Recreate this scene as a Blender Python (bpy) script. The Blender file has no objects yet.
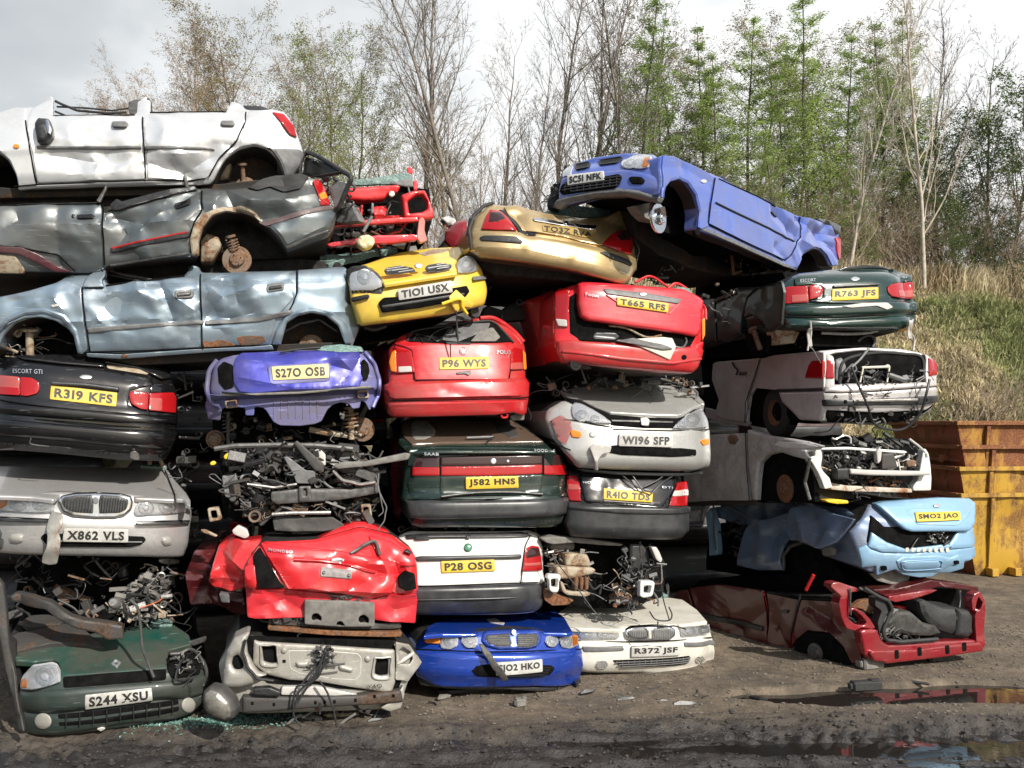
import bpy, math, random
import numpy as np
from mathutils import Vector, noise
from mathutils.geometry import delaunay_2d_cdt
random.seed(7)
D2R = math.pi/180
SC = bpy.context.scene
COL = SC.collection
# ------------------------------------------------------------------ camera
FPX = 900.0; CAMZ = 2.6; HORIZ = 420.0
CAMP = Vector((0, 0, CAMZ))
PITCH = math.atan((HORIZ-384)/FPX)
cd = bpy.data.cameras.new('camera'); cam = bpy.data.objects.new('camera', cd); COL.objects.link(cam)
cd.sensor_width = 36; cd.lens = 36*FPX/1024; cd.clip_end = 2000; cd.clip_start = .05
cam.location = CAMP; cam.rotation_euler = (math.pi/2+PITCH, 0, 0); SC.camera = cam
def ray(px, py):
    x = (px-512)/FPX; z = -(py-384)/FPX
    c, s = math.cos(PITCH), math.sin(PITCH)
    return Vector((x, c-z*s, s+z*c))
CROPS = dict(a=(0,80,4), b=(200,130,4), c=(0,250,4), d=(180,320,4), e=(0,420,4), f=(0,560,4), g=(180,500,4), h=(340,290,4),
             i=(420,130,4), j=(600,130,4), k=(520,270,4), l=(380,470,3.2), m=(500,430,2.844), n=(700,250,4), o=(680,420,4), p=(768,430,2.953),
             q=(320,150,6.4), r=(180,430,4.452), s=(200,620,4.452), t=(540,530,6.4), u=(800,420,6.4), v=(830,560,5.906), w=(630,240,5.906), x=(0,540,5.12), z=(0,0,1))
def pts(s):
    """a traced outline: a letter names the crop of the photograph, then x,y pairs; E cx,cy rx,ry is an ellipse"""
    out = []; cr = CROPS['z']; toks = s.split(); i = 0
    while i < len(toks):
        t = toks[i]
        if t in CROPS: cr = CROPS[t]
        elif t == 'E':
            cx, cy = map(float, toks[i+1].split(',')); rx, ry = map(float, toks[i+2].split(',')); i += 2
            for k in range(20):
                a = 2*math.pi*k/20
                out.append((cr[0]+(cx+rx*math.cos(a))/cr[2], cr[1]+(cy+ry*math.sin(a))/cr[2]))
        else:
            x, y = map(float, t.split(',')); out.append((cr[0]+x/cr[2], cr[1]+y/cr[2]))
        i += 1
    return out
# ------------------------------------------------------------------ objects
ORG = {}
def org(o): return ORG.get(o.name, Vector((0,0,0))) if o else Vector((0,0,0))
def tag(o, label=None, cat=None, group=None, kind=None):
    if label: o['label'] = label
    if cat: o['category'] = cat
    if group: o['group'] = group
    if kind: o['kind'] = kind
    return o
def thing(name, loc, label, cat, group=None):
    o = bpy.data.objects.new(name, None); COL.objects.link(o); o.location = loc; o.empty_display_size = .2
    ORG[o.name] = Vector(loc); return tag(o, label, cat, group)
def mk(name, V, F, mats, par=None, mi=None, smooth=True, loc=None):
    V = np.asarray(V, dtype=np.float64).reshape(-1, 3)
    if par is None:
        o0 = Vector(loc) if loc is not None else Vector(((V[:,0].min()+V[:,0].max())/2, (V[:,1].min()+V[:,1].max())/2, V[:,2].min()))
    else: o0 = org(par)
    me = bpy.data.meshes.new(name)
    me.from_pydata((V-np.array(o0)).tolist(), [], F if isinstance(F, list) else F.tolist())
    if not isinstance(mats, (list, tuple)): mats = [mats]
    for m in mats: me.materials.append(m)
    if mi is not None: me.polygons.foreach_set('material_index', np.asarray(mi, dtype=np.int32))
    if smooth: me.polygons.foreach_set('use_smooth', np.ones(len(me.polygons), dtype=bool))
    me.update()
    o = bpy.data.objects.new(name, me); COL.objects.link(o)
    if par is None: o.location = o0
    else: o.parent = par
    ORG[o.name] = Vector(o0)
    return o
# ------------------------------------------------------------------ materials
def nt(name):
    m = bpy.data.materials.new(name); m.use_nodes = True; t = m.node_tree
    b = t.nodes['Principled BSDF']; return m, t, b
def node(t, ty, **kw):
    n = t.nodes.new(ty)
    for k, v in kw.items(): setattr(n, k, v)
    return n
def noise_n(t, scale, detail=5, rough=.55, vec=None, dist=0):
    n = node(t, 'ShaderNodeTexNoise'); n.inputs['Scale'].default_value = scale; n.inputs['Detail'].default_value = detail
    n.inputs['Roughness'].default_value = rough; n.inputs['Distortion'].default_value = dist
    if vec is None:
        tc = node(t, 'ShaderNodeTexCoord'); vec = tc.outputs['Object']
    t.links.new(vec, n.inputs['Vector']); return n
def ramp(t, fac, stops):
    r = node(t, 'ShaderNodeValToRGB'); e = r.color_ramp.elements
    while len(e) < len(stops): e.new(.5)
    for k, (p, c) in enumerate(stops):
        e[k].position = p; e[k].color = (c, c, c, 1) if isinstance(c, (int, float)) else (*c, 1)
    t.links.new(fac, r.inputs['Fac']); return r
def mixc(t, fac, a, b):
    m = node(t, 'ShaderNodeMix', data_type='RGBA')
    for sock, v in ((m.inputs[0], fac), (m.inputs[6], a), (m.inputs[7], b)):
        if isinstance(v, (int, float)): sock.default_value = v
        elif isinstance(v, tuple): sock.default_value = (*v, 1)
        else: t.links.new(v, sock)
    return m.outputs[2]
def bump(t, b, h, strength=.3, dist=.01):
    n = node(t, 'ShaderNodeBump'); n.inputs['Strength'].default_value = strength; n.inputs['Distance'].default_value = dist
    t.links.new(h, n.inputs['Height']); t.links.new(n.outputs[0], b.inputs['Normal']); return n
DUST = (.16, .13, .10)
def paint(name, rgb, metal=0., rough=.32, coat=.7, dirt=.35, dcol=DUST, wav=.25, seed=0.):
    m, t, b = nt(name)
    tc = node(t, 'ShaderNodeTexCoord'); mp = node(t, 'ShaderNodeMapping'); mp.inputs['Location'].default_value = (seed*3.1, seed, seed*1.7)
    t.links.new(tc.outputs['Object'], mp.inputs['Vector']); v = mp.outputs[0]
    n1 = noise_n(t, 2.3, 8, .68, v, .4); n2 = noise_n(t, 26, 6, .7, v); n3 = noise_n(t, 5.0, 3, .5, v)
    mx = node(t, 'ShaderNodeMath', operation='MULTIPLY_ADD'); t.links.new(n2.outputs[0], mx.inputs[0]); mx.inputs[1].default_value = .35; t.links.new(n1.outputs[0], mx.inputs[2])
    lo = .80-dirt*.30
    lum = (rgb[0]+rgb[1]+rgb[2])/3
    if dcol is DUST and lum < .09: dcol = tuple(c*.42 for c in DUST)
    r = ramp(t, mx.outputs[0], [(max(0, lo-.14), 0.), (min(1, lo+.16), min(1., dirt*1.25))])
    m2 = node(t, 'ShaderNodeMapping'); m2.inputs['Scale'].default_value = (3., 3., 42.); m2.inputs['Rotation'].default_value = (.35, .5, .2); t.links.new(v, m2.inputs['Vector'])
    n4 = noise_n(t, 1.6, 3, .5, m2.outputs[0]); sc = ramp(t, n4.outputs[0], [(.665, 0.), (.69, .55)])
    n5 = noise_n(t, 60, 4, .75, v); sk = node(t, 'ShaderNodeMath', operation='MULTIPLY'); s5 = ramp(t, n5.outputs[0], [(.56, 0.), (.64, 1.)]); t.links.new(s5.outputs[0], sk.inputs[0]); t.links.new(r.outputs[0], sk.inputs[1])
    scol = tuple(min(.6, c*1.5+.10) for c in rgb); c1 = mixc(t, r.outputs[0], rgb, dcol); c2 = mixc(t, sc.outputs[0], c1, scol)
    t.links.new(mixc(t, sk.outputs[0], c2, tuple(c*.6 for c in dcol)), b.inputs['Base Color'])
    rr = node(t, 'ShaderNodeMath', operation='MULTIPLY_ADD'); t.links.new(r.outputs[0], rr.inputs[0]); rr.inputs[1].default_value = .5; rr.inputs[2].default_value = rough
    t.links.new(rr.outputs[0], b.inputs['Roughness'])
    b.inputs['Metallic'].default_value = metal
    cw = node(t, 'ShaderNodeMath', operation='MULTIPLY_ADD'); t.links.new(r.outputs[0], cw.inputs[0]); cw.inputs[1].default_value = -coat; cw.inputs[2].default_value = coat
    t.links.new(cw.outputs[0], b.inputs['Coat Weight']); b.inputs['Coat Roughness'].default_value = .07
    ad = node(t, 'ShaderNodeMath', operation='MULTIPLY_ADD'); t.links.new(n2.outputs[0], ad.inputs[0]); ad.inputs[1].default_value = .04; t.links.new(n3.outputs[0], ad.inputs[2])
    bump(t, b, ad.outputs[0], wav, .005)
    return m
def plain(name, rgb, rough=.6, metal=0., var=.25, bs=.2, scale=18, coat=0.):
    m, t, b = nt(name); n = noise_n(t, scale, 6, .65)
    lo = tuple(c*(1-var) for c in rgb); hi = tuple(min(1, c*(1+var)+var*.02) for c in rgb)
    r = ramp(t, n.outputs[0], [(.3, lo), (.7, hi)]); t.links.new(r.outputs[0], b.inputs['Base Color'])
    b.inputs['Roughness'].default_value = rough; b.inputs['Metallic'].default_value = metal; b.inputs['Coat Weight'].default_value = coat
    if bs: bump(t, b, n.outputs[0], bs, .01)
    return m
def rusty(name, rgb, rust=(.16,.06,.025), amt=.5, metal=0., rough=.6, scale=4, streak=1., dist=.6):
    m, t, b = nt(name); tc = node(t, 'ShaderNodeTexCoord'); mp = node(t, 'ShaderNodeMapping'); mp.inputs['Scale'].default_value = (1, 1, streak); t.links.new(tc.outputs['Object'], mp.inputs['Vector']); n = noise_n(t, scale, 9, .72, mp.outputs[0], dist); n2 = noise_n(t, 40, 4, .6)
    r = ramp(t, n.outputs[0], [(.62-amt*.3, 0.), (.68-amt*.2, 1.)])
    rc = ramp(t, n2.outputs[0], [(.35, tuple(c*.5 for c in rust)), (.7, tuple(c*1.5 for c in rust))])
    t.links.new(mixc(t, r.outputs[0], rgb, rc.outputs[0]), b.inputs['Base Color'])
    rr = ramp(t, r.outputs[0], [(0., rough), (1., .85)]); t.links.new(rr.outputs[0], b.inputs['Roughness'])
    b.inputs['Metallic'].default_value = metal; bump(t, b, n2.outputs[0], .35, .008); return m
def lens(name, rgb, rough=.12, trans=0., ribs=0, bs=.15):
    m, t, b = nt(name); b.inputs['Base Color'].default_value = (*rgb, 1); b.inputs['Roughness'].default_value = rough
    b.inputs['Transmission Weight'].default_value = trans; b.inputs['Coat Weight'].default_value = .6; b.inputs['IOR'].default_value = 1.45
    n = noise_n(t, 45, 2); bump(t, b, n.outputs[0], bs, .004); return m
M = {}
M['dark'] = plain('dirty_underbody', (.018,.017,.016), .85, 0, .5, .5, 12)
M['void'] = plain('black_shade_fill', (.004,.004,.004), .95, 0, .3, .3, 12)  # flat black: shade inside openings and gaps put into the colour
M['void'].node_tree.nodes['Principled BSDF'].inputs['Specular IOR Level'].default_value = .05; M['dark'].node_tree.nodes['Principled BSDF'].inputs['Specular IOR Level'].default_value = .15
M['under'] = rusty('underseal', (.03,.027,.024), (.07,.04,.025), .45, 0, .8)
M['black'] = plain('black_plastic', (.018,.018,.019), .42, 0, .4, .15, 30)
M['gloss'] = plain('gloss_black', (.008,.008,.009), .15, 0, .3, .04, 30, .5)
M['rubber'] = plain('rubber', (.02,.02,.02), .7, 0, .3, .2, 30)
M['greypl'] = plain('grey_bumper_plastic', (.028,.029,.031), .34, 0, .55, .2, 5)
M['midgrey'] = plain('grey_plastic', (.13,.13,.13), .5, 0, .3, .2, 14)
M['foam'] = plain('dusty_grey_foam', (.17,.16,.145), .85, 0, .3, .4, 14)
M['cream'] = plain('cream_board', (.62,.58,.48), .8, 0, .12, .2, 8)
M['yfoam'] = plain('yellow_foam', (.62,.55,.36), .95, 0, .2, .8, 60)
M['chrome'] = plain('chrome', (.62,.63,.64), .16, 1., .15, .05, 20)
M['alu'] = plain('dirty_aluminium', (.30,.29,.27), .45, .7, .35, .4, 22)
M['steel'] = plain('grey_steel', (.10,.098,.094), .5, .5, .4, .4, 16)
M['dsteel'] = rusty('dark_steel', (.06,.057,.054), (.09,.055,.035), .3, .3, .6)
M['rust'] = rusty('rusted_steel', (.12,.085,.06), (.20,.085,.035), .75, .15, .75, 7)
M['brown'] = rusty('brake_rust', (.17,.13,.10), (.19,.11,.065), .7, .2, .75, 9)
M['tan'] = rusty('dusty_tan_metal', (.36,.31,.23), (.23,.13,.07), .5, .1, .7, 7)
M['plat_y'] = paint('yellow_plate', (.78,.52,.02), 0, .38, .25, .42, (.30,.22,.08), wav=.1, seed=41)
M['plat_w'] = paint('white_plate', (.60,.60,.57), 0, .4, .25, .5, (.26,.24,.21), wav=.1, seed=42)
M['plat_g'] = plain('grey_plate_backing', (.22,.20,.19), .6, 0, .3, .2, 24)
M['ink'] = plain('plate_black', (.012,.012,.012), .5, 0, .2, 0)
M['badge'] = plain('silver_lettering', (.55,.56,.58), .28, .7, .2, .05, 30)
M['red_l'] = lens('red_lamp', (.34,.008,.010), bs=.5); M['pale_l'] = lens('pale_red_lamp', (.40,.08,.07)); M['amb_l'] = lens('amber_lamp', (.75,.22,.02))
M['wht_l'] = lens('white_lamp', (.50,.48,.45)); M['smk_l'] = lens('smoked_lamp', (.035,.014,.014)); M['fog'] = lens('dull_fog_lamp', (.30,.29,.26), .3)
M['reflector'] = plain('lamp_reflector', (.80,.81,.82), .32, .3, .12, .35, 30)
M['bowl'] = plain('bright_bowl', (.62,.63,.63), .22, .35, .2, .5, 60, .5)
M['glass'] = lens('clear_lens', (.95,.96,.97), .04, 1., 0, .08)
M['teal'] = plain('shattered_glass', (.15,.24,.22), .3, 0, .75, 1., 70)
M['bglass'] = lens('dark_window', (.02,.022,.022), .06, 0., 0, .03)
M['yb'] = plain('yellow_plastic', (.75,.50,.02), .5)
M['brass'] = plain('orange_wire', (.45,.10,.03), .5)
M['tyre'] = plain('tyre', (.022,.021,.020), .85, 0, .4, .6, 40)
# ------------------------------------------------------------------ faces of cars
YAW0 = 14.
P0 = Vector((-.15, 8.9, 0)); NR = Vector((math.sin(YAW0*D2R), -math.cos(YAW0*D2R), 0))
class Face:
    """a side of a car: a plane with its own place, turn and tilt, bulged by a profile"""
    def __init__(s, at, off=0., yaw=YAW0, level=None, edges=None, cu=.22, pw=4, prof=None, da=0., df=1.6, seed=0, dist=None, roll=0., pitch=0.):
        ax, ay = pts(at)[0]; r = ray(ax, ay)
        if dist is None:
            t = (P0+NR*off-CAMP).dot(NR)/r.dot(NR)
        else: t = dist/r.y
        s.O = CAMP+r*t; s.ax, s.ay = ax, ay; s.folds = []
        y = yaw*D2R; s.X = Vector((math.cos(y), math.sin(y), 0)); s.N = Vector((math.sin(y), -math.cos(y), 0)); s.Z = Vector((0,0,1))
        s.xc = 0; s.hw = 99; s.cu = 0; s.pw = pw; s.prof = None; s.da = 0; s.df = df; s.seed = seed
        if pitch:
            c, q = math.cos(pitch*D2R), math.sin(pitch*D2R); Z, N = s.Z.copy(), s.N.copy(); s.Z = Z*c-N*q; s.N = N*c+Z*q
        if level:
            a, b = [s.loc(p) for p in pts(level)]; roll = math.atan2(b[1]-a[1], b[0]-a[0])/D2R
        if roll:
            c, q = math.cos(roll*D2R), math.sin(roll*D2R); X, Z = s.X.copy(), s.Z.copy(); s.X = X*c+Z*q; s.Z = Z*c-X*q
        if edges:
            a, b = [s.loc(p) for p in pts(edges)]; s.xc = (a[0]+b[0])/2; s.hw = abs(b[0]-a[0])/2
        if prof:
            s.prof = sorted((s.loc((ax, row))[1], d) for row, d in prof)
        s.cu = cu if edges else 0; s.da = da
    def fold(s, *L):
        for st, am, wd in L:
            q = [s.loc(p) for p in pts(st)]; s.folds += [(*a, *b, am, wd) for a, b in zip(q, q[1:])]
        return s
    def d0(s, x, z):
        v = 0.
        if s.prof:
            P = s.prof
            if z <= P[0][0]: v = P[0][1]
            elif z >= P[-1][0]: v = P[-1][1]
            else:
                for (z0, d0), (z1, d1) in zip(P, P[1:]):
                    if z <= z1:
                        v = d0+(d1-d0)*(z-z0)/max(1e-6, z1-z0); break
        if s.cu:
            u = min(1.08, abs(x-s.xc)/s.hw); v -= s.cu*u**s.pw
        return v
    def d(s, x, z, extra=0.):
        v = s.d0(x, z); a = s.da+extra
        for (x0, z0, x1, z1, am, wd) in s.folds:
            dx, dz = x1-x0, z1-z0; t = max(0., min(1., ((x-x0)*dx+(z-z0)*dz)/(dx*dx+dz*dz+1e-9))); q = math.hypot(x-x0-dx*t, z-z0-dz*t)/wd
            if q < 1: v -= am*(1-q)**1.25
        if a:
            p = Vector((x*s.df+s.seed*7.3, z*s.df*1.3, s.seed*1.9))
            mk_ = noise.noise(p*.75+Vector((11,4,2)))+.12; mk_ = .22+.78*max(0, min(1, mk_*3.2)); q = p+Vector((noise.noise(p*1.3), 0, noise.noise(p*1.1+Vector((5,5,5)))))*.5; v -= a*mk_*(abs(noise.noise(q*.8))*2.6+abs(noise.noise(q*2.1+Vector((3,1,5))))*.9+abs(noise.noise(q*6.1))*.22-.6)
        return v
    def loc(s, p):
        r = ray(*p); rn = r.dot(s.N); t0 = (s.O-CAMP).dot(s.N)/rn
        if not (s.prof or s.cu):
            q = CAMP+r*t0-s.O; return (q.dot(s.X), q.dot(s.Z))
        st = 1/abs(rn)
        def g(t):
            q = CAMP+r*t-s.O; x, z = q.dot(s.X), q.dot(s.Z); return q.dot(s.N)-s.d0(x, z), x, z
        t = t0-.3*st; a = g(t); best = (abs(a[0]), a)
        for k in range(36):
            t2 = t+.05*st; b = g(t2)
            if abs(b[0]) < best[0]: best = (abs(b[0]), b)
            if a[0] > 0 >= b[0]:
                lo, hi = t, t2
                for _ in range(18):
                    mi = (lo+hi)/2
                    if g(mi)[0] > 0: lo = mi
                    else: hi = mi
                b = g(hi); return (b[1], b[2])
            t, a = t2, b
        return (best[1][1], best[1][2])
    def W(s, x, z, d=None, extra=0.):
        if d is None: d = s.d(x, z, extra)
        return s.O+s.X*x+s.Z*z+s.N*d
    def tilt(s, row0, row1, depth, ax=None, crown=.0, da=None, seed=None, cu=0.):
        """a bonnet, boot or window plane leaning back from the line at row0 to the line at row1"""
        ax = s.ax if ax is None else ax
        x, z = s.loc((ax, row0)); L = s.W(x, z, s.d0(x, z))
        r = ray(ax, row1); t = (L-s.N*depth-CAMP).dot(s.N)/r.dot(s.N); T = CAMP+r*t
        f = Face.__new__(Face); f.__dict__.update(s.__dict__); f.O = L; f.X = s.X
        Z = (T-L); Z -= f.X*Z.dot(f.X); f.Z = Z.normalized(); f.N = f.X.cross(f.Z)
        f.folds = []; f.prof = None; f.cu = cu; f.ax, f.ay = ax, row0; f.xc = s.xc-x; f.pw = 2
        if da is not None: f.da = da
        if seed is not None: f.seed = seed
        return f
    def back(s, off):
        f = Face.__new__(Face); f.__dict__.update(s.__dict__); f.O = s.O+s.N*off; return f
def inside(P, x, z):
    n = len(P); x0, z0 = P[:,0], P[:,1]; x1, z1 = np.roll(x0, -1), np.roll(z0, -1)
    c = (z0[None] > z[:,None]) != (z1[None] > z[:,None])
    with np.errstate(divide='ignore', invalid='ignore'):
        xi = (x1-x0)[None]*(z[:,None]-z0[None])/(z1-z0)[None]+x0[None]
    return (np.sum(c & (x[:,None] < xi), axis=1) % 2) == 1
def bdist(L, x, z):
    best = np.full(len(x), 9e9)
    for P in L:
        a = P; b = np.roll(P, -1, axis=0); ab = b-a; l2 = np.maximum((ab**2).sum(1), 1e-12)
        q = np.stack([x, z], 1)[:,None]-a[None]; t = np.clip((q*ab[None]).sum(2)/l2[None], 0, 1)
        e = q-t[...,None]*ab[None]; best = np.minimum(best, np.sqrt((e**2).sum(2)).min(1))
    return best
def roundpoly(P, cr):
    out = []; n = len(P)
    for i in range(n):
        a, b, c = Vector(P[i-1]), Vector(P[i]), Vector(P[(i+1) % n])
        u, v = a-b, c-b; lu, lv = u.length, v.length
        if lu < 1e-6 or lv < 1e-6: continue
        r = min(cr, lu*.45, lv*.45)
        p, q = b+u/lu*r, b+v/lv*r
        ang = u.angle(v, math.pi)
        k = 1 if ang > 2.95 else 4
        if k == 1: out.append(tuple(b)); continue
        for j in range(k+1):
            t = j/k; out.append(tuple(p*(1-t)**2+b*2*t*(1-t)+q*t*t))
    return out
def area(P): return .5*sum(a[0]*b[1]-b[0]*a[1] for a, b in zip(P, P[1:]+P[:1]))
def patch(fc, s, name, mat, par, t=.02, lift=0., r=.007, step=None, cr=.016, holes=(), bulge=0., xd=0., depth=None, under=None, top=None, local=None, taper=1.):
    """one panel: the traced outline filled, laid on the face's surface, its edge rolled back; depth makes it a closed body"""
    if mat is M['void'] and depth is None and bulge < 0: bulge = 0.; lift += .006  # recess kept flat; the black colour gives its shade
    P = local if local is not None else [fc.loc(p) for p in (pts(s) if isinstance(s, str) else s)]
    if area(P) < 0: P = P[::-1]
    P = roundpoly(P, cr)
    HL = []
    for h in holes:
        H = [fc.loc(p) for p in pts(h)]
        if area(H) > 0: H = H[::-1]
        HL.append(roundpoly(H, cr))
    xs = [p[0] for p in P]; zs = [p[1] for p in P]; ext = max(max(xs)-min(xs), max(zs)-min(zs)); mn = min(max(xs)-min(xs), max(zs)-min(zs))
    if step is None: step = min(.03 if (fc.da+xd) > 0 else (.045 if ext > .9 else .035), max(.007, mn/4))
    r = min(r, mn*.35)
    if ext > 7 or ext/step > 260: print('BIGPATCH', name, round(ext,2), round(mn,2), round(step,4), str(s)[:40]); step = max(step, ext/120)
    def resamp(P):
        o = []
        for a, b in zip(P, P[1:]+P[:1]):
            l = math.hypot(b[0]-a[0], b[1]-a[1]); k = max(1, int(math.ceil(l/step)))
            if l < 1e-5: continue
            for j in range(k): o.append((a[0]+(b[0]-a[0])*j/k, a[1]+(b[1]-a[1])*j/k))
        return np.array(o)
    L = [resamp(P)]+[resamp(h) for h in HL]
    nb = [len(l) for l in L]; B = np.concatenate(L)
    cand = []
    if r > .002:
        for l in L:
            d = np.roll(l, -1, 0)-np.roll(l, 1, 0); ln = np.maximum(np.linalg.norm(d, axis=1), 1e-9)[:,None]; nn = np.stack([-d[:,1], d[:,0]], 1)/ln
            for q in (.22, .95): cand.append((l+nn*r*q, r*q*.85))
    x0, x1, z0, z1 = min(xs), max(xs), min(zs), max(zs)
    gx, gz = np.meshgrid(np.arange(x0+step*.37, x1, step), np.arange(z0+step*.41, z1, step*.87)); gx = gx+((np.arange(gx.shape[0]) % 2)*step*.5)[:,None]
    cand.append((np.stack([gx.ravel(), gz.ravel()], 1), max(r*1.25, step*.45)))
    for (fx0, fz0, fx1, fz1, am, wd) in fc.folds:
        k = max(2, int(math.hypot(fx1-fx0, fz1-fz0)/(step*.6))); tt = np.linspace(0, 1, k); cand.insert(0, (np.stack([fx0+(fx1-fx0)*tt, fz0+(fz1-fz0)*tt], 1), max(r*1.1, step*.3)))
    pl = [B]
    for c, mind in cand:
        if not len(c): continue
        ok = inside(L[0], c[:,0], c[:,1])
        for h in L[1:]: ok &= ~inside(h, c[:,0], c[:,1])
        ok &= bdist(L, c[:,0], c[:,1]) > mind
        pl.append(c[ok])
    A = np.concatenate(pl); ed = []; k = 0
    for n in nb:
        ed += [(k+i, k+(i+1) % n) for i in range(n)]; k += n
    vv, ee, ff, *_ = delaunay_2d_cdt([Vector(p) for p in A.tolist()], ed, [], 0, 1e-7)
    V2 = np.array([tuple(v) for v in vv]); F = np.array(ff, dtype=int)
    ce = V2[F].mean(1); ok = inside(L[0], ce[:,0], ce[:,1])
    for h in L[1:]: ok &= ~inside(h, ce[:,0], ce[:,1])
    F = F[ok]
    a2 = V2[F]; sg = (a2[:,1,0]-a2[:,0,0])*(a2[:,2,1]-a2[:,0,1])-(a2[:,2,0]-a2[:,0,0])*(a2[:,1,1]-a2[:,0,1])
    F[sg < 0] = F[sg < 0][:, ::-1]; F = F[np.abs(sg) > 1e-12]
    e = bdist(L, V2[:,0], V2[:,1]); em = max(e.max(), 1e-6)
    D = []
    for (x, z), ei in zip(V2.tolist(), e.tolist()):
        v = fc.d(x, z, xd)+lift
        if ei < r: v -= r*(1-math.sqrt(max(0, 1-(1-ei/r)**2)))
        if bulge: v += bulge*(1-(1-min(1, ei/em))**2)
        D.append(v)
    Z3 = [fc.O+fc.X*x+fc.Z*z+fc.N*d for (x, z), d in zip(V2.tolist(), D)]
    V = [tuple(v) for v in Z3]; faces = F.tolist(); mi = [0]*len(faces); nv = len(V)
    # boundary half-edges
    he = {}
    for tri in faces:
        for i in range(3): he[(tri[i], tri[(i+1) % 3])] = 1
    bd = [(i, j) for (i, j) in he if (j, i) not in he]
    rings = [(-t-r, 1.)] if depth is None else [(-q*depth, 1-(1-taper)*q) for q in (.04, .16, .34, .55, .78, 1.)]
    bv = sorted({i for e_ in bd for i in e_}); idx = {b: k for k, b in enumerate(bv)}
    cen = V2.mean(0); start = len(V)
    for b in bv: V.append(V[b])
    prev = start
    for rd, tp in rings:
        cur = len(V)
        for b in bv:
            x, z = V2[b]; d = D[b]+rd
            if depth is not None:
                x = cen[0]+(x-cen[0])*tp; z = cen[1]+(z-cen[1])*tp
                p = Vector((x*2+fc.seed, z*2, rd*1.4)); q = .06*min(1, -rd*2); x += noise.noise(p)*q; z += noise.noise(p+Vector((9,2,4)))*q
            V.append(tuple(fc.O+fc.X*x+fc.Z*z+fc.N*d))
        for i, j in bd:
            a, b = idx[i], idx[j]; faces.append([prev+a, cur+a, cur+b, prev+b])
            dx, dz = V2[j]-V2[i]; ln = math.hypot(dx, dz)+1e-9
            m_ = 0
            if under is not None and dx/ln > .55: m_ = 1
            if top is not None and dx/ln < -.55: m_ = 2
            mi.append(m_)
        prev = cur
    if depth is not None:
        for tri in F.tolist():
            pass
        # back wall
        cur = len(V)
        for k in range(nv):
            x, z = V2[k]; x = cen[0]+(x-cen[0])*taper; z = cen[1]+(z-cen[1])*taper
            V.append(tuple(fc.O+fc.X*x+fc.Z*z+fc.N*(D[k]-depth)))
        for tri in F.tolist(): faces.append([cur+tri[2], cur+tri[1], cur+tri[0]]); mi.append(0)
    mats = [mat, under or mat, top or mat] if depth is not None else [mat]
    o = mk(name, V, faces, mats, par, mi if depth is not None else None)
    if (fc.folds or fc.da+xd > .02) and ext > .25: sharp(o, 24)
    return o
# ------------------------------------------------------------------ lettering
_tc = {}
def glyphs(txt, off=0.03):
    k = (txt, off)
    if k in _tc: return _tc[k]
    cu = bpy.data.curves.new('t', 'FONT'); cu.body = txt; cu.offset = off; cu.resolution_u = 3; cu.space_character = 1.12
    ob = bpy.data.objects.new('t', cu); COL.objects.link(ob); dg = bpy.context.evaluated_depsgraph_get(); dg.update()
    me = bpy.data.meshes.new_from_object(ob.evaluated_get(dg))
    V = np.array([tuple(v.co)[:2] for v in me.vertices]); F = [list(p.vertices) for p in me.polygons]
    bpy.data.objects.remove(ob); bpy.data.curves.remove(cu); bpy.data.meshes.remove(me)
    mn, mx = V.min(0), V.max(0); V = (V-mn)/(mx-mn); _tc[k] = (V, F); return _tc[k]
def text(fc, quad, txt, mat, par, lift=.01, name='lettering', off=.03, ext=.002):
    """letters laid on the face inside the four corners TL TR BR BL"""
    Q = [fc.loc(p) for p in pts(quad)]; V2, F = glyphs(txt, off); V = []
    for u, v in V2.tolist():
        x = (Q[0][0]*(1-u)+Q[1][0]*u)*v+(Q[3][0]*(1-u)+Q[2][0]*u)*(1-v)
        z = (Q[0][1]*(1-u)+Q[1][1]*u)*v+(Q[3][1]*(1-u)+Q[2][1]*u)*(1-v)
        V.append(tuple(fc.W(x, z, fc.d(x, z)+lift)))
    n = len(V); V += [tuple(Vector(v)-fc.N*ext) for v in V]
    he = {}
    for f in F:
        for a, b in zip(f, f[1:]+f[:1]): he[(a, b)] = 1
    FF = [list(f) for f in F]+[[a, a+n, b+n, b] for (a, b) in he if (b, a) not in he]
    return mk(name, V, FF, mat, par, smooth=False)
# ------------------------------------------------------------------ tubes, boxes, lathes
def tube_data(P, R, n=8, cap=True):
    P = [Vector(p) for p in P]; V = []; F = []
    m = len(P)
    if not isinstance(R, (list, tuple)): R = [R]*m
    T = [(P[min(i+1, m-1)]-P[max(i-1, 0)]).normalized() for i in range(m)]
    u = T[0].orthogonal().normalized()
    for i in range(m):
        u = (u-T[i]*u.dot(T[i]));
        u = u.normalized() if u.length > 1e-6 else T[i].orthogonal().normalized()
        w = T[i].cross(u)
        for k in range(n):
            a = 2*math.pi*k/n; V.append(P[i]+(u*math.cos(a)+w*math.sin(a))*R[i])
    for i in range(m-1):
        for k in range(n):
            a, b = i*n+k, i*n+(k+1) % n; F.append([a, b, b+n, a+n])
    if cap: F.append(list(range(n))[::-1]); F.append([(m-1)*n+k for k in range(n)])
    return V, F
def crom(P, k=5):
    P = [Vector(p) for p in P]; out = []
    if len(P) < 3: return P
    Q = [P[0]*2-P[1]]+P+[P[-1]*2-P[-2]]
    for i in range(1, len(Q)-2):
        for j in range(k):
            t = j/k; a, b, c, d = Q[i-1:i+3]
            out.append(.5*((2*b)+(c-a)*t+(2*a-5*b+4*c-d)*t*t+(3*b-a-3*c+d)*t**3))
    out.append(P[-1]); return out
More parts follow.
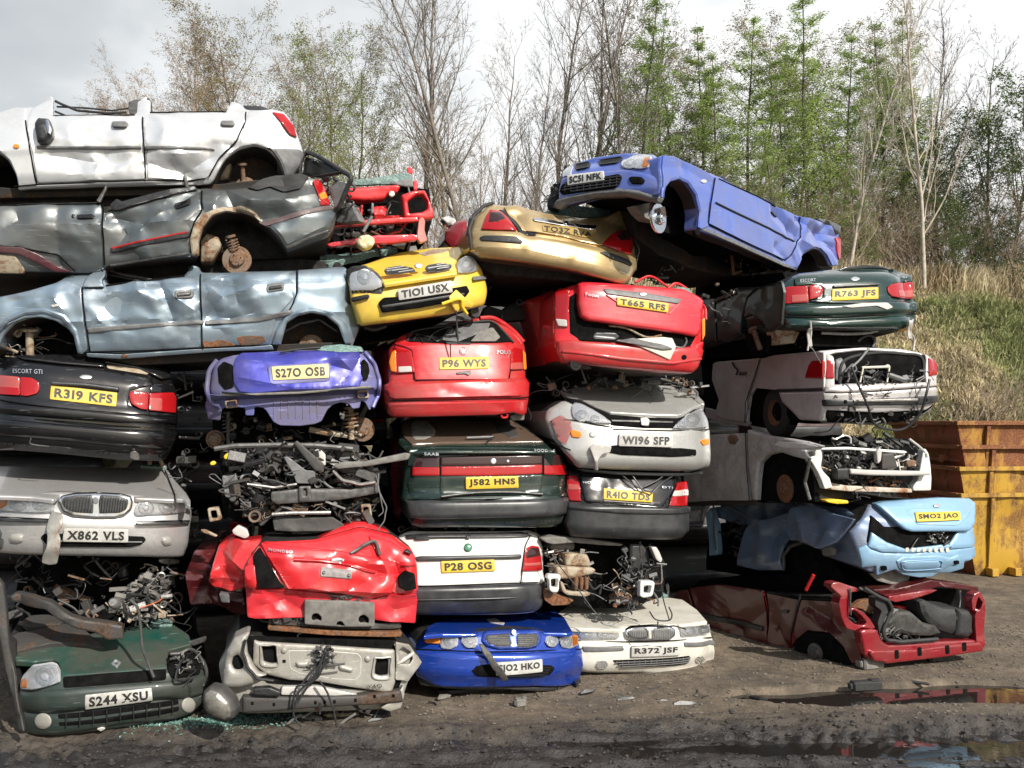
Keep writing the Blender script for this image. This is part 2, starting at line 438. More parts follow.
class MB:
    def __init__(s): s.V = []; s.F = []; s.mi = []
    def add(s, V, F, m=0):
        k = len(s.V); s.V += [tuple(v) for v in V]; s.F += [[i+k for i in f] for f in F]; s.mi += [m]*len(F)
    def tube(s, P, R, n=8, sm=True, m=0):
        V, F = tube_data(crom(P) if sm and len(P) > 2 and not isinstance(R, list) else P, R, n); s.add(V, F, m)
    def box(s, c, X, Y, Z, m=0, bev=.12):
        c = Vector(c); V = []; F = []
        b = min(X.length, Y.length, Z.length)*bev
        def pt(x, y, z, k):
            e = [X.length, Y.length, Z.length]; sg = (x, y, z)
            v = Vector((0,0,0))
            for a, (ax, q) in enumerate(zip((X, Y, Z), sg)):
                l = e[a]-(b if a != k else 0); v += ax.normalized()*q*l
            return c+v
        ids = {}
        for x in (-1, 1):
            for y in (-1, 1):
                for z in (-1, 1):
                    for k in range(3): ids[(x, y, z, k)] = len(V); V.append(pt(x, y, z, k))
        g = lambda x, y, z, k: ids[(x, y, z, k)]
        for q in (-1, 1):
            F.append([g(q,-1,-1,0), g(q,1,-1,0), g(q,1,1,0), g(q,-1,1,0)][::q]); F.append([g(-1,q,-1,1), g(-1,q,1,1), g(1,q,1,1), g(1,q,-1,1)][::q]); F.append([g(-1,-1,q,2), g(1,-1,q,2), g(1,1,q,2), g(-1,1,q,2)][::q])
        for a in (-1, 1):
            for b_ in (-1, 1):
                F.append([g(a,b_,-1,0), g(a,b_,1,0), g(a,b_,1,1), g(a,b_,-1,1)]); F.append([g(a,-1,b_,0), g(a,1,b_,0), g(a,1,b_,2), g(a,-1,b_,2)]); F.append([g(-1,a,b_,1), g(1,a,b_,1), g(1,a,b_,2), g(-1,a,b_,2)])
                for c_ in (-1, 1): F.append([g(a,b_,c_,0), g(a,b_,c_,1), g(a,b_,c_,2)])
        s.add(V, F, m)
    def lathe(s, c, axis, prof, n=24, m=0):
        c = Vector(c); A = Vector(axis).normalized(); u = A.orthogonal().normalized(); w = A.cross(u); V = []; F = []
        for (r, h) in prof:
            for k in range(n):
                a = 2*math.pi*k/n; V.append(c+A*h+(u*math.cos(a)+w*math.sin(a))*r)
        for i in range(len(prof)-1):
            for k in range(n):
                a, b = i*n+k, i*n+(k+1) % n; F.append([a, b, b+n, a+n])
        s.add(V, F, m)
    def build(s, name, mats, par=None, smooth=True):
        o = mk(name, s.V, s.F, mats, par, s.mi, smooth)
        if smooth: sharp(o)
        return o
def sharp(o, ang=40):
    o.data.set_sharp_from_angle(angle=ang*D2R)
def tube(fc, s, rad, mat, par, lift=.03, name='hose', n=8, sm=True, lifts=None):
    P = []
    pp = pts(s); Q = [fc.loc(p) for p in pp]
    if fc.folds or fc.da:
        D_ = []
        for a, b_ in zip(Q, Q[1:]):
            k = max(1, int(math.hypot(a[0]-b_[0], a[1]-b_[1])/.06)); D_ += [(a[0]+(b_[0]-a[0])*j/k, a[1]+(b_[1]-a[1])*j/k) for j in range(k)]
        Q = D_+[Q[-1]]
    for k, (x, z) in enumerate(Q):
        l = lifts[k] if lifts else lift; P.append(fc.W(x, z, fc.d(x, z)+l))
    b = MB(); b.tube(P, rad, n, sm); return b.build(name, mat, par)
def bars(fc, s, n, vert, w, mat, par, lift=.01, name='grille_bars'):
    """straight bars clipped by a traced opening"""
    P = np.array([fc.loc(p) for p in pts(s)]); k = 0 if vert else 1; b = MB()
    lo, hi = P[:,k].min(), P[:,k].max()
    for i in range(n):
        q = lo+(hi-lo)*(i+.5)/n; xs = []
        for a, c in zip(P, np.roll(P, -1, 0)):
            if (a[k] > q) != (c[k] > q): xs.append(a[1-k]+(c[1-k]-a[1-k])*(q-a[k])/(c[k]-a[k]))
        xs.sort()
        for a, c in zip(xs[::2], xs[1::2]):
            A = [fc.W(*( (q, a+(c-a)*j/6) if vert else (a+(c-a)*j/6, q))) + fc.N*(lift+.024) for j in range(7)]
            b.tube(A, w, 4, False)
    return b.build(name, mat, par)
def disc(fc, c, rad, par, lift=-.12, mat='brown', name='brake_disc', studs=True):
    x, z = fc.loc(pts(c)[0]); p = fc.W(x, z, fc.d0(x, z)+lift); b = MB()
    b.lathe(p, fc.N, [(.001,.055),(.03,.055),(.035,.05),(.06,.048),(.066,.03),(.07,.012),(rad*.98,.008),(rad,.002),(rad,-.012),(rad*.96,-.02),(.02,-.02),(.001,-.02)], 28)
    if studs:
        for k in range(4):
            a = k*math.pi/2+.4; q = p+(fc.X*math.cos(a)+fc.Z*math.sin(a))*.046; b.lathe(q, fc.N, [(.006,.04),(.006,.066),(.001,.068)], 8)
    return b.build(name, M[mat], par)
def strut(fc, a, c, par, lift=-.14, mat='brown', rad=.022, spring=True, name='suspension_strut'):
    P = []
    for q in (a, c):
        x, z = fc.loc(pts(q)[0]); P.append(fc.W(x, z, fc.d0(x, z)+lift))
    b = MB(); b.tube([P[0], P[1]], rad, 10, False); A = P[1]-P[0]; L = A.length; b.lathe(P[0], A, [(.001,-.01),(rad*2.2,-.01),(rad*2.2,.012),(rad*.7,.014)], 14)
    if spring:
        u = A.orthogonal().normalized(); w = A.cross(u).normalized(); S = []
        for k in range(61):
            t = k/60; S.append(P[0]+A*(.12+.5*t)+(u*math.cos(t*26)+w*math.sin(t*26))*rad*2.4)
        b.tube(S, rad*.32, 6, False)
    return b.build(name, M[mat], par)
def clutter(fc, s, n, depth, par, kinds, size=(.03,.12), lift=0., seed=1, hoses=8):
    """broken machinery filling a traced opening: castings, brackets, pipes and hoses at several depths"""
    R = random.Random(seed); P = np.array([fc.loc(p) for p in pts(s)]); mn, mx = P.min(0), P.max(0)
    def rnd():
        for _ in range(200):
            x = R.uniform(mn[0], mx[0]); z = R.uniform(mn[1], mx[1])
            if inside(P, np.array([x]), np.array([z]))[0]: return x, z
        return P.mean(0)
    def at(x, z, d): return fc.O+fc.X*x+fc.Z*z+fc.N*(fc.d0(x, z)+lift-d)
    nm = dict(alu='engine_casting', steel='bracket', dsteel='chassis_bracket', rust='rusted_pipe', tan='dusty_casting', black='plastic_housing', midgrey='grey_housing', brown='axle_piece', red='painted_bracket', white='painted_bracket', chrome='bright_pipe', yb='yellow_clip', rubber='rubber_duct', foam='foam_block')
    for i in range(int(n*1.5)):
        k = R.choice(kinds); b = MB(); x, z = rnd(); d = R.random()**1.2*depth; c = at(x, z, d); sz = R.uniform(*size)*(.8 if R.random() < .7 else 1.15)
        a = R.gauss(0, .35) if R.random() < .7 else R.uniform(0, 3.1); tw = R.gauss(0, .4)
        U = (fc.X*math.cos(a)+fc.Z*math.sin(a)); W_ = (fc.Z*math.cos(a)-fc.X*math.sin(a)); W_ = (W_*math.cos(tw)+fc.N*math.sin(tw)); N = U.cross(W_)
        ty = R.random(); h = 'piece'
        if ty < .26: b.box(c, U*sz*R.uniform(.6, 1.6), W_*sz*R.uniform(.3, .9), N*sz*R.uniform(.3, .9))
        elif ty < .40: b.box(c, U*sz*2.2, W_*sz*.22, N*sz*.3); h = 'bar'
        elif ty < .60:
            A = R.choice([U, W_, N]); q = sz*R.uniform(.4, .8); b.lathe(c, A, [(.001,-q),(q*.5,-q),(q*.55,-q*.8),(q*.8,-q*.7),(q*.8,q*.5),(q*.6,q*.6),(q*.6,q*.9),(.001,q*.9)], 14)
        elif ty < .74:
            q = sz*.9; b.lathe(c, (N+U*R.uniform(-.6,.6)), [(q,-.02),(q*1.05,0),(q,.02),(q*.7,.015),(q*.65,0),(q*.7,-.015),(q,-.02)], 18); h = 'ring'
        else:
            P_ = [c]; 
            for j in range(4): P_.append(P_[-1]+(U*R.uniform(-.4, 1.6)+W_*R.uniform(-1, 1)+N*R.uniform(-.6, .6))*sz*1.3)
            b.tube(P_, sz*.17, 7); h = 'pipe'
        b.build(nm.get(k, 'bracket') if h == 'piece' else {'bar': 'metal_bar', 'ring': 'pulley_ring', 'pipe': 'bent_pipe'}[h], M[k], par)
    for i in range(int(hoses*1.6)):
        b = MB(); Q = []; x, z = rnd(); d = R.random()*depth*.5
        for j in range(R.randint(3, 5)):
            Q.append(at(x, z, d)); x += R.uniform(-.14, .14); z += R.uniform(-.12, .07); d = max(0, d+R.uniform(-.08, .08))
        rd = R.choice([.003, .004, .006, .011]); b.tube(Q, rd, 6); b.build('hose' if rd > .005 else 'wire', M[R.choice(['black','black','rubber','midgrey'])], par)
class Car:
    def __init__(s, name, label, cat, fc, base, group='crushed cars stacked in the scrapyard'):
        x, z = fc.loc(pts(base)[0]); s.o = thing(name, fc.W(x, z, 0), label, cat, group); s.f = fc
    def p(s, name, st, mat, f=None, **k):
        m = M[mat] if isinstance(mat, str) else mat; par = k.pop('par', s.o)
        o = patch(f or s.f, st, name, m, par, **k); return o
    def shell(s, st, mat, depth=3.4, **k):
        k.setdefault('r', .03); k.setdefault('cr', .04); k.setdefault('step', .05); k.setdefault('taper', .97)
        return s.p('body', st, mat, depth=depth, under=M['under'], top=M['dark'], **k)
    def gaps(s, L, *qs, f=None, w=.0055):
        for q in qs: s.t(q, w, 'void', lift=L, name='panel_gap', f=f or s.f)
    def plate(s, quad, txt, col='y', f=None, lift=.022, pad=.10, label=None):
        f = f or s.f; ob = s.p('number_plate', quad, 'plat_'+col, f, lift=lift, r=.004, cr=.012, t=.012)
        Q = [Vector(q) for q in pts(quad)]
        def bi(u, v): return (Q[0]*(1-u)+Q[1]*u)*(1-v)+(Q[3]*(1-u)+Q[2]*u)*v
        px = pad*.62; py = .17; c = [bi(px, py), bi(1-px, py), bi(1-px, 1-py), bi(px, 1-py)]
        qs = 'z '+' '.join('%.3f,%.3f' % tuple(q) for q in c)
        text(f, qs, txt, M['ink'], ob, lift+.0045, 'plate_lettering', .034, .002); return ob
    def head(s, st, bowls=(), f=None, lift=.02, clear=True, amber=None):
        """a headlamp: bright reflector with round bowls under a clear cover"""
        f = f or s.f; h = s.p('headlight', st, 'reflector', f, lift=lift, r=.006, t=.05)
        for b in bowls:
            s.p('reflector_bowl', b, 'bowl', f, lift=lift+.004, r=.003, t=.006, par=h, cr=.0); q = b.split(); c = q[2].split(',')
            s.p('bulb_shield', q[0]+' '+q[1]+' %.2f,%.2f' % (float(c[0])*.42, float(c[1])*.42), 'reflector', f, lift=lift+.008, r=.004, t=.004, par=h, cr=0, bulge=.006)
        if amber: s.p('indicator', amber, 'amb_l', f, lift=lift+.006, r=.004, t=.006, par=h)
        if clear: s.p('clear_cover', st, 'glass', f, lift=lift+.018, r=.01, t=.004, bulge=.008, par=h)
        return h
    def t(s, st, rad, mat='rubber', **k): f = k.pop('f', s.f); return tube(f, st, rad, M[mat], k.pop('par', s.o), **k)
    def txt(s, quad, w, mat='badge', f=None, lift=.014, name='lettering', off=.02): return text(f or s.f, quad, w, M[mat], s.o, lift, name, off)
def extend(fc, off): return fc.back(off)
M['glass'].node_tree.nodes['Principled BSDF'].inputs['IOR'].default_value = 1.06
M['glass'].node_tree.nodes['Principled BSDF'].inputs['Coat Weight'].default_value = 1.
W_SILVER = paint('silver_white_paint', (.70,.71,.72), .5, .3, .8, .18, seed=1)
W_GREY = paint('dark_grey_green_paint', (.13,.155,.165), .6, .3, .8, .4, seed=2)
W_LBLUE = paint('light_blue_paint', (.26,.34,.41), .65, .3, .8, .32, seed=3)
W_BLACK = paint('black_paint', (.005,.005,.006), .0, .16, .6, .10, seed=4, wav=.12)
W_ROVER = paint('silver_paint', (.50,.495,.49), .5, .32, .6, .35, seed=5, wav=.12)
W_CLIO = paint('dark_green_paint', (.006,.075,.058), .15, .32, .5, .62, seed=6)
W_CLIOB = paint('green_grey_plastic', (.028,.042,.037), .0, .42, .2, .35, seed=6)
W_YEL = paint('yellow_paint', (.80,.55,.06), .0, .3, .6, .28, seed=7, wav=.12)
W_ULTRA = paint('violet_blue_paint', (.05,.055,.38), .4, .3, .7, .3, seed=8)
W_ULTL = paint('pale_violet_paint', (.14,.15,.38), .25, .42, .3, .5, seed=8)
W_RED = paint('bright_red_paint', (.58,.016,.022), .0, .28, .8, .18, seed=9)
W_RED2 = paint('red_paint', (.50,.012,.018), .0, .28, .7, .3, seed=10, wav=.15)
W_RED3 = paint('rosy_red_paint', (.62,.02,.035), .0, .28, .7, .18, seed=11, wav=.12)
W_V40 = paint('dull_silver_paint', (.42,.41,.37), .35, .4, .4, .45, seed=12)
W_GOLD = paint('gold_paint', (.50,.36,.17), .55, .28, .8, .3, seed=13)
W_SAAB = paint('bottle_green_paint', (.008,.024,.019), .2, .22, .7, .2, seed=14, wav=.1)
W_WHITE = paint('white_paint', (.72,.72,.69), .0, .35, .5, .25, seed=15, wav=.1)
W_BLUE = paint('royal_blue_paint', (.008,.05,.36), .35, .2, .9, .14, seed=16, wav=.1)
W_MICRA = paint('cornflower_blue_paint', (.085,.15,.54), .35, .28, .8, .32, (.30,.26,.20), seed=17, wav=.2)
W_FOCUS = paint('satin_silver_paint', (.50,.50,.48), .4, .32, .6, .3, seed=18, wav=.12)
W_VECT = paint('black_green_paint', (.005,.007,.007), .1, .2, .7, .3, seed=19, wav=.12)
W_IVORY = paint('ivory_paint', (.68,.66,.58), .0, .38, .5, .35, seed=20, wav=.1)
W_ESC = paint('deep_green_paint', (.006,.028,.022), .1, .2, .8, .12, seed=21, wav=.1)
W_SALOON = paint('pinkish_silver_paint', (.64,.61,.60), .3, .3, .6, .3, seed=22)
W_STRIP = paint('grimy_grey_paint', (.60,.59,.60), .1, .45, .3, .6, (.26,.23,.20), seed=23)
W_LB2 = paint('pale_blue_paint', (.24,.42,.60), .2, .32, .7, .2, seed=24, wav=.12)
W_SLATE = paint('shaded_blue_paint', (.14,.21,.34), .3, .3, .7, .4, seed=25)  # pale blue darkened for the flank turned away from the sun
W_DRED = paint('shaded_red_paint', (.07,.005,.007), .1, .3, .7, .10, seed=26)  # red darkened for flanks that lie in shade
W_DRED2 = paint('lit_torn_red_metal', (.24,.009,.016), .1, .25, .7, .25, seed=27)  # brighter copy of the wreck's red for its sunlit torn tail
M['red'] = W_RED; M['white'] = W_WHITE

# ================================================================ column one (left)
def car_a1():
    f = Face('a 560,250', off=0., yaw=14, level='a 150,428 560,408', edges='z -95,150 305,150', cu=.18, pw=8, da=.012, df=1.5, seed=1,
             prof=[(88,-.30),(112,-.10),(125,-.03),(145,.0),(150,-.012),(170,-.03),(187,-.10)])
    c = Car('saloon_car', 'roofless silver white saloon seen side on, lying highest of all at the top left', 'scrap car', f, 'a 560,430')
    B = 'z -95,168 -95,140 -70,120 0,113 15,107 32,106 50,106 53,115 136,114 137,100 150,98 150,114 228,112 232,102 240,104 248,109 270,108 285,112 296,130 303,150 300,165 292,177 285,178 278,160 268,149 255,145 238,149 224,160 212,183 200,184 18,189 16,176 8,160 -2,152 -25,158 -38,175 -42,188 -90,180'
    f.fold(('a 200,300 300,312 380,330 440,296', .035, .16), ('a 370,312 392,345 380,392', -.028, .13), ('a 440,300 520,292', -.02, .1), ('a 600,330 660,352 745,366 840,310', .045, .17), ('a 610,290 700,300 800,292', -.02, .1), ('a 700,355 760,385', .03, .08), ('a 850,250 930,262', .02, .1))
    c.shell(B, W_SILVER, 1.62)
    L = .016
    c.p('front_wing', 'a -150,180 0,130 60,110 102,112 105,160 122,250 145,420 78,430 68,380 42,322 0,284 -50,270', W_SILVER, lift=L)
    c.p('front_door', 'a 112,150 130,112 200,62 212,70 214,146 540,142 560,160 572,260 580,398 152,412 128,280 110,200', W_SILVER, lift=L, xd=.034)
    c.p('rear_door', 'a 572,150 605,132 905,130 925,88 962,98 988,124 982,170 950,240 880,310 838,385 820,396 592,396 580,260', W_SILVER, lift=L, xd=.040)
    c.p('rear_wing', 'z 240,142 246,120 249,111 270,110 284,113 291,122 298,141 303,152 300,160 292,176 286,177 279,160 269,148 255,144 240,147 228,155', W_SILVER, lift=L, xd=.012)
    c.p('rear_bumper', 'z 262,146 275,149 300,150 304,154 300,166 292,178 285,178 280,163 272,151', 'midgrey', lift=L+.03, r=.03)
    c.p('tail_lamp', 'z 272,113 284,115 294,127 297,138 290,135 280,122', 'red_l', lift=L+.02)
    c.p('boot_spoiler', 'z 243,105 262,106 276,112 284,117 276,116 258,110 246,109', 'black', lift=.0, t=.3)
    c.p('sill', 'a 70,428 150,420 560,405 580,398 820,396 830,402 560,415 150,432 75,440', W_SILVER, lift=.0)
    for q in ('a 572,150 576,260 584,398', 'a 105,165 118,250 149,418', 'a 984,130 980,172 946,244 876,314 836,388', 'a 60,428 150,420 560,404 820,396', 'a 214,146 540,142', 'a 600,132 905,130'): c.t(q, .0065, 'void', lift=L+.002, name='door_gap')
    m1 = c.p('door_moulding', 'a 148,266 565,266 565,278 150,277', 'midgrey', lift=L+.02, r=.008)
    c.p('door_moulding', 'a 578,266 850,272 862,281 580,281', 'midgrey', lift=L+.02, r=.008)
    c.p('door_handle', 'a 447,180 455,170 505,170 518,182 505,194 455,192', 'midgrey', lift=L+.03)
    c.p('door_handle', 'a 882,178 888,168 935,168 942,180 935,190 888,188', 'midgrey', lift=L+.03)
    mr = c.p('wing_mirror', 'a 150,185 165,165 205,168 222,215 218,240 190,262 160,262', 'black', lift=.13, t=.13, r=.04)
    c.p('mirror_glass', 'a 196,178 206,176 220,212 214,236 204,230', 'chrome', lift=.14, par=mr)
    c.p('indicator', 'E 17,147 3.2,2.2', 'amb_l', lift=L+.015)
    c.t('a 212,72 300,110 420,122 500,118', .012, 'rubber', lift=-.08)
    c.t('a 215,90 330,95 440,105 510,95 530,85', .009, 'rubber', lift=-.12)
    c.t('a 215,118 270,140 300,146', .01, 'black', lift=-.06)
    c.p('door_pillar', 'a 512,84 540,74 556,76 560,150 532,142 512,120', 'steel', lift=-.02, t=.1)
    c.p('door_pillar', 'a 562,76 585,64 592,130 570,150', W_SILVER, lift=.0, t=.1)
    c.p('door_pillar', 'a 585,66 598,68 602,130 594,132', 'black', lift=-.03, t=.1)
    c.t('z 196,92 205,100 212,112', .008, 'chrome', lift=-.4, sm=False)
    b = f.back(-.42)
    c.p('wheel_arch_liner', 'z 206,190 210,150 240,138 282,146 288,184', 'under', b, t=.05)
    c.p('wheel_arch_liner', 'z -50,195 -45,150 0,148 22,190', 'void', b, t=.05)
    c.p('fuel_filler_pipe', 'z 212,180 214,164 225,158 232,164 228,178', 'tan', f.back(-.25), t=.1, r=.04)
    disc(f, 'z 245,182', .10, c.o, -.2); strut(f, 'z 241,158', 'z 243,182', c.o, -.2, spring=False)
    c.p('underbody', 'z -80,186 10,188 220,184 290,178 288,190 200,194 0,198 -80,196', 'under', f.back(-.12), depth=1.3, taper=1)
car_a1()
def car_a2():
    f = Face('a 560,600', off=.06, level='a 60,500 400,490', edges='z -60,240 338,240', cu=.16, pw=10, da=.018, df=1.7, seed=2,
             prof=[(185,-.16),(205,-.04),(222,.0),(240,-.01),(255,-.04),(275,-.12)])
    c = Car('hatchback_car', 'dark grey green hatchback seen side on with buckled doors, under the silver white saloon', 'scrap car', f, 'a 560,760')
    B = 'z -60,276 -60,207 0,205 98,204 104,212 108,210 195,187 203,186 225,189 256,187 285,184 308,178 318,178 330,205 337,212 334,228 328,238 287,252 284,246 275,235 260,219 246,211 230,209 214,213 202,224 196,240 192,256 108,265 95,272 0,272'
    f.fold(('a 800,440 700,500 570,575 450,545', .05, .17), ('a 690,440 640,520 560,600', -.035, .13), ('a 440,520 500,610 470,660', .03, .14), ('a 430,600 600,570 760,560', -.02, .10), ('b 95,232 140,320 250,352 330,345', .05, .16), ('b 100,235 200,290 340,285 460,262', -.05, .16), ('b 330,200 350,260 300,330', .03, .12), ('a 232,500 238,740', .018, .12), ('a 60,575 400,580', -.012, .08), ('a 60,500 70,560 0,600', .02, .12))
    c.shell(B, W_GREY, 1.6)
    L = .016
    c.p('front_door', 'a -250,505 0,503 400,494 408,520 412,735 300,765 230,700 150,690 60,670 -250,668', W_GREY, lift=L, xd=.014)
    c.p('rear_door', 'a 418,528 460,520 790,432 800,480 806,520 780,560 762,610 765,690 430,740 420,640', W_GREY, lift=L, xd=.05)
    c.p('rear_wing', 'z 199,190 225,190 256,189 285,185 308,180 314,190 322,207 300,213 262,221 256,218 245,210 230,207 213,211 202,222 203,210', W_GREY, lift=L, xd=.05)
    for q in ('a 412,500 414,640 418,740', 'a 806,440 808,520 782,562 764,612 766,690', 'a 0,503 400,494', 'a 60,668 230,700 300,766', 'a 430,522 600,478 785,432'): c.t(q, .007, 'void', lift=L+.002, name='door_gap')
    bp = c.p('rear_bumper', 'b 235,370 540,308 546,335 520,400 345,482 312,430 270,385', W_GREY, lift=.05, r=.04)
    c.p('bumper_strip', 'b 232,368 400,330 535,305 542,322 400,350 262,386', paint('brown_strip', (.10,.065,.065), 0, .45, .3), lift=.06, par=bp)
    c.p('chrome_strip', 'b 345,470 515,402 522,408 350,482', 'steel', lift=.055, par=bp, r=.004)
    tl = c.p('tail_lamp', 'b 450,205 475,200 500,235 515,280 522,302 482,306 470,260', 'red_l', lift=.03)
    c.p('indicator', 'b 474,262 500,250 512,275 484,285', 'amb_l', lift=.036, par=tl)
    m = c.p('door_moulding', 'a 440,668 755,606 758,632 442,692', 'black', lift=L+.022, r=.01)
    c.p('red_pinstripe', 'a 446,668 752,608 752,614 446,675', 'red_l', lift=L+.028, r=.002, par=m, t=.004)
    c.p('chrome_strip', 'a 436,738 770,690 772,697 440,746', 'steel', lift=L, r=.004)
    c.p('door_moulding', 'a -250,668 0,668 90,672 160,700 230,745 290,768 220,768 140,728 80,700 0,692 -250,692', paint('maroon_strip', (.09,.025,.035), 0, .4, .4), lift=L+.02)
    c.p('lower_door_panel', 'a -250,700 60,702 100,760 95,775 -250,790', 'tan', lift=.012)
    c.p('door_handle', 'a 308,540 375,538 382,548 378,556 312,556', 'gloss', lift=L+.022)
    c.p('door_handle', 'a 695,490 760,472 765,486 760,496 700,512', 'gloss', lift=L+.022)
    c.p('lock_barrel', 'E 73.5,216 1.6,1.6', 'gloss', lift=L+.014, cr=0)
    c.p('arch_lip', 'z 192,256 190,240 194,226 204,214 222,207 240,206 256,213 262,220 272,228 266,226 254,216 240,211 226,211 212,217 203,228 199,242 199,256', 'tan', lift=.05, r=.02)
    b = f.back(-.4)
    c.p('wheel_arch_liner', 'z 194,262 196,210 240,200 288,230 290,258', 'dark', b, t=.05)
    c.p('fuel_tank', 'z 200,262 200,240 206,232 218,236 222,246 212,262', 'tan', f.back(-.24), t=.1, r=.05)
    disc(f, 'z 236,257', .135, c.o, -.16); strut(f, 'z 229,232', 'z 236,255', c.o, -.2)
    c.p('window_sill_trim', 'a 60,495 395,487 400,497 60,506', 'steel', lift=.0, t=.05)
    c.p('torn_metal_strip', 'a 388,488 425,425 432,432 404,496', 'steel', lift=.06)
    c.p('torn_metal_strip', 'a 735,375 745,382 760,432 742,434', 'steel', lift=.05, t=.03)
    c.p('crushed_window_frame', 'a 440,500 470,478 490,490 620,455 780,425 790,436 480,522 450,522', 'black', lift=.05, t=.04)
    c.p('crushed_roof', 'z -60,190 20,193 110,195 200,180 290,180 300,190 200,202 100,214 -60,212', 'dark', f.back(-.22), depth=1.2, taper=1, xd=.02)
    c.p('folded_trim', 'b 190,235 250,200 300,185 400,178 435,190 400,240 330,250 280,230 230,246', 'rubber', lift=.05, t=.15, xd=.06)
    # hatch frame folded up at the tail
    h = Face('b 500,200', off=-.15, yaw=-25)
    c.t('b 400,180 402,130 425,92 470,105 560,160 604,190 590,230 560,300 540,320', .024, 'black', f=h, lift=0., name='tailgate_frame')
    c.t('b 425,92 412,140 400,200', .015, 'black', f=h, lift=.03, name='tailgate_frame')
    c.p('tailgate_glass', 'b 418,105 470,118 570,168 480,190 430,185 405,180', 'bglass', h, lift=-.01)
    c.t('b 450,190 520,178 570,168', .01, 'black', f=h, lift=.02, name='wiper_arm')
    c.p('tailgate_panel', 'b 510,235 545,200 590,215 565,300 540,315 528,280', 'midgrey', h, lift=.0, xd=.04)
    clutter(h, 'b 440,190 560,190 570,300 530,310 450,240', 14, .3, c.o, ['black', 'dsteel'], (.02,.05), seed=5, hoses=4)
    c.p('inner_wing', 'b 545,300 600,290 640,365 560,372 530,360', 'midgrey', h.back(-.2), t=.1, xd=.04)
car_a2()
def car_a3():
    f = Face('c 700,250', off=.0, level='c 345,415 1024,383', edges='z -45,300 360,300', cu=.16, pw=10, da=.011, df=1.6, seed=3,
             prof=[(265,-.14),(277,-.05),(290,.0),(318,.0),(322,-.02),(340,-.04),(357,-.10)])
    c = Car('hatchback_car', 'light blue three door style hatchback seen side on with rusty sill, under the dark grey one', 'scrap car', f, 'c 700,415')
    c.o['label'] = 'light blue hatchback seen side on with rusty lower doors, under the dark grey green one'
    B = 'z -45,350 -45,312 -30,303 0,296 30,290 58,283 65,275 84,272 100,267 106,284 185,275 190,265 199,266 201,272 256,271 297,270 346,266 347,300 357,309 359,325 352,345 348,345 340,324 328,314 312,311 296,314 283,322 274,345 120,354 86,353 80,352 77,345 68,327 50,318 32,317 16,322 4,334 -2,350'
    f.fold(('c 640,135 665,200 695,285', .035, .12), ('c 655,130 700,190 790,250', -.03, .12), ('c 560,170 640,200 690,275', -.02, .14), ('c 690,285 800,240', .02, .1), ('c 885,95 895,185 825,262', .035, .13), ('c 822,262 920,272 1010,252', .03, .10), ('c 820,130 890,188 1010,150', -.03, .14), ('b 10,590 130,600 150,690 60,740', .03, .14), ('b 150,690 340,650', -.02, .12), ('c 60,200 200,195 300,170', .02, .12), ('c 120,215 220,200 250,235', -.02, .1))
    c.shell(B, W_LBLUE, 1.6)
    L = .016
    c.p('front_wing', 'c -150,240 0,190 120,162 225,132 262,112 325,150 328,200 352,398 335,412 322,410 312,370 275,318 225,284 165,268 100,272 40,295 0,330 -20,360 -150,420', W_LBLUE, lift=L, xd=.008)
    c.p('front_door', 'c 332,158 410,150 420,140 740,102 795,98 802,170 806,250 808,390 560,402 362,408 342,260', W_LBLUE, lift=L, xd=.032)
    c.p('rear_door', 'z 203,278 256,272 295,271 297,285 294,298 285,308 276,318 272,335 268,344 204,347', W_LBLUE, lift=L, xd=.04)
    c.p('rear_wing', 'b 392,560 585,552 588,690 630,718 640,768 636,800 608,868 598,860 570,790 520,745 450,725 375,735 345,750 370,700 388,650', W_LBLUE, lift=L, xd=.006)
    for q in ('c 330,150 340,260 362,408', 'c 802,98 806,250 810,398', 'b 388,560 388,650 370,700 340,752', 'c 345,409 560,404 808,392 1020,382', 'c 425,142 740,103'): c.t(q, .0065, 'void', lift=L+.002, name='door_gap')
    c.p('tail_panel', 'b 585,560 598,560 600,690 590,692', 'black', lift=L+.01)
    c.p('wing_mirror_base', 'c 332,150 350,110 405,70 424,68 424,105 410,125 420,150 360,152', W_LBLUE, lift=.05, t=.08)
    c.p('door_pillar', 'c 752,95 765,60 792,66 800,98 800,120 760,102', W_LBLUE, lift=.0, t=.1)
    m = c.p('door_moulding', 'c 352,312 600,294 815,280 815,297 600,312 356,334', 'midgrey', lift=L+.02, r=.012)
    c.p('door_moulding', 'c 820,279 1024,270 z 292,310 290,316 c 1024,290 820,298', 'midgrey', lift=L+.02, r=.012)
    for q in ('c 815,362 850,356 900,362 940,378 935,388 860,392 815,390', 'c 975,362 1010,350 1024,352 z 266,340 262,344 c 1000,382 975,382', 'd 225,70 270,62 335,66 340,80 z 266,342 c 980,385 960,380'):
        c.p('rust_patch', q, 'rust', lift=L+.003, r=.003, t=.003, xd=.04)
    c.p('sill', 'c 345,412 480,418 800,396 1024,386 z 272,345 274,350 c 900,405 480,436 350,428', W_LBLUE, lift=.02)
    c.p('rust_spot', 'c 488,420 500,416 515,424 505,434 490,432', 'rust', lift=.035)
    h = c.p('door_handle', 'c 702,165 770,158 778,170 772,192 708,198 700,186', 'midgrey', lift=L+.01)
    c.p('handle_grip', 'c 712,174 764,168 766,182 712,190', 'black', lift=L+.024, par=h)
    h = c.p('door_handle', 'b 268,618 332,610 340,625 336,642 270,652 264,636', 'midgrey', lift=L+.01)
    c.p('handle_grip', 'b 276,628 328,622 330,634 276,642', 'black', lift=L+.024, par=h)
    c.p('indicator', 'c 205,222 235,218 240,228 212,234', 'wht_l', lift=L+.014)
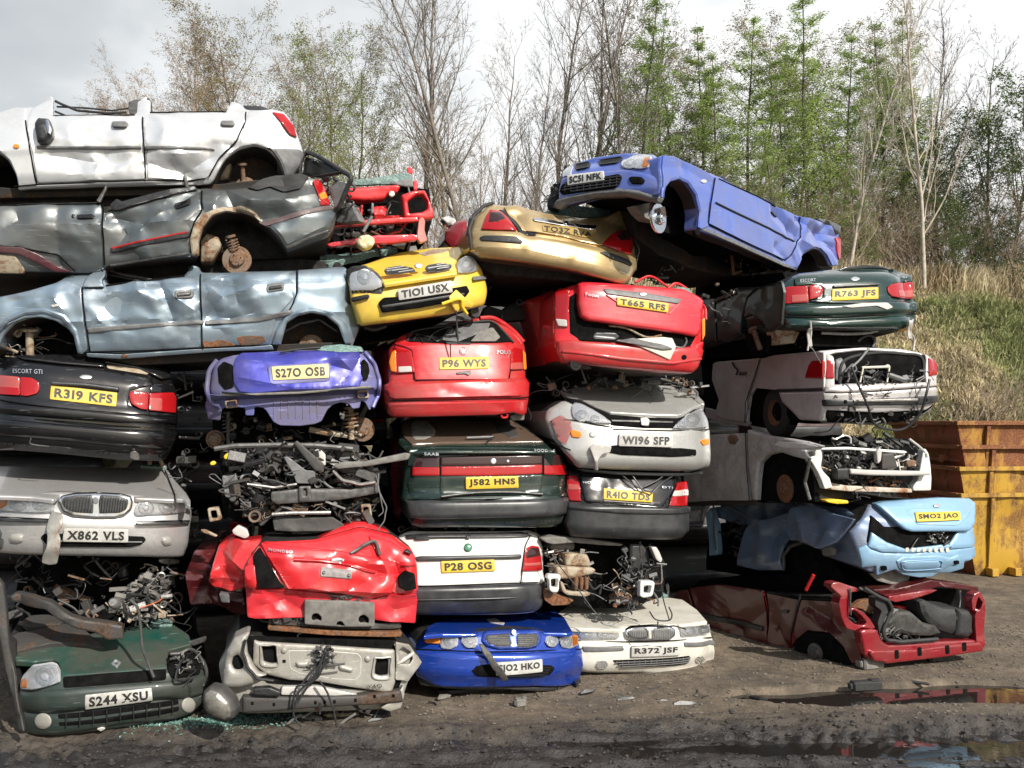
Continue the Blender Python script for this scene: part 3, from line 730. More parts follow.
    c.p('arch_lip', 'z 78,354 74,336 62,320 44,314 26,315 10,322 -4,338 -4,330 8,317 26,309 46,308 66,315 78,330 84,354', W_LBLUE, lift=.035, r=.02)
    c.p('arch_lip', 'z 272,345 276,330 284,318 298,310 314,307 332,311 346,324 352,344 345,345 338,326 326,316 312,313 298,316 287,323 281,345', W_LBLUE, lift=.035, r=.02)
    b = f.back(-.4)
    c.p('wheel_arch_liner', 'z -10,365 -6,315 40,306 84,330 86,360', 'void', b, t=.05)
    c.p('wheel_arch_liner', 'z 270,352 276,312 312,300 350,315 354,350', 'under', b, t=.05)
    strut(f, 'c 92,310', 'c 96,430', c.o, -.2, 'tan', .035, False)
    clutter(f.back(-.18), 'c 0,330 60,300 130,300 150,420 0,430', 16, .25, c.o, ['tan', 'alu', 'dsteel'], (.02,.06), seed=4, hoses=3)
    disc(f, 'z 312,345', .12, c.o, -.22, 'brown'); c.t('z 280,332 300,322 320,318 338,330', .012, 'steel', lift=-.15)
    c.p('crushed_roof', 'z 60,268 110,262 200,255 340,262 345,272 200,277 100,287', 'dark', f.back(-.3), depth=1.1, taper=1, xd=.03)
    c.t('c 420,70 480,90 600,112', .015, 'steel', lift=-.12, sm=False, name='window_frame')
    c.t('c 425,90 500,105 560,118', .01, 'black', lift=-.12, sm=False, name='window_frame')
    c.p('underbody', 'z 70,355 200,348 350,342 350,356 200,362 80,368', 'under', f.back(-.1), depth=1.3, taper=1)
car_a3()
def car_a4():
    f = Face('c 340,600', off=.0, yaw=21, level='c 205,560 470,590', edges='z -9,400 177,400', cu=.20, pw=5, seed=4,
             prof=[(352,-.26),(366,-.12),(380,-.05),(398,-.02),(404,.0),(411,.04),(418,.045),(421,.03),(427,.05),(436,.05),(440,.03),(446,.03),(460,-.06)])
    c = Car('hatchback_car', 'black hatchback seen from behind with yellow plate R319 KFS', 'scrap car', f, 'e 300,140')
    B = 'z -9,450 -10,400 -8,372 5,360 40,356 100,357 130,361 158,368 170,376 176,390 178,412 176,435 170,450 163,461 120,459 50,450'
    c.shell(B, W_BLACK)
    c.p('tailgate', 'c -34,500 -20,450 20,430 160,426 400,428 560,448 600,470 612,540 520,562 512,620 600,650 600,662 300,640 60,612 0,598 -34,590', W_BLACK, lift=.012)
    c.p('spoiler', 'c 60,424 160,418 400,424 560,440 680,488 690,510 650,520 560,476 420,452 420,470 240,456 100,440', 'gloss', lift=.05, t=.12, r=.02)
    c.p('roof_strip', 'c 425,458 560,470 600,486 590,500 430,474', 'tan', lift=.02)
    c.p('corner_panel', 'c 600,545 628,520 660,535 680,560 700,570 705,580 600,570', W_BLACK, lift=.012)
    lf = c.p('tail_lamp', 'c 82,508 130,512 158,530 160,555 150,575 110,585 82,582', 'red_l', lift=.03)
    c.p('tail_lamp', 'c -34,498 80,508 80,582 -34,576', 'pale_l', lift=.03)
    c.p('lamp_lower', 'c -34,545 80,552 80,582 -34,576', 'red_l', lift=.034, r=.004)
    c.p('tail_lamp', 'c 515,575 530,563 596,572 592,640 560,635 525,615', 'red_l', lift=.03)
    r = c.p('tail_lamp', 'c 598,573 695,570 706,590 704,652 594,642', 'red_l', lift=.03)
    c.p('reverse_lamp', 'c 600,590 650,594 648,644 596,640', 'pale_l', lift=.036, r=.004, par=r)
    c.plate('c 205,540 470,571 465,627 200,597', 'R3I9 KFS')
    c.p('plate_handle', 'c 205,524 340,530 478,548 478,566 340,548 205,540', 'greypl', lift=.05, r=.015)
    bd = c.p('badge', 'E 86,377 6.5,2.3', 'badge', lift=.018, cr=0)
    c.txt('c 52,475 170,478 170,496 52,492', 'ESCORT GTI', lift=.018, off=.01)
    c.gaps(.014, 'c -30,592 60,610 300,638 600,660 700,664', 'c 600,470 612,540', 'c 45,440 160,432 400,436 560,455'); c.gaps(.05, 'z -9,416 60,421 120,426 177,429')
    c.p('bumper_upper', 'z -9,403 60,408 120,413 176,417 177,424 120,423 60,419 -9,413', W_BLACK, lift=.03, r=.02)
    c.p('bumper_lower', 'z -9,418 60,424 120,429 177,431 175,442 168,449 120,446 60,440 -9,434', W_BLACK, lift=.035, r=.03)
    c.p('bumper_lip', 'z -9,438 60,444 120,450 166,452 163,461 120,460 50,453 -9,448', 'black', lift=.0, r=.03)
    c.t('e 130,72 130,95 200,105', .006, 'steel', lift=.09)
    c.p('exhaust_hanger', 'e 520,130 540,122 556,135 560,158 540,160 520,150', 'alu', lift=.04)
    c.p('wing_mirror', 'e 700,180 715,158 750,152 785,165 790,182 775,202 730,208 705,200', W_ROVER, extend(f, .05), lift=.0, t=.12, r=.05) if 0 else None
car_a4()
def car_a5():
    f = Face('e 385,400', off=.05, yaw=21, level='e 262,430 515,434', edges='z -13,520 191,520', cu=.22, pw=4, seed=5,
             prof=[(492,-.02),(496,.0),(515,.02),(519,.05),(524,.06),(545,.05),(557,.0)])
    c = Car('saloon_car', 'silver saloon seen from the front with upright grille and white plate X862 VLS', 'scrap car', f, 'e 385,550')
    B = 'z -12,552 -13,520 -12,500 -10,493 60,492 130,494 174,499 184,497 190,505 192,515 190,525 188,545 184,557 140,557 0,553'
    c.shell(B, W_ROVER, 3.6)
    bn = f.tilt(496, 466, .95, crown=0)
    c.p('bonnet', 'e -60,302 -60,186 0,184 300,186 640,192 668,230 696,300 698,318 600,314 540,312 520,298 400,290 290,292 240,300 215,318 130,308 40,304', W_ROVER, bn, t=.012, r=.012, step=.05)
    c.p('front_wing', 'e 648,194 672,200 700,240 745,290 763,320 762,340 745,335 735,318 704,316 700,296 672,232', W_ROVER, bn, t=.012, r=.01)
    c.p('windscreen_glass', 'e 560,190 580,176 660,180 668,196', 'teal', bn, lift=.02, t=.02)
    g = c.p('grille_surround', 'e 232,325 245,302 300,290 385,287 480,292 525,304 533,325 528,355 500,382 460,390 380,390 290,384 250,365', 'chrome', lift=.05, r=.02)
    c.p('grille_mesh', 'e 248,325 256,308 300,300 370,298 376,330 374,372 300,368 262,352', 'black', lift=.056, par=g, r=.003)
    c.p('grille_mesh', 'e 402,298 470,302 512,312 514,330 506,356 480,370 398,372 396,330', 'black', lift=.056, par=g, r=.003)
    bars(f, 'e 250,325 258,310 300,302 370,300 374,370 300,366 264,350', 11, True, .004, M['steel'], g, lift=.062)
    bars(f, 'e 402,300 470,304 510,314 512,330 504,354 480,368 398,370', 11, True, .004, M['steel'], g, lift=.062)
    c.p('badge', 'e 372,312 384,304 396,312 394,328 384,336 374,328', 'midgrey', lift=.068, par=g, r=.004)
    c.head('e 545,340 560,325 600,320 690,322 728,332 746,352 746,366 650,376 545,384 535,370', ['E 146,508 8,7', 'E 167,507 9,7'])
    c.head('e -60,312 0,308 130,310 200,318 222,345 215,368 130,370 50,364 -60,358', ['E 19,504 10,7', 'E 41,504 9,7'], amber='e -60,314 -10,312 30,314 32,340 0,356 -60,354')
    c.gaps(.01, 'e 704,318 698,296 660,200', 'e 0,300 130,306 214,314', 'e 542,314 600,316 700,320'); c.gaps(.064, 'e -52,382 200,394', 'e 545,402 758,400')
    c.p('bumper_strip', 'e -52,386 0,388 200,398 200,406 0,402 -52,400', 'greypl', lift=.05, r=.006)
    c.p('bumper_strip', 'e 545,408 700,404 758,402 758,412 700,416 545,418', 'greypl', lift=.05, r=.006)
    ik = c.p('air_intake', 'e 162,470 175,455 240,455 520,464 575,466 585,480 565,498 520,508 240,506 185,498', 'void', lift=.012, bulge=-.05)
    c.p('intake_slat', 'e 240,480 570,484 570,490 240,487', 'midgrey', lift=.03, r=.004, par=ik)
    c.plate('e 258,430 515,434 513,488 252,484', 'X862 VLS', 'w', lift=.05)
    for q in ('e 35,470 45,455 75,452 95,462 92,485 70,492 42,488', 'e 645,484 652,470 680,466 692,480 686,498 660,502'):
        k = c.p('fog_lamp_recess', q, W_ROVER, lift=.02, bulge=-.03)
        c.p('fog_lamp', q, 'fog', lift=.012, par=k, bulge=.02)
    c.p('front_corner_damage', 'e -52,430 0,432 20,470 10,515 -52,520', 'steel', lift=.03, xd=.03)
    mr = c.p('wing_mirror', 'e 698,178 715,160 750,152 785,166 791,182 776,200 735,208 708,202', 'greypl', f.back(-.75), lift=.0, t=.14, r=.06)
    c.p('lower_bracket', 'e 632,560 660,552 720,558 716,576 670,578 640,572', 'alu', f.back(-.2), t=.1)
    c.t('e 600,152 598,178', .02, 'tan', f=f.back(-.8), lift=0, sm=False, name='roof_pillar'); c.t('e 640,150 652,190', .02, 'tan', f=f.back(-.8), lift=0, sm=False, name='roof_pillar')
    return f
fa5 = car_a5()
# steel strip hanging over the silver bumper
st = patch(fa5, 'e 205,372 215,362 250,366 258,380 255,420 240,440 250,470 248,500 236,565 205,570 176,562 178,540 195,500 198,460 192,430', 'hanging_steel_strip', rusty('galvanised_strip', (.33,.32,.29), (.28,.10,.03), .38, .4, .5), None, lift=.16, t=.02, xd=.09, r=.008)
tag(st, 'bent galvanised strip with rusty tip hanging over the silver saloon\'s bumper', 'steel strip')
def car_a6():
    f = Face('f 475,580', dist=7.55, yaw=21, level='f 342,590 612,557', edges='z 18,690 209,690', cu=.24, pw=4, seed=6, prof=[(670,-.06),(684,.0),(700,.0),(704,-.025),(718,-.02),(735,-.08)])
    c = Car('small_hatchback', 'dark green small hatchback seen from the front at ground level with white plate S244 XSU', 'scrap car', f, 'f 475,680')
    B = 'f 75,520 100,450 240,460 660,440 700,430 820,440 840,480 830,520 815,570 770,615 700,640 130,700 100,692 78,620'
    c.shell(B, W_CLIOB, 3.3)
    bn = f.tilt(672, 624, .75, ax=118, da=.014, seed=9)
    c.p('bonnet', 'f 60,400 60,345 150,325 330,300 500,268 600,248 690,250 755,298 768,336 672,362 668,428 450,448 262,462 248,458 235,405 215,396 130,405', W_CLIO, bn, t=.03, step=.045)
    c.p('windscreen_scuttle', 'f 20,330 80,300 300,260 330,285 420,350 350,345 200,350 60,372', 'dsteel', bn, lift=.035, t=.03, xd=.03)
    c.p('leaves_and_dirt', 'f 90,260 120,235 200,238 260,262 240,280 110,282', 'dsteel', bn, lift=.06, t=.05, xd=.06)
    c.p('broken_glass', 'f 600,248 660,235 690,246 690,262 610,268', 'teal', bn, lift=.02)
    c.p('grille_gap', 'f 252,468 450,452 665,436 665,476 450,495 255,508', 'void', lift=.012, bulge=-.08)
    c.t('f 262,476 450,470 660,462', .008, 'black', lift=-.02, name='grille_bar'); c.t('f 262,490 450,482 560,470', .006, 'dsteel', lift=.0, name='grille_bar')
    bd = c.p('badge', 'f 443,412 462,392 484,408 468,430', 'badge', bn, lift=.012, r=.006, holes=('f 456,411 463,403 472,410 466,417',), cr=0)
    c.head('f 82,500 86,470 130,424 205,412 228,420 240,445 244,484 200,500 130,516 86,512', ['E 45,676 10,9.5'], amber='f 84,506 86,478 100,468 112,480 108,510')
    c.p('headlight_hole', 'f 676,372 750,362 790,372 806,410 800,452 690,470 672,440', 'void', lift=.02, bulge=-.1)
    clutter(f.back(.14), 'f 684,385 750,372 790,390 796,440 700,460', 12, .12, c.o, ['steel', 'black', 'alu'], (.012,.03), seed=3, hoses=3)
    c.t('f 680,372 720,368 760,352 790,372 820,420 826,470 812,500', .014, 'steel', lift=.04, name='wing_edge')
    c.p('torn_wing_tip', 'f 752,322 826,300 824,320 770,340', 'steel', lift=.05, xd=.03)
    bp = c.p('front_bumper', 'f 80,524 200,520 330,510 620,488 820,458 842,478 832,520 800,540 620,555 330,598 90,600 78,560', W_CLIOB, lift=.04, r=.035)
    lo = c.p('bumper_apron', 'f 92,604 330,600 620,560 800,544 815,565 770,612 700,638 500,655 130,698 102,690', W_CLIOB, lift=.02, r=.03)
    for q in ('f 232,614 400,598 600,570 712,556 716,574 600,592 400,620 234,632', 'f 234,646 400,632 600,602 716,582 716,600 600,624 400,650 240,660'):
        c.p('air_slot', q, 'void', lift=.024, par=lo, r=.004)
    bars(f, 'f 240,605 700,556 716,600 240,660', 9, True, .005, M['black'], lo, lift=.02)
    c.plate('f 342,534 607,505 611,556 342,592', 'S244 XSU', 'w', lift=.05)
    for q in ('E 43.3,720.5 8.5,8', 'E 188.5,704.5 7,7.5'):
        k = c.p('fog_lamp', q, 'fog', lift=.028, cr=0, bulge=.004); c.p('fog_lamp_rim', q, 'dsteel', lift=.02, cr=0, par=k)
    c.p('lower_lamp', 'f 385,672 410,664 425,670 405,684', 'wht_l', lift=.03)
    c.t('f 520,160 550,190 562,260 570,350 600,430 616,470', .012, 'steel', f=f.back(.12), lift=0, name='hanging_hose')
    c.p('left_wing', 'f 20,330 60,340 70,400 82,470 76,520 60,560 20,450', 'dark', f.back(-.05), depth=2., taper=1, xd=.02)
    c.p('rear_wreckage', 'z 20,560 60,556 120,560 170,556 186,580 190,626 150,622 100,628 40,640 10,640', 'void', f.back(-1.3), depth=1.5, taper=1, xd=.05)
    clutter(f.back(-.7), 'z 6,560 60,556 130,560 180,556 188,590 186,625 120,618 60,612 8,630', 46, .5, c.o, ['dsteel', 'black', 'dsteel', 'steel', 'brown'], (.02,.08), seed=61, hoses=12)
    return f
fa6 = car_a6()
o = thing('wrecked_engine', fa6.W(.1, .6, -.5), 'dirty grey brown engine lump with trailing wires on the dark green bonnet', 'engine')
clutter(fa6.back(-.42), 'f 420,180 470,150 500,130 600,50 650,60 672,110 675,160 660,230 600,240 500,250 440,230', 80, .35, o, ['tan', 'foam', 'dsteel', 'alu', 'steel'], (.015,.055), seed=21, hoses=12)
tube(fa6.back(-.3), 'f 560,190 590,180 630,165 650,150', .005, M['brass'], o, name='wire')
b = MB(); x, z = fa6.loc(pts('f 452,195')[0]); b.lathe(fa6.W(x, z, -.3), fa6.N+fa6.X*-.3+fa6.Z*.4, [(.001,.05),(.03,.05),(.045,.03),(.05,0),(.05,-.05),(.001,-.05)], 18); b.build('pulley', M['alu'], o)
bm_ = patch(fa6.back(-.15), 'f 38,150 60,136 130,150 200,172 250,205 285,225 330,240 420,252 490,264 494,318 430,322 380,292 300,276 230,238 180,202 100,186 45,168', 'bent_beam', M['dsteel'], None, t=.10, r=.02, xd=.03)
tag(bm_, 'bent dark chassis beam lying across the dark green bonnet', 'metal beam')
b = patch(fa6.back(.25), 'f -20,60 12,100 22,180 38,350 62,500 98,690 70,680 50,560 20,450 0,330 -30,200', 'metal_strut', M['dsteel'], None, t=.05, r=.015, xd=.02, lift=0)
tag(b, 'tall rusty strut leaning at the left edge beside the dark green hatchback', 'metal strut')
hb = Face('f 870,580', dist=7.25, yaw=0)
o = thing('loose_headlamp', hb.W(*hb.loc(pts('f 870,650')[0])), 'loose round glass headlamp lying on the mud beside the dark green bumper', 'headlamp')
patch(hb, 'f 806,560 812,525 840,505 885,515 930,560 945,600 935,635 900,650 850,635 815,605', 'lamp_bowl', M['dsteel'], o, t=.08, r=.02, bulge=.05)
patch(hb, 'f 812,560 818,528 842,510 882,520 924,562 938,600 930,630 898,643 852,630 820,602', 'lamp_glass', plain('dusty_lens', (.16,.15,.13), .22, .2, .45, .5, 14, .5), o, lift=.01, t=.02, r=.02, bulge=.05)
# ================================================================ column two
def car_b0():
    f = Face('q 450,450', off=-.45, yaw=14, seed=7, da=.012, df=3)
    c = Car('front_end_wreck', 'stripped bright red front end with shattered windscreen, behind the dark grey hatchback', 'scrap car', f, 'q 450,640')
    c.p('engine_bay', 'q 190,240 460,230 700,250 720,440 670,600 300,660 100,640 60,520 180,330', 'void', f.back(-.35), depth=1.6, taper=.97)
    c.p('windscreen', 'q 188,190 300,185 420,165 560,140 590,160 600,240 500,215 300,225 186,222', 'teal', f.back(-.3), t=.03, xd=.03)
    c.p('windscreen', 'q 440,215 520,190 590,180 600,235 560,236', 'midgrey', f.back(-.28), t=.03)
    c.p('bulkhead', 'q 170,300 175,235 300,226 500,214 520,225 500,262 440,270 420,300 300,312 180,306', W_RED, lift=-.05, t=.12, r=.02)
    c.p('slam_panel', 'q 60,515 110,470 300,452 500,438 620,436 630,462 500,470 300,482 130,496', W_RED, lift=.05, t=.06)
    c.p('lower_crossmember', 'q 40,610 70,596 230,572 360,552 600,545 625,560 618,580 450,600 230,604 70,624', W_RED3, lift=.05, t=.08)
    c.p('front_post', 'q 628,450 650,436 668,460 664,520 684,585 640,600 615,570', paint('pale_red', (.55,.20,.18), 0, .4, .4), lift=.06, t=.06, xd=.02)
    c.p('headlamp_frame', 'q 520,290 600,262 670,258 690,300 732,400 724,440 640,446 540,430 530,340', W_RED, lift=.02, t=.08, r=.02, holes=('q 560,330 620,285 660,285 690,330 688,380 650,400 570,408',))
    c.p('inner_panel', 'q 350,345 430,335 440,380 420,410 560,404 560,430 360,440 350,400', W_RED, lift=-.1, t=.06, xd=.05)
    c.p('post', 'q 556,112 588,104 596,150 564,156', W_RED, f.back(-.3), t=.04)
    c.p('post', 'q 598,200 620,190 632,215 622,260 598,256', W_RED, f.back(-.3), t=.04)
    c.p('radiator_cap', 'E 392,193.5 3,3', 'wht_l', lift=.0)
    c.t('q 580,155 588,190 600,240', .012, 'steel', lift=-.3, name='wiper_arm')
    c.t('q 326,440 310,470 270,540', .018, 'midgrey', lift=.12, name='bracket', sm=False)
    c.t('q 270,350 262,440', .012, 'red', lift=-.02, sm=False, name='post'); c.t('q 245,360 262,440', .010, 'red', lift=-.02, sm=False, name='post')
    c.p('strut_tower', 'q 330,335 345,340 345,405 325,410', 'midgrey', lift=.0, t=.05)
    clutter(f, 'q 200,330 540,320 560,430 620,560 680,620 520,620 100,640 180,500', 55, .35, c.o, ['black', 'dsteel', 'red', 'steel', 'rust'], (.02,.07), lift=-.12, seed=8, hoses=12)
    ft = c.p('foam_lump', 'q 228,590 250,568 300,560 340,580 345,605 325,635 280,650 240,632 225,610', 'yfoam', lift=.15, t=.08, r=.03, xd=.05)
car_b0()
def car_b1():
    f = Face('b 900,640', off=.05, yaw=18, level='b 790,662 1005,628', edges='z 344,295 489,295', cu=.16, pw=4, seed=8, prof=[(262,-.05),(274,.0),(284,.0),(287,.03),(305,.03),(318,-.03)])
    c = Car('small_hatchback', 'yellow small hatchback seen from the front with white plate T101 USX', 'scrap car', f, 'b 900,740')
    B = 'z 347,272 352,300 360,326 400,321 450,314 485,305 488,290 484,273 478,262 455,268 420,275 380,280 360,268'
    c.shell(B, W_YEL, 3.2)
    bn = f.tilt(276, 247, .8, ax=420, cu=.0)
    c.p('bonnet', 'z 349,268 365,264 400,252 430,248 467,246 472,250 462,254 456,262 457,273 430,277 384,284 378,274 370,267 358,266', W_YEL, bn, t=.012, r=.012)
    c.p('bonnet_dent', 'b 870,495 930,478 1000,474 985,488 900,505', 'tan', bn, lift=.004, r=.003)
    c.p('windscreen_remains', 'q 0,690 100,690 200,672 450,640 500,640 400,665 200,700 60,750 0,740', 'teal', bn, lift=.04, t=.05, xd=.03)
    c.p('bonnet_slot', 'b 735,562 745,552 800,543 850,552 862,568 800,576 745,580', 'black', lift=.03, bulge=-.02); bars(f, 'b 740,560 800,546 858,566 800,574', 3, False, .004, M['chrome'], c.o, lift=.035)
    c.p('bonnet_slot', 'b 898,556 906,542 960,532 1005,540 1003,555 960,564 910,570', 'black', lift=.03, bulge=-.02); bars(f, 'b 905,555 960,535 1003,548 960,560', 3, False, .004, M['chrome'], c.o, lift=.035)
    c.p('badge', 'E 418,266 4,2.5', 'badge', lift=.03, cr=0)
    c.p('lamp_surround', 'z 346,270 352,266 366,265 378,273 386,286 382,294 352,294', 'black', lift=.0, r=.01)
    c.head('b 596,590 604,572 640,562 690,568 720,600 728,628 690,642 600,644', ['E 364,277 7.5,8'], lift=.02)
    c.head('i 148,545 155,520 180,504 208,510 226,535 230,562 200,572 150,574', ['E 466,265 8,8'], lift=.02)
    c.p('bumper_strip', 'b 600,672 672,658 678,672 608,690', 'black', lift=.04, r=.01)
    c.p('bumper_strip', 'i 206,588 262,584 264,598 210,606', 'midgrey', lift=.04, r=.01)
    ik = c.p('air_intake', 'z 378,303 383,298 400,297 455,288 466,286 469,292 462,300 420,308 382,313', 'void', lift=.03, bulge=-.05)
    c.p('intake_bar', 'z 380,306 420,300 464,293 464,296 420,303 382,309', 'black', lift=.04, par=ik)
    c.plate('b 786,640 1001,604 1006,652 792,684', 'TIOI USX', 'w', lift=.05)
    b = c.p('broken_bracket', 'h 430,30 460,0 500,40 530,60 520,75 480,70 460,95 440,60', W_YEL, lift=.07, xd=.06, t=.04)
    c.t('h 400,60 470,40 480,70 500,100', .016, 'yb', lift=.08, name='broken_bracket')
    for q in ('h 410,85 440,80 440,105 412,108', 'h 520,62 552,60 560,95 545,112 525,100'): c.p('tow_bracket', q, 'dsteel', f.back(-.12), t=.1)
    c.t('h 460,60 462,130 468,215', .008, 'black', lift=.05, name='hanging_wire'); c.t('h 470,110 520,120', .02, 'black', lift=0., name='tow_bracket')
    c.t('h 110,140 150,150 200,135', .02, 'dsteel', lift=-.2, name='tow_bracket')
car_b1()
def car_b2():
    f = Face('d 470,230', off=.15, level='d 368,242 600,232', edges='z 205,380 381,380', cu=.20, pw=4, seed=9, da=.006, prof=[(345,-.18),(360,-.05),(392,.0),(396,-.10),(430,-.12)])
    c = Car('small_hatchback_tail', 'violet blue tail of a small car with bent tailgate and plate S270 OSB', 'scrap car', f, 'd 450,480')
    B = 'd 115,290 130,190 160,155 215,140 400,122 700,118 745,135 785,190 800,260 780,300 700,290 480,300 300,310 160,310'
    f.fold(('d 600,180 690,205 722,150', .03, .10), ('d 690,205 640,250', -.02, .1), ('d 240,230 450,270 700,262', -.012, .06), ('d 620,135 690,205', -.02, .08))
    c.shell(B, W_ULTL, 3.1)
    c.p('tailgate', 'd 212,200 220,155 245,132 400,126 600,124 718,128 722,180 738,220 716,268 600,278 450,280 292,294 240,288 216,250', W_ULTRA, lift=.03, xd=.02)
    c.p('plate_recess', 'd 350,190 362,182 596,170 606,185 598,238 590,246 372,260 358,252', W_ULTL, lift=.035, r=.01)
    c.plate('d 366,188 594,176 596,232 372,242', 'S27O OSB', 'w', lift=.045).data.materials[0] = plain('faded_yellow_plate', (.62,.50,.22), .45, 0, .15, .05, 14, .2)
    c.p('shattered_rear_window', 'd 545,122 570,105 640,98 725,108 735,128 640,130', 'teal', lift=.04, t=.05)
    c.t('d 400,130 480,118 560,112', .01, 'black', lift=.05, name='wiper_arm')
    c.p('lamp_opening', 'd 724,165 736,155 752,175 758,205 748,240 735,240 722,215', 'void', lift=.035)
    c.p('lamp_opening', 'd 150,190 175,165 212,180 214,270 180,280 155,250', 'void', lift=.012)
    c.t('d 150,160 120,200 112,240 110,290 130,330 160,345', .022, W_ULTL and 'steel', lift=.02, name='body_edge').data.materials[0] = W_ULTL
    c.t('d 740,130 778,180 796,240 792,300 770,350', .02, 'steel', lift=.02, name='body_edge').data.materials[0] = W_ULTL
    c.t('d 165,300 300,298 480,292 600,282 760,268', .012, 'foam', lift=.05, name='bumper_rail')
    c.t('d 170,290 320,302 500,300 640,278 760,276', .008, 'black', lift=.07, name='bumper_rail')
    st = c.p('rear_panel', 'd 110,295 160,300 300,302 480,300 600,290 700,284 760,285 790,290 786,330 758,362 742,330 725,322 718,352 690,355 676,335 640,330 610,340 590,358 566,405 540,416 480,424 400,422 374,408 345,362 330,350 298,348 296,382 262,382 260,352 190,345 168,356 160,402 112,396 100,340', W_ULTL, lift=.0, t=.03, xd=.006)
    for k in range(7):
        x = 375+k*29; c.t('d %d,%d %d,%d' % (x, 318, x+2, 395), .010, 'steel', lift=-.005, name='panel_rib', sm=False, par=st).data.materials[0] = W_ULTL
    for q in ('d 178,324 228,318 232,350 184,354', 'd 706,284 752,280 756,312 710,316'):
        k = c.p('crash_box', q, 'tan', lift=.05, t=.08, holes=(q.replace('178,324','186,330').replace('228,318','222,325').replace('232,350','225,344').replace('184,354','190,348').replace('706,284','713,290').replace('752,280','746,287').replace('756,312','749,306').replace('710,316','716,310'),))
    for q in ('E 250,395.5 1.2,1.2', 'E 347,405 1.2,1.2'): c.p('bolt', q, 'steel', lift=.02)
    disc(f, 'd 742,440', .12, c.o, -.35, 'brown', 'brake_drum'); strut(f, 'd 690,350', 'd 695,480', c.o, -.3, 'tan', .03)
    strut(f, 'd 182,370', 'd 185,500', c.o, -.35, 'steel', .022)
    disc(f, 'd 130,480', .09, c.o, -.35, 'brown', 'brake_drum')
    c.t('d 520,440 600,455 680,465', .03, 'tan', lift=-.35, name='exhaust_box'); c.t('d 650,395 654,380 640,375', .02, 'steel', lift=-.1, name='tow_eye')
    clutter(f.back(-.3), 'z 176,372 206,372 204,440 190,470 196,540 178,540', 26, .4, c.o, ['dsteel', 'black', 'steel'], (.02,.06), seed=62, hoses=6)
    c.p('underbody', 'd 130,340 780,320 770,480 600,490 200,500 130,470', 'void', f.back(-.5), depth=2.2, taper=1)
    clutter(f, 'd 180,390 340,380 400,440 580,430 640,380 760,360 740,500 180,500', 22, .3, c.o, ['dsteel', 'tan', 'black'], (.02,.06), lift=-.25, seed=31, hoses=6)
car_b2()
def car_b3():
    f = Face('r 550,280', off=.35, seed=10, level='r 410,270 880,265', da=.006)
    c = Car('engine_bay_wreck', 'blackened stripped front end with exposed engine bay, above the crumpled red tail', 'scrap car', f, 'r 550,440')
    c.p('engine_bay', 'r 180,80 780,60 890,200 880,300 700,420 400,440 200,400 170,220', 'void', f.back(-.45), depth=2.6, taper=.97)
    c.t('r 150,85 250,72 430,68 600,70 770,85', .025, 'steel', lift=-.05, name='slam_panel')
    c.p('crossmember', 'r 405,275 530,262 720,262 760,265 880,232 884,280 780,300 700,312 430,330 405,312', 'steel', lift=.02, t=.08)
    c.p('crossmember_seam', 'r 528,250 582,248 586,318 530,318', 'steel', lift=.05, t=.05, holes=('r 548,260 564,258 566,292 550,294',))
    c.p('latch_bracket', 'r 460,120 480,118 560,180 604,182 600,240 520,238 500,190', 'midgrey', lift=.0, t=.05, xd=.02)
    c.p('scuttle_panel', 'r 505,60 520,45 640,150 640,190 600,180', 'dsteel', lift=.02)
    c.p('air_duct', 'r 600,90 620,80 650,110 650,160 625,158 600,130', 'wht_l', lift=-.05, t=.05)
    c.p('bumper_beam', 'r 680,160 720,140 820,138 1000,100 1022,104 1010,130 830,160 700,172', 'foam', lift=.1, t=.05, r=.012)
    c.p('radiator_guard', 'r 412,400 430,390 680,388 730,420 730,436 640,450 500,452 420,448', 'dsteel', lift=.02, t=.05, xd=.02)
    c.t('r 410,374 500,368 670,366', .018, 'alu', lift=.04, name='steering_rack')
    for q in ('r 120,350 170,345 185,400 130,412', 'r 806,335 850,332 858,400 812,402'): c.p('brake_caliper', q, 'tan', lift=-.02, t=.1, holes=(q.replace('120,350','134,362').replace('170,345','160,358').replace('185,400','168,392').replace('130,412','138,398').replace('806,335','816,345').replace('850,332','840,344').replace('858,400','846,390').replace('812,402','820,392'),))
    c.p('yellow_filler_cap', 'r 195,115 215,100 232,112 222,128 200,130', 'yb', lift=.05, t=.03); c.p('yellow_filler_cap', 'r 135,145 150,135 164,145 156,155 138,156', 'yb', lift=.05, t=.03)
    c.p('white_bottle', 'r 232,445 260,420 300,440 310,470 290,482 240,462', 'wht_l', lift=.05, t=.06)
    c.p('bracket', 'r 90,445 110,442 168,470 160,478 100,456', 'tan', lift=.0)
    c.p('inner_wing', 'r 185,205 250,200 270,290 250,310 200,300 190,250', 'midgrey', lift=-.05, t=.1, xd=.05)
    c.p('strut_tower', 'r 340,100 420,85 460,120 450,190 400,195 350,180', 'dsteel', lift=-.15, t=.2, r=.05)
    c.t('r 880,190 878,260 915,340 905,400 870,450', .006, 'midgrey', lift=.08, name='wire'); c.t('r 870,200 890,300 900,360 880,380', .005, 'midgrey', lift=.08, name='wire')
    c.t('r 300,240 420,255 520,240', .012, 'alu', lift=.03, name='pipe'); c.t('r 680,180 720,220 800,240 870,230', .016, 'alu', lift=.05, name='pipe')
    clutter(f, 'r 190,90 780,80 880,200 870,260 700,250 400,260 400,330 300,400 220,300', 170, .35, c.o, ['black', 'dsteel', 'black', 'dsteel', 'steel', 'dsteel'], (.02,.07), seed=11, hoses=12)
    clutter(f, 'r 290,310 400,330 700,330 800,310 870,400 800,420 700,360 420,370 400,440 290,400', 50, .3, c.o, ['brown', 'dsteel', 'steel', 'dsteel'], (.015,.055), seed=12, hoses=6)
car_b3()
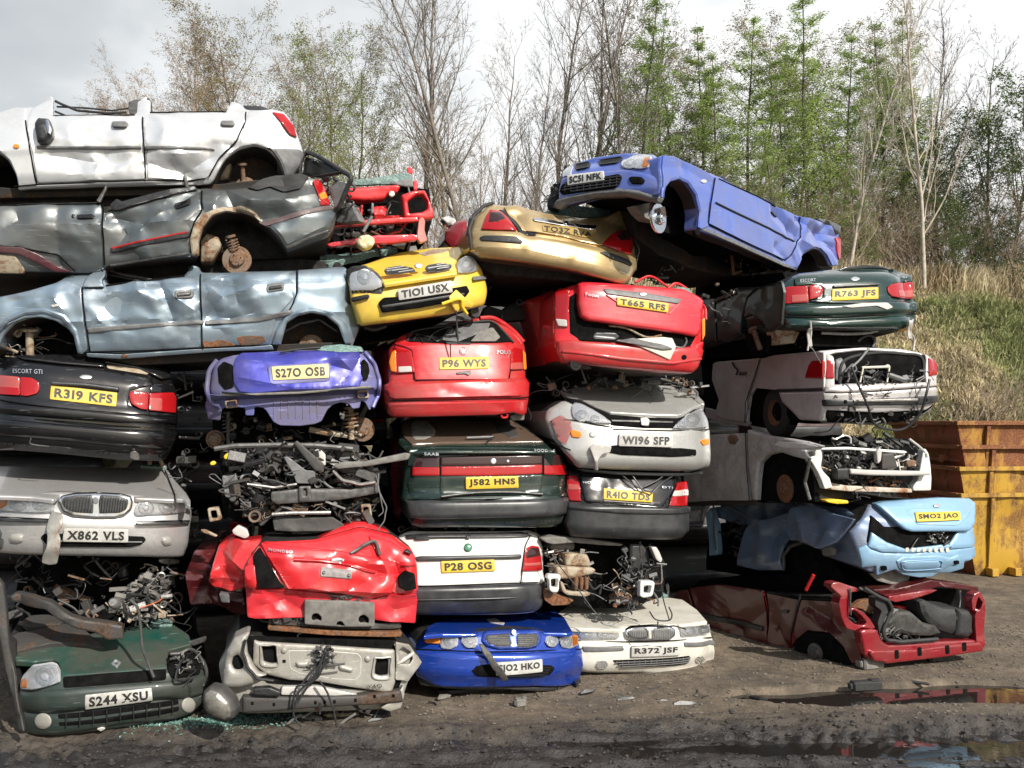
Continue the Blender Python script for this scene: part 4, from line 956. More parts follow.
def car_b4():
    f = Face('g 600,300', off=.78, seed=11, level='g 500,490 775,500', edges='z 226,600 420,600', cu=.12, pw=5, da=.013, df=2.2, prof=[(525,-.3),(545,-.12),(560,-.02),(590,.0),(596,-.05),(625,-.08)])
    c = Car('saloon_tail', 'crumpled bright red saloon tail with grey plate backing, above the silver wreck', 'scrap car', f, 'g 600,490')
    B = 'g 262,360 270,240 330,170 540,160 720,110 850,140 930,200 950,260 955,340 945,400 940,492 880,488 780,400 500,400 290,470 268,464'
    f.fold(('g 330,178 380,260 440,350', .03, .12), ('g 450,238 640,246 790,292 870,300', .03, .09), ('g 640,372 720,340 800,290', .03, .12), ('g 560,300 520,345 640,368', -.02, .10), ('g 200,150 160,230 235,340', .07, .2), ('g 255,170 205,250 275,310', -.06, .16), ('g 150,200 240,215 320,180', .04, .14), ('g 750,150 800,215 872,262', .04, .12), ('g 840,380 880,300 860,250', .03, .10), ('g 330,420 420,400 490,440', .02, .1), ('g 800,400 860,440 940,420', .025, .12))
    c.shell(B, W_RED, 3.3)
    c.p('boot_lid', 'g 322,172 440,182 640,202 760,228 870,246 884,268 862,330 842,376 760,392 640,372 520,352 432,356 400,300', W_RED, lift=.05, xd=.03, t=.04)
    c.p('badge', 'E 337.3,560 6.5,2.8', 'badge', lift=.08, cr=0)
    c.t('g 455,235 560,240 700,260 790,290', .008, 'red', lift=.075, name='lid_crease')
    pb = c.p('plate_backing', 'g 562,263 686,278 684,312 560,300', 'plat_g', lift=.065, r=.006)
    for q in ('E 323.5,571 1.5,1.5', 'E 348.5,574 1.5,1.5'): c.p('rivet', q, 'steel', lift=.08, par=pb)
    c.txt('g 355,188 452,198 450,208 355,200', 'MONDEO', lift=.075)
    c.txt('g 805,252 842,258 842,266 805,262', 'GHIA', lift=.075) if 0 else None
    c.p('rear_panel', 'g 262,352 300,356 430,358 640,378 780,396 850,380 945,376 950,400 940,490 880,488 780,480 500,470 300,472 270,466', W_RED3, lift=.02, xd=.02, t=.05)
    c.p('left_lamp_opening', 'g 292,220 318,190 345,230 400,330 420,352 320,352 300,330', 'void', lift=.025)
    c.p('right_lamp_opening', 'g 872,310 900,280 935,290 942,350 900,358 874,345', 'void', lift=.07)
    c.p('corner_post', 'g 258,340 262,260 300,255 308,330 300,355 262,354', W_RED, lift=.07)
    c.p('rear_wing', 'g 112,330 140,220 150,190 205,150 250,165 322,160 330,200 300,230 300,300 262,300 255,360 200,372 130,352', W_RED, f.back(-.15), t=.2, xd=.06, r=.05)
    c.p('flank', 'g 20,300 60,200 140,200 130,350 250,370 268,460 240,470 130,420 40,420', W_DRED, f.back(-.6), depth=1.5, taper=1, xd=.05)  # flank of the bright red car, its shade put into the darker red
    c.p('roof_fold', 'g 545,160 640,110 700,88 740,88 830,122 880,170 890,200 850,160 780,140 740,140 640,182 570,182', W_RED, f.back(-.1), t=.15, xd=.03, r=.02)
    c.p('roof_fold_inside', 'g 600,165 700,105 760,104 830,135 800,150 700,160', 'void', f.back(-.12), t=.1)
    c.p('quarter_panel', 'g 755,140 850,170 938,218 944,262 880,266 800,232 770,180', W_RED, f.back(.0), lift=.02, xd=.05)
    c.t('g 680,210 740,175 780,165 800,220', .015, 'steel', lift=.06, name='seal_strip')
    c.p('lamp_housing', 'g 890,200 905,190 925,205 920,212', 'black', lift=.08)
    sh = c.p('crash_foam', 'g 498,395 640,398 776,405 776,500 640,500 498,490', 'foam', lift=.07, t=.08, holes=('g 524,466 530,450 548,446 566,462 562,480 548,472 530,478', 'g 710,474 716,458 736,452 754,470 752,490 735,484 718,488', 'g 622,496 628,480 645,478 660,498'))
    c.p('foam_holes', 'g 515,440 765,450 765,500 515,494', 'void', lift=.03)
    c.p('sill_rail', 'g 355,462 420,460 500,492 700,498 884,492 888,515 700,520 355,500', 'dsteel', lift=-.02, t=.15, xd=.01)
    c.p('sill_rail', 'g 350,502 600,520 888,524 884,545 600,540 352,520', 'rust', lift=.02, t=.2, xd=.01)
    clutter(f, 'g 370,462 490,465 500,490 380,490', 12, .05, c.o, ['dsteel', 'steel'], (.01,.03), lift=-.0, seed=2, hoses=2)
    clutter(f, 'g 500,370 640,372 780,390 780,400 500,392', 14, .05, c.o, ['black', 'dsteel'], (.01,.03), lift=.04, seed=3, hoses=2)
    c.p('tow_box', 'g 155,375 200,380 200,412 165,410', 'midgrey', f.back(-.1), t=.1)
car_b4()
def car_b5():
    f = Face('s 540,200', dist=7.75, seed=12, level='s 220,370 880,340', edges='z 214,690 421,690', cu=.10, pw=5, da=.005)
    c = Car('stripped_tail', 'dull silver stripped car end with square openings, under the crumpled red tail at ground level', 'scrap car', f, 's 540,420')
    B = 's 235,70 300,90 880,110 960,150 985,180 930,270 890,390 830,400 200,420 130,400 100,300 80,200 150,80'
    c.shell(B, W_V40, 3.4)
    c.p('void_panel', 's 200,70 860,90 900,260 880,320 300,280 220,200', 'void', lift=.012)
    pn = c.p('rear_panel', 's 240,84 262,92 540,108 866,128 868,270 850,320 700,298 520,268 400,262 300,240 236,190', W_V40, lift=.05, t=.05, r=.02, holes=('s 276,110 336,112 344,186 320,190 284,180', 's 786,164 836,168 834,240 800,244 776,236 778,200'))
    c.p('rolled_recess', 's 392,128 560,130 700,142 718,160 715,238 690,262 600,258 440,232 400,210', plain('recess', (.50,.49,.45), .5, .2, .15, .2), lift=.054, bulge=-.03, r=.006, par=pn)
    for q in ('s 424,178 484,172 486,192 470,206 430,202', 's 612,196 630,188 680,206 676,226 620,216'): c.p('stamped_pad', q, W_V40, lift=.06, bulge=.02, r=.006, par=pn)
    for q in ('E 284,649 3,3', 'E 367,657.5 3,3'): c.p('round_boss', q, W_V40, lift=.06, bulge=.008, r=.004, par=pn)
    c.p('square_hole', 's 368,170 382,170 382,182 368,182', 'void', lift=.058, r=.001, cr=0)
    c.t('s 270,105 340,105 350,190 320,200 275,190 270,105', .008, 'steel', lift=.06, name='opening_edge').data.materials[0] = W_V40
    c.t('s 775,160 848,160 842,250 790,255 765,240 775,160', .008, 'steel', lift=.06, name='opening_edge').data.materials[0] = W_V40
    c.txt('s 742,276 806,272 806,292 742,292', 'V4O', 'dsteel', lift=.075, off=.01)
    c.p('corner_bumper', 's 98,300 108,200 118,140 150,85 210,58 222,62 205,100 212,160 240,210 262,240 300,250 262,262 236,290 180,305 130,308', W_V40, f.back(.12), t=.2, r=.04, holes=('s 140,200 146,170 166,158 186,180 196,210 180,226 152,224',))
    c.p('corner_hole', 's 130,230 140,150 190,150 200,230', 'void', f.back(.08), t=.05)
    c.t('s 205,70 195,120 215,190 260,240 330,250', .012, 'black', lift=.14, name='seal_strip')
    c.p('right_wing', 's 866,90 930,105 960,150 986,182 950,225 925,268 900,262 866,258 870,180', W_V40, lift=.06, xd=.03, holes=('s 880,130 900,112 935,135 945,165 930,190 885,185',))
    c.p('torn_edge', 's 870,190 900,160 950,130 948,145 900,180', 'wht_l', lift=.08)
    c.p('beam', 's 190,328 300,326 450,330 700,322 890,300 900,352 780,362 500,378 300,395 190,400', 'dsteel', lift=.10, t=.1, r=.02)
    for q in ((235,355),(330,360),(512,352),(553,350),(596,348),(688,342),(772,325),(855,322)):
        c.p('square_hole', 's %d,%d %d,%d %d,%d %d,%d' % (q[0]-6,q[1]-7,q[0]+6,q[1]-7,q[0]+6,q[1]+7,q[0]-6,q[1]+7), 'void', lift=.103, r=.001, cr=0, t=.004)
    c.p('vent_block', 's 240,285 310,280 360,300 355,318 240,312', 'black', lift=.14, t=.06)
    c.p('white_trim', 's 365,286 520,284 600,300 700,320 600,326 360,322', 'wht_l', lift=.08, t=.04)
    c.p('bumper_end', 's 860,340 900,280 906,320 890,380 840,395 800,380', W_V40, lift=.08, t=.05)
    clutter(f, 's 505,110 590,100 590,180 520,180', 22, .06, c.o, ['black', 'steel'], (.01,.03), lift=.14, seed=5, hoses=3)
    for q in ('s 550,120 520,200 470,280 430,340', 's 560,120 540,190 500,240 470,260 430,270 415,330 418,400 450,445', 's 570,140 520,230 480,260', 's 530,245 560,290 590,370 605,450', 's 545,150 500,230 440,290 420,360', 's 640,170 560,180 500,220', 's 530,340 530,390'):
        c.t(q, .009, 'black', lift=.18, name='cable')
    clutter(f, 's 480,395 700,385 860,380 860,410 500,430', 20, .2, c.o, ['dsteel', 'black', 'rust'], (.015,.04), lift=.0, seed=6, hoses=4)
    c.p('teal_fog_lamp', 's 20,300 60,300', 'teal') if 0 else None
car_b5()
# ================================================================ column three
def car_c1():
    f = Face('i 540,450', off=.1, level='i 210,500 800,620', edges='i 190,480 868,560', cu=.20, pw=4, seed=13, da=.008, prof=[(200,-.32),(215,-.16),(232,-.06),(245,.0),(262,.02),(275,-.05),(290,-.14)])
    c = Car('hatchback_car', 'metallic gold hatchback seen from behind with kinked tailgate, lying tilted', 'scrap car', f, 'i 540,560')
    B = 'i 198,470 205,400 225,345 285,292 330,298 420,312 480,335 600,352 740,345 798,318 840,365 862,470 862,560 822,622 780,610 600,560 420,530 240,510 205,486'
    f.fold(('i 300,300 390,350 430,415', .03, .12), ('i 420,322 560,352 740,352', .03, .10), ('i 815,340 740,400 640,420', .04, .14), ('i 740,350 700,400', -.03, .1), ('i 240,470 420,480 600,520 820,580', -.012, .06))
    c.shell(B, W_GOLD, 3.0)
    c.p('tailgate', 'i 335,308 380,302 440,318 500,332 640,352 745,352 798,320 812,345 815,375 770,420 722,464 560,425 408,402 385,365 350,335', W_GOLD, lift=.03, xd=.02)
    c.p('tailgate_gap', 'i 315,318 345,318 385,345 410,402 470,412 460,424 400,414 372,372', 'gloss', lift=.02)
    l = c.p('tail_lamp', 'i 243,398 262,345 280,318 325,326 350,350 388,404 300,402', 'red_l', lift=.03, bulge=.02)
    c.p('smoked_section', 'i 268,372 278,330 320,330 340,356 310,380', 'smk_l', lift=.045, par=l, bulge=.01)
    l = c.p('tail_lamp', 'i 724,458 760,420 795,400 840,400 852,412 850,470 840,500 790,486', 'red_l', lift=.03, bulge=.02)
    c.p('smoked_section', 'i 780,430 805,406 838,406 836,446 800,452', 'smk_l', lift=.045, par=l, bulge=.01)
    c.p('bumper', 'i 205,410 240,404 400,408 430,420 600,448 720,470 840,505 862,500 864,560 820,622 780,610 600,560 420,530 240,510 205,484', W_GOLD, lift=.03, r=.03)
    c.p('bumper_strip', 'i 234,432 250,425 380,428 408,446 404,458 340,452 240,446', 'black', lift=.045)
    c.p('bumper_strip', 'i 714,492 735,488 830,522 845,538 838,548 760,518', 'black', lift=.045)
    c.p('chrome_bar', 'i 446,355 470,354 600,376 700,384 700,394 690,402 580,388 450,366', 'chrome', lift=.05)
    k = c.p('number_plate', 'i 484,380 560,386 690,400 690,434 600,420 486,408', plain('grimy_gold_plate', (.30,.20,.05), .5, 0, .3, .1, 14), lift=.042)
    text(f, 'i 492,386 684,408 684,428 492,406', 'TO3Z RVA', M['ink'], k, .048, 'plate_lettering', .02)
    c.p('badge', 'E 564.5,223.5 2.5,2.5', 'chrome', lift=.07, cr=0)
    c.p('crushed_rear_window', 'i 470,328 540,318 620,300 700,310 790,322 760,346 640,352 520,344', 'teal', f.back(-.15), t=.1, xd=.05)
    clutter(f.back(-.2), 'i 560,330 600,300 680,300 720,340 600,345', 12, .2, c.o, ['black', 'wht_l', 'steel'] and ['black', 'steel', 'midgrey'], (.015,.04), seed=7, hoses=4)
    c.t('i 205,480 196,400 215,345 255,305 290,292', .02, 'rubber', lift=.0, name='door_seal'); c.t('i 240,310 205,350 192,420', .015, 'steel', lift=-.05, name='door_seal')
    c.t('i 810,322 850,370 870,470 866,560', .018, 'rubber', lift=-.05, name='door_seal'); c.t('i 840,340 870,380 876,420 862,440 880,480 870,520', .008, 'alu', lift=-.02, name='torn_wire')
    c.p('front_wing', 'i 188,352 195,470 130,478 100,440 105,400 135,368', W_DRED2, f.back(-.7), t=.4, r=.05)  # gold car's side panel coloured dark red for its reflections
    c.p('wing_mirror', 'i 88,352 105,342 138,350 148,362 130,382 105,370', 'wht_l', f.back(-.7), t=.1, r=.03)
    c.p('underside', 'i 210,500 420,530 600,560 780,612 760,640 560,600 300,580 220,540', 'dark', f.back(-.2), depth=2., taper=1)
car_c1()
def car_c2():
    f = Face('h 495,330', off=.0, level='h 300,357 670,355', edges='h 180,400 760,400', cu=.20, pw=4, seed=14, prof=[(318,-.42),(342,-.17),(350,-.15),(378,-.05),(383,.0),(397,.03),(399,.0),(402,.03),(418,-.02)])
    c = Car('small_hatchback', 'red small hatchback seen from behind with yellow plate P96 WYS', 'scrap car', f, 'h 495,510')
    B = 'h 176,400 180,378 198,372 195,300 195,240 222,200 245,182 300,160 400,140 560,110 618,113 680,150 735,205 745,260 745,350 758,370 757,430 745,500 700,490 600,500 210,510 180,450'
    c.shell(B, W_RED2, 3.4)
    c.p('tailgate', 'h 216,216 235,190 262,178 270,208 440,216 690,214 700,230 684,250 678,325 672,357 300,359 292,300 288,242 260,228', W_RED2, lift=.018)
    c.p('window_opening', 'h 268,205 300,165 400,150 560,128 610,132 650,170 690,208 560,214 350,214', 'void', lift=.012, bulge=-.05)
    c.p('parcel_shelf', 'h 400,200 430,160 520,135 600,132 590,160 470,208', 'midgrey', lift=.024, t=.01, xd=.01); c.p('seat_back', 'h 520,206 560,160 610,150 640,190 620,206', 'foam', lift=.028, t=.01)
    c.t('h 268,206 290,168 400,148 560,126 612,130 650,165 692,210', .012, 'rubber', lift=.02, name='window_seal'); c.t('h 560,112 620,114 690,160 735,208', .022, 'red', lift=.0, name='roof_edge')
    for q in ('h 300,175 360,190 390,205 440,160', 'h 350,205 380,170 450,150 470,205', 'h 290,205 310,180 330,212', 'h 400,205 440,150 480,175'): c.t(q, .006, 'black', lift=.03, name='torn_wire')
    c.p('wiper', 'h 420,205 520,208 522,218 420,216', 'black', lift=.03)
    l = c.p('tail_lamp', 'h 196,290 205,245 225,236 275,242 290,270 297,330 225,334 200,325', 'red_l', lift=.03)
    c.p('indicator', 'h 194,290 204,250 222,240 224,330 202,326', 'amb_l', lift=.037, par=l); c.p('reverse_lamp', 'h 230,307 284,305 287,328 232,331', 'wht_l', lift=.037, par=l)
    l = c.p('tail_lamp', 'h 682,240 700,230 728,240 732,318 678,320', 'red_l', lift=.03); c.p('indicator', 'h 730,240 740,250 745,318 733,320', 'amb_l', lift=.03, par=l); c.p('lamp_lower', 'h 680,292 728,290 730,318 678,319', 'pale_l', lift=.037, par=l)
    f.fold(('h 300,420 420,400 520,430', .006, .08), ('h 560,440 650,470 740,450', .008, .1)); c.gaps(.018, 'h 214,224 242,258', 'h 292,300 299,360 480,360 673,358 680,322 688,255', 'h 440,218 442,300'); c.gaps(.045, 'h 196,443 400,441 700,436 750,430')
    c.plate('h 395,271 593,268 593,315 396,319', 'P96 WYS', lift=.03)
    c.t('E 463,351 3.6,3.6', .0035, 'badge', lift=.03, name='badge_ring', sm=False); c.txt('h 482,236 502,236 500,252 484,252', 'W', lift=.03)
    c.txt('h 625,241 680,243 680,258 625,256', 'POLO', lift=.03)
    c.p('lock_handle', 'h 463,330 520,322 522,334 512,345 500,336 465,338', 'midgrey', lift=.035)
    c.p('bumper_upper', 'h 200,376 240,370 745,352 757,370 754,428 700,434 210,446 190,420 178,400', W_RED2, lift=.04, r=.03)
    c.p('bumper_lower', 'h 186,452 210,448 700,438 748,432 747,490 735,502 690,490 620,500 400,506 210,508 190,490', W_RED2, lift=.03, r=.03)
    c.p('mud_flap', 'h 690,505 740,480 750,490 748,520 700,522', 'foam', lift=-.1, t=.03)
    c.t('h 645,500 650,510 668,508 668,496', .01, 'red', lift=.0, name='tow_loop'); c.t('h 755,470 768,500 765,520', .008, 'black', lift=-.05, name='torn_wire')
    c.p('rear_side', 'h 135,230 190,205 192,300 180,370 172,440 150,470 138,330', W_DRED, f.back(-.5), t=.3)  # shaded left side, painted with the darkened red
car_c2()
def car_c3():
    f = Face('l 355,60', off=.06, level='l 272,60 440,57', edges='z 400,500 567,500', cu=.16, pw=5, seed=15, prof=[(416,-.9),(444,-.12),(452,-.05),(478,-.02),(494,-.02),(497,.04),(516,.05),(527,-.02)])
    c = Car('hatchback_car', 'bottle green hatchback seen from behind with full width red lamp band and plate J582 HNS', 'scrap car', f, 'l 355,170')
    B = 'z 402,500 404,470 408,452 414,446 480,448 553,449 560,458 567,475 569,498 562,520 556,527 415,527 405,515'
    c.shell(B, W_SAAB, 3.6)
    g = f.tilt(447, 418, .85, ax=475)
    c.p('tailgate', 'h 232,600 240,560 240,530 270,512 400,506 520,506 690,514 770,560 860,640 700,632 400,630 275,640', W_SAAB, g, t=.1, r=.03)
    wn = c.p('rear_window', 'h 252,590 246,560 254,528 290,518 400,512 600,514 680,522 740,560 815,612 600,616 400,618 288,624', lens('brown_tinted_glass', (.11,.075,.055), .1), g, lift=.02, r=.008)
    c.p('headrest', 'h 285,590 282,540 300,528 350,530 385,570 380,590 340,606 296,606', 'foam', g, lift=.027, r=.02, par=wn, t=.004); c.p('headrest', 'h 612,530 660,530 700,560 716,590 680,600 630,570', 'dsteel', g, lift=.025, par=wn, t=.004)
    c.t('h 505,610 560,608 612,606', .012, 'midgrey', f=g, lift=.05, name='wiper_blade'); c.t('h 590,625 598,615 612,608', .01, 'black', f=g, lift=.05, name='wiper_arm')
    c.p('lid_edge', 'h 276,634 400,632 700,634 858,640 858,658 700,656 400,656 280,662', W_SAAB, lift=.07, r=.02)
    c.p('light_panel', 'h 300,668 400,666 700,658 880,656 900,720 l 592,6 590,60 585,78 195,90 95,86 88,40 95,20 h 290,690', W_SAAB, lift=.012)
    l = c.p('tail_lamp', 'h 300,670 396,668 396,742 286,742 286,700', 'smk_l', lift=.035); c.p('lamp_lower', 'h 288,708 396,708 396,742 286,742', 'red_l', lift=.042, par=l)
    c.p('red_lamp_band', 'h 402,706 600,704 806,698 806,734 600,742 402,742', 'red_l', lift=.035)
    c.p('upper_trim', 'h 402,668 600,664 806,660 806,695 600,700 402,702', 'smk_l', lift=.035)
    l = c.p('tail_lamp', 'h 812,660 880,658 898,700 904,738 812,738', 'smk_l', lift=.035); c.p('lamp_lower', 'h 812,702 898,698 903,738 812,738', 'red_l', lift=.042, par=l)
    c.p('badge', 'E 492.5,461 3,3', 'badge', lift=.045, cr=0); c.p('lock', 'E 507,461 1.5,1.5', 'badge', lift=.045, cr=0)
    c.txt('h 332,648 390,650 390,662 332,660', 'SAAB', lift=.08); c.txt('h 768,634 850,636 850,648 768,646', '9OOO CS', lift=.08)
    c.p('recess_panel', 'l 192,20 518,14 516,78 400,72 300,78 192,86', W_SAAB, lift=.03, bulge=-.012)
    c.t('l 194,84 300,72 420,70 516,76', .01, 'steel', lift=.045, name='chrome_lip')
    c.gaps(.035, 'h 399,668 399,744', 'h 809,658 809,738', 'l 192,88 300,80 516,80'); c.gaps(.03, 'l 90,92 300,93 590,84')
    c.plate('l 271,22 438,18 440,56 272,61', 'J582 HNS', lift=.05)
    c.p('bumper', 'l 76,95 115,98 400,96 606,86 606,130 590,142 400,152 130,158 90,150', 'greypl', lift=.04, r=.035)
    c.p('bumper_apron', 'l 90,155 130,162 400,156 592,145 585,170 560,180 300,182 130,186 100,176', 'greypl', lift=.0, r=.03)
    clutter(f.back(-.2), 'z 400,520 560,522 548,534 405,536', 20, .3, c.o, ['dsteel', 'black', 'steel'], (.015,.04), seed=65, hoses=5)
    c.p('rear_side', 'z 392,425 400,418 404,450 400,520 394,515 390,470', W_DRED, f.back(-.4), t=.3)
    c.p('exhaust_tip', 'E 430,528 4,2.5', 'void', lift=-.05)
car_c3()
def car_c4():
    f = Face('l 280,340', off=.02, level='l 150,370 460,360', edges='z 397,560 545,560', cu=.16, pw=5, seed=16, prof=[(530,-.16),(545,-.06),(556,-.03),(580,.0),(584,.05),(600,.05),(613,-.02)])
    c = Car('hatchback_car', 'white hatchback seen from behind with dark grey bumper and plate P28 OSG', 'scrap car', f, 'l 280,460')
    B = 'l 52,220 70,206 100,196 480,194 505,205 522,245 528,360 520,430 500,455 150,466 60,460 50,330'
    c.shell(B, W_WHITE, 3.4)
    c.p('tailgate', 'l 56,218 105,204 460,200 478,210 462,245 452,320 448,358 130,370 60,366', W_WHITE, lift=.02, r=.02)
    c.p('roof_gutter', 'l 80,208 130,203 460,198 478,206 470,212 130,216 84,218', 'black', lift=.05, t=.2); c.t('l 470,200 500,205 520,225', .012, 'foam', lift=.0, name='broken_trim')
    c.p('wiper_base', 'l 105,208 150,204 160,220 110,222', 'black', lift=.06); c.p('wiper_base', 'l 270,205 288,205 286,218 272,218', 'black', lift=.06); c.t('l 150,212 270,210', .01, 'black', lift=.06, sm=False, name='wiper_arm')
    c.p('rear_wing', 'l 454,358 456,325 520,322 524,358 512,362', W_WHITE, lift=.018)
    l = c.p('tail_lamp', 'l 453,322 458,280 466,250 484,240 506,244 514,280 518,318', 'red_l', lift=.035); c.p('lamp_upper', 'l 466,262 480,246 504,248 510,272 464,280', 'smk_l', lift=.042, par=l); c.p('reverse_lamp', 'l 460,296 512,292 515,302 459,306', 'pale_l', lift=.042, par=l)
    c.p('trim_strip', 'l 108,278 130,274 300,272 450,268 450,282 300,286 112,290', 'greypl', lift=.045, r=.012)
    c.gaps(.02, 'l 449,362 452,318 463,245 480,208', 'l 62,366 130,371 448,360 524,358')
    c.plate('l 193,290 364,284 366,321 195,327', 'P28 OSG', lift=.04)
    c.p('badge', 'E 467.5,547 4.2,4.2', plain('green_badge', (.06,.19,.12), .3, 0, .4, .1, 40), lift=.04, cr=0, bulge=.008)
    c.p('bumper', 'l 60,376 130,372 450,364 526,358 524,400 516,436 500,450 460,456 150,464 62,458', 'greypl', lift=.05, r=.04)
    c.t('l 60,412 150,412 400,406 520,398', .008, 'black', lift=.058, name='bumper_groove')
car_c4()
def car_c5():
    f = Face('l 420,600', off=.36, level='l 180,690 560,688', edges='z 410,650 584,650', cu=.26, pw=3, seed=17, prof=[(632,-.10),(645,-.03),(651,.0),(654,.04),(672,.06),(684,-.01)])
    c = Car('saloon_car', 'royal blue saloon seen from the front at ground level with plate SJ02 HKO', 'scrap car', f, 'l 420,680')
    B = 'l 100,600 115,560 140,530 180,524 330,518 510,516 600,520 628,530 646,575 647,640 636,682 500,692 180,690 115,660'
    c.shell(B, W_BLUE, 3.6)
    bn = f.tilt(633, 611, .9, ax=511)
    c.p('bonnet', 'l 140,530 150,500 200,475 400,462 560,450 590,470 618,518 600,522 520,520 505,512 430,508 330,514 310,524 200,524', W_BLUE, bn, t=.01, r=.012)
    c.p('bonnet_scratches', 'l 340,478 370,476 400,490 395,496 350,488', 'wht_l', bn, lift=.004, r=.001, t=.002, xd=0)
    c.p('grille_surround', 'l 322,545 328,522 345,514 420,512 430,506 440,512 500,510 516,522 516,548 500,566 460,572 380,574 340,564', W_BLUE, lift=.03, r=.02)
    for q, n in (('l 335,540 338,525 412,520 420,560 375,562 348,554', 0), ('l 434,522 498,520 506,532 498,556 470,564 436,562', 1)):
        g = c.p('grille_mesh', q, 'black', lift=.036); bars(f, q, 7, False, .003, M['steel'], g, .04); bars(f, q, 16, True, .0022, M['steel'], g, .04)
    c.p('badge', 'E 512.5,631 2.6,2.6', 'badge', lift=.055, cr=0)
    c.head('l 190,560 196,530 235,524 250,535 248,560 225,572 200,570', ['E 450,640.5 7.2,7'], lift=.02); c.head('l 258,548 262,530 285,524 312,532 314,556 300,568 272,566', ['E 469,641 6.6,6.4'], lift=.02)
    c.p('indicator', 'l 140,548 152,530 194,528 190,554 150,552', 'amb_l', lift=.03)
    c.head('l 526,548 532,532 548,526 566,534 570,550 560,564 538,564', ['E 551.5,641 5.5,5.5'], lift=.02); c.head('l 572,540 580,530 610,526 632,534 632,558 605,570 580,566', ['E 565.5,641 6,6.3'], lift=.02, amber='l 612,528 630,528 632,556 614,562')
    c.p('front_bumper', 'l 104,600 112,574 200,578 340,582 520,578 646,574 648,640 637,684 500,692 420,694 180,692 118,662', W_BLUE, lift=.02, r=.03)
    c.p('air_intake', 'l 290,640 320,622 360,618 545,622 558,632 540,654 500,660 380,662 310,658', 'void', lift=.024, bulge=-.05); bars(f, 'l 400,630 540,626 530,654 400,658', 6, False, .003, M['black'], c.o, .02)
    c.gaps(.02, 'l 112,571 200,575 340,580 520,576 645,571')
    c.plate('l 366,612 515,601 516,641 368,654', 'SJO2 HKO', 'w', lift=.055)
    for q in ('E 449,669 7,6', 'E 569,667.5 6,5.5'): k = c.p('fog_lamp_recess', q, W_BLUE, lift=.023, bulge=-.05, cr=0); c.p('fog_lamp', q, 'gloss', lift=-.01, par=k, cr=0)
    c.p('bumper_hole', 'l 296,636 310,622 322,630 318,650 300,654', 'void', lift=.026)
    c.p('splitter', 'l 120,668 300,694 500,696 636,686 630,696 400,704 200,700 130,690', 'black', lift=-.02, t=.1)
    return f
fc5 = car_c5()
b = patch(fc5, 'l 308,546 322,548 345,575 360,600 384,628 402,660 385,668 366,640 350,624 338,600 318,572', 'hanging_trim_strip', plain('dirty_trim', (.07,.065,.06), .6, .1, .5, .6, 20), None, lift=.13, t=.015, xd=.03)
tag(b, 'dark bent trim strip hanging across the royal blue saloon\'s front', 'trim strip')
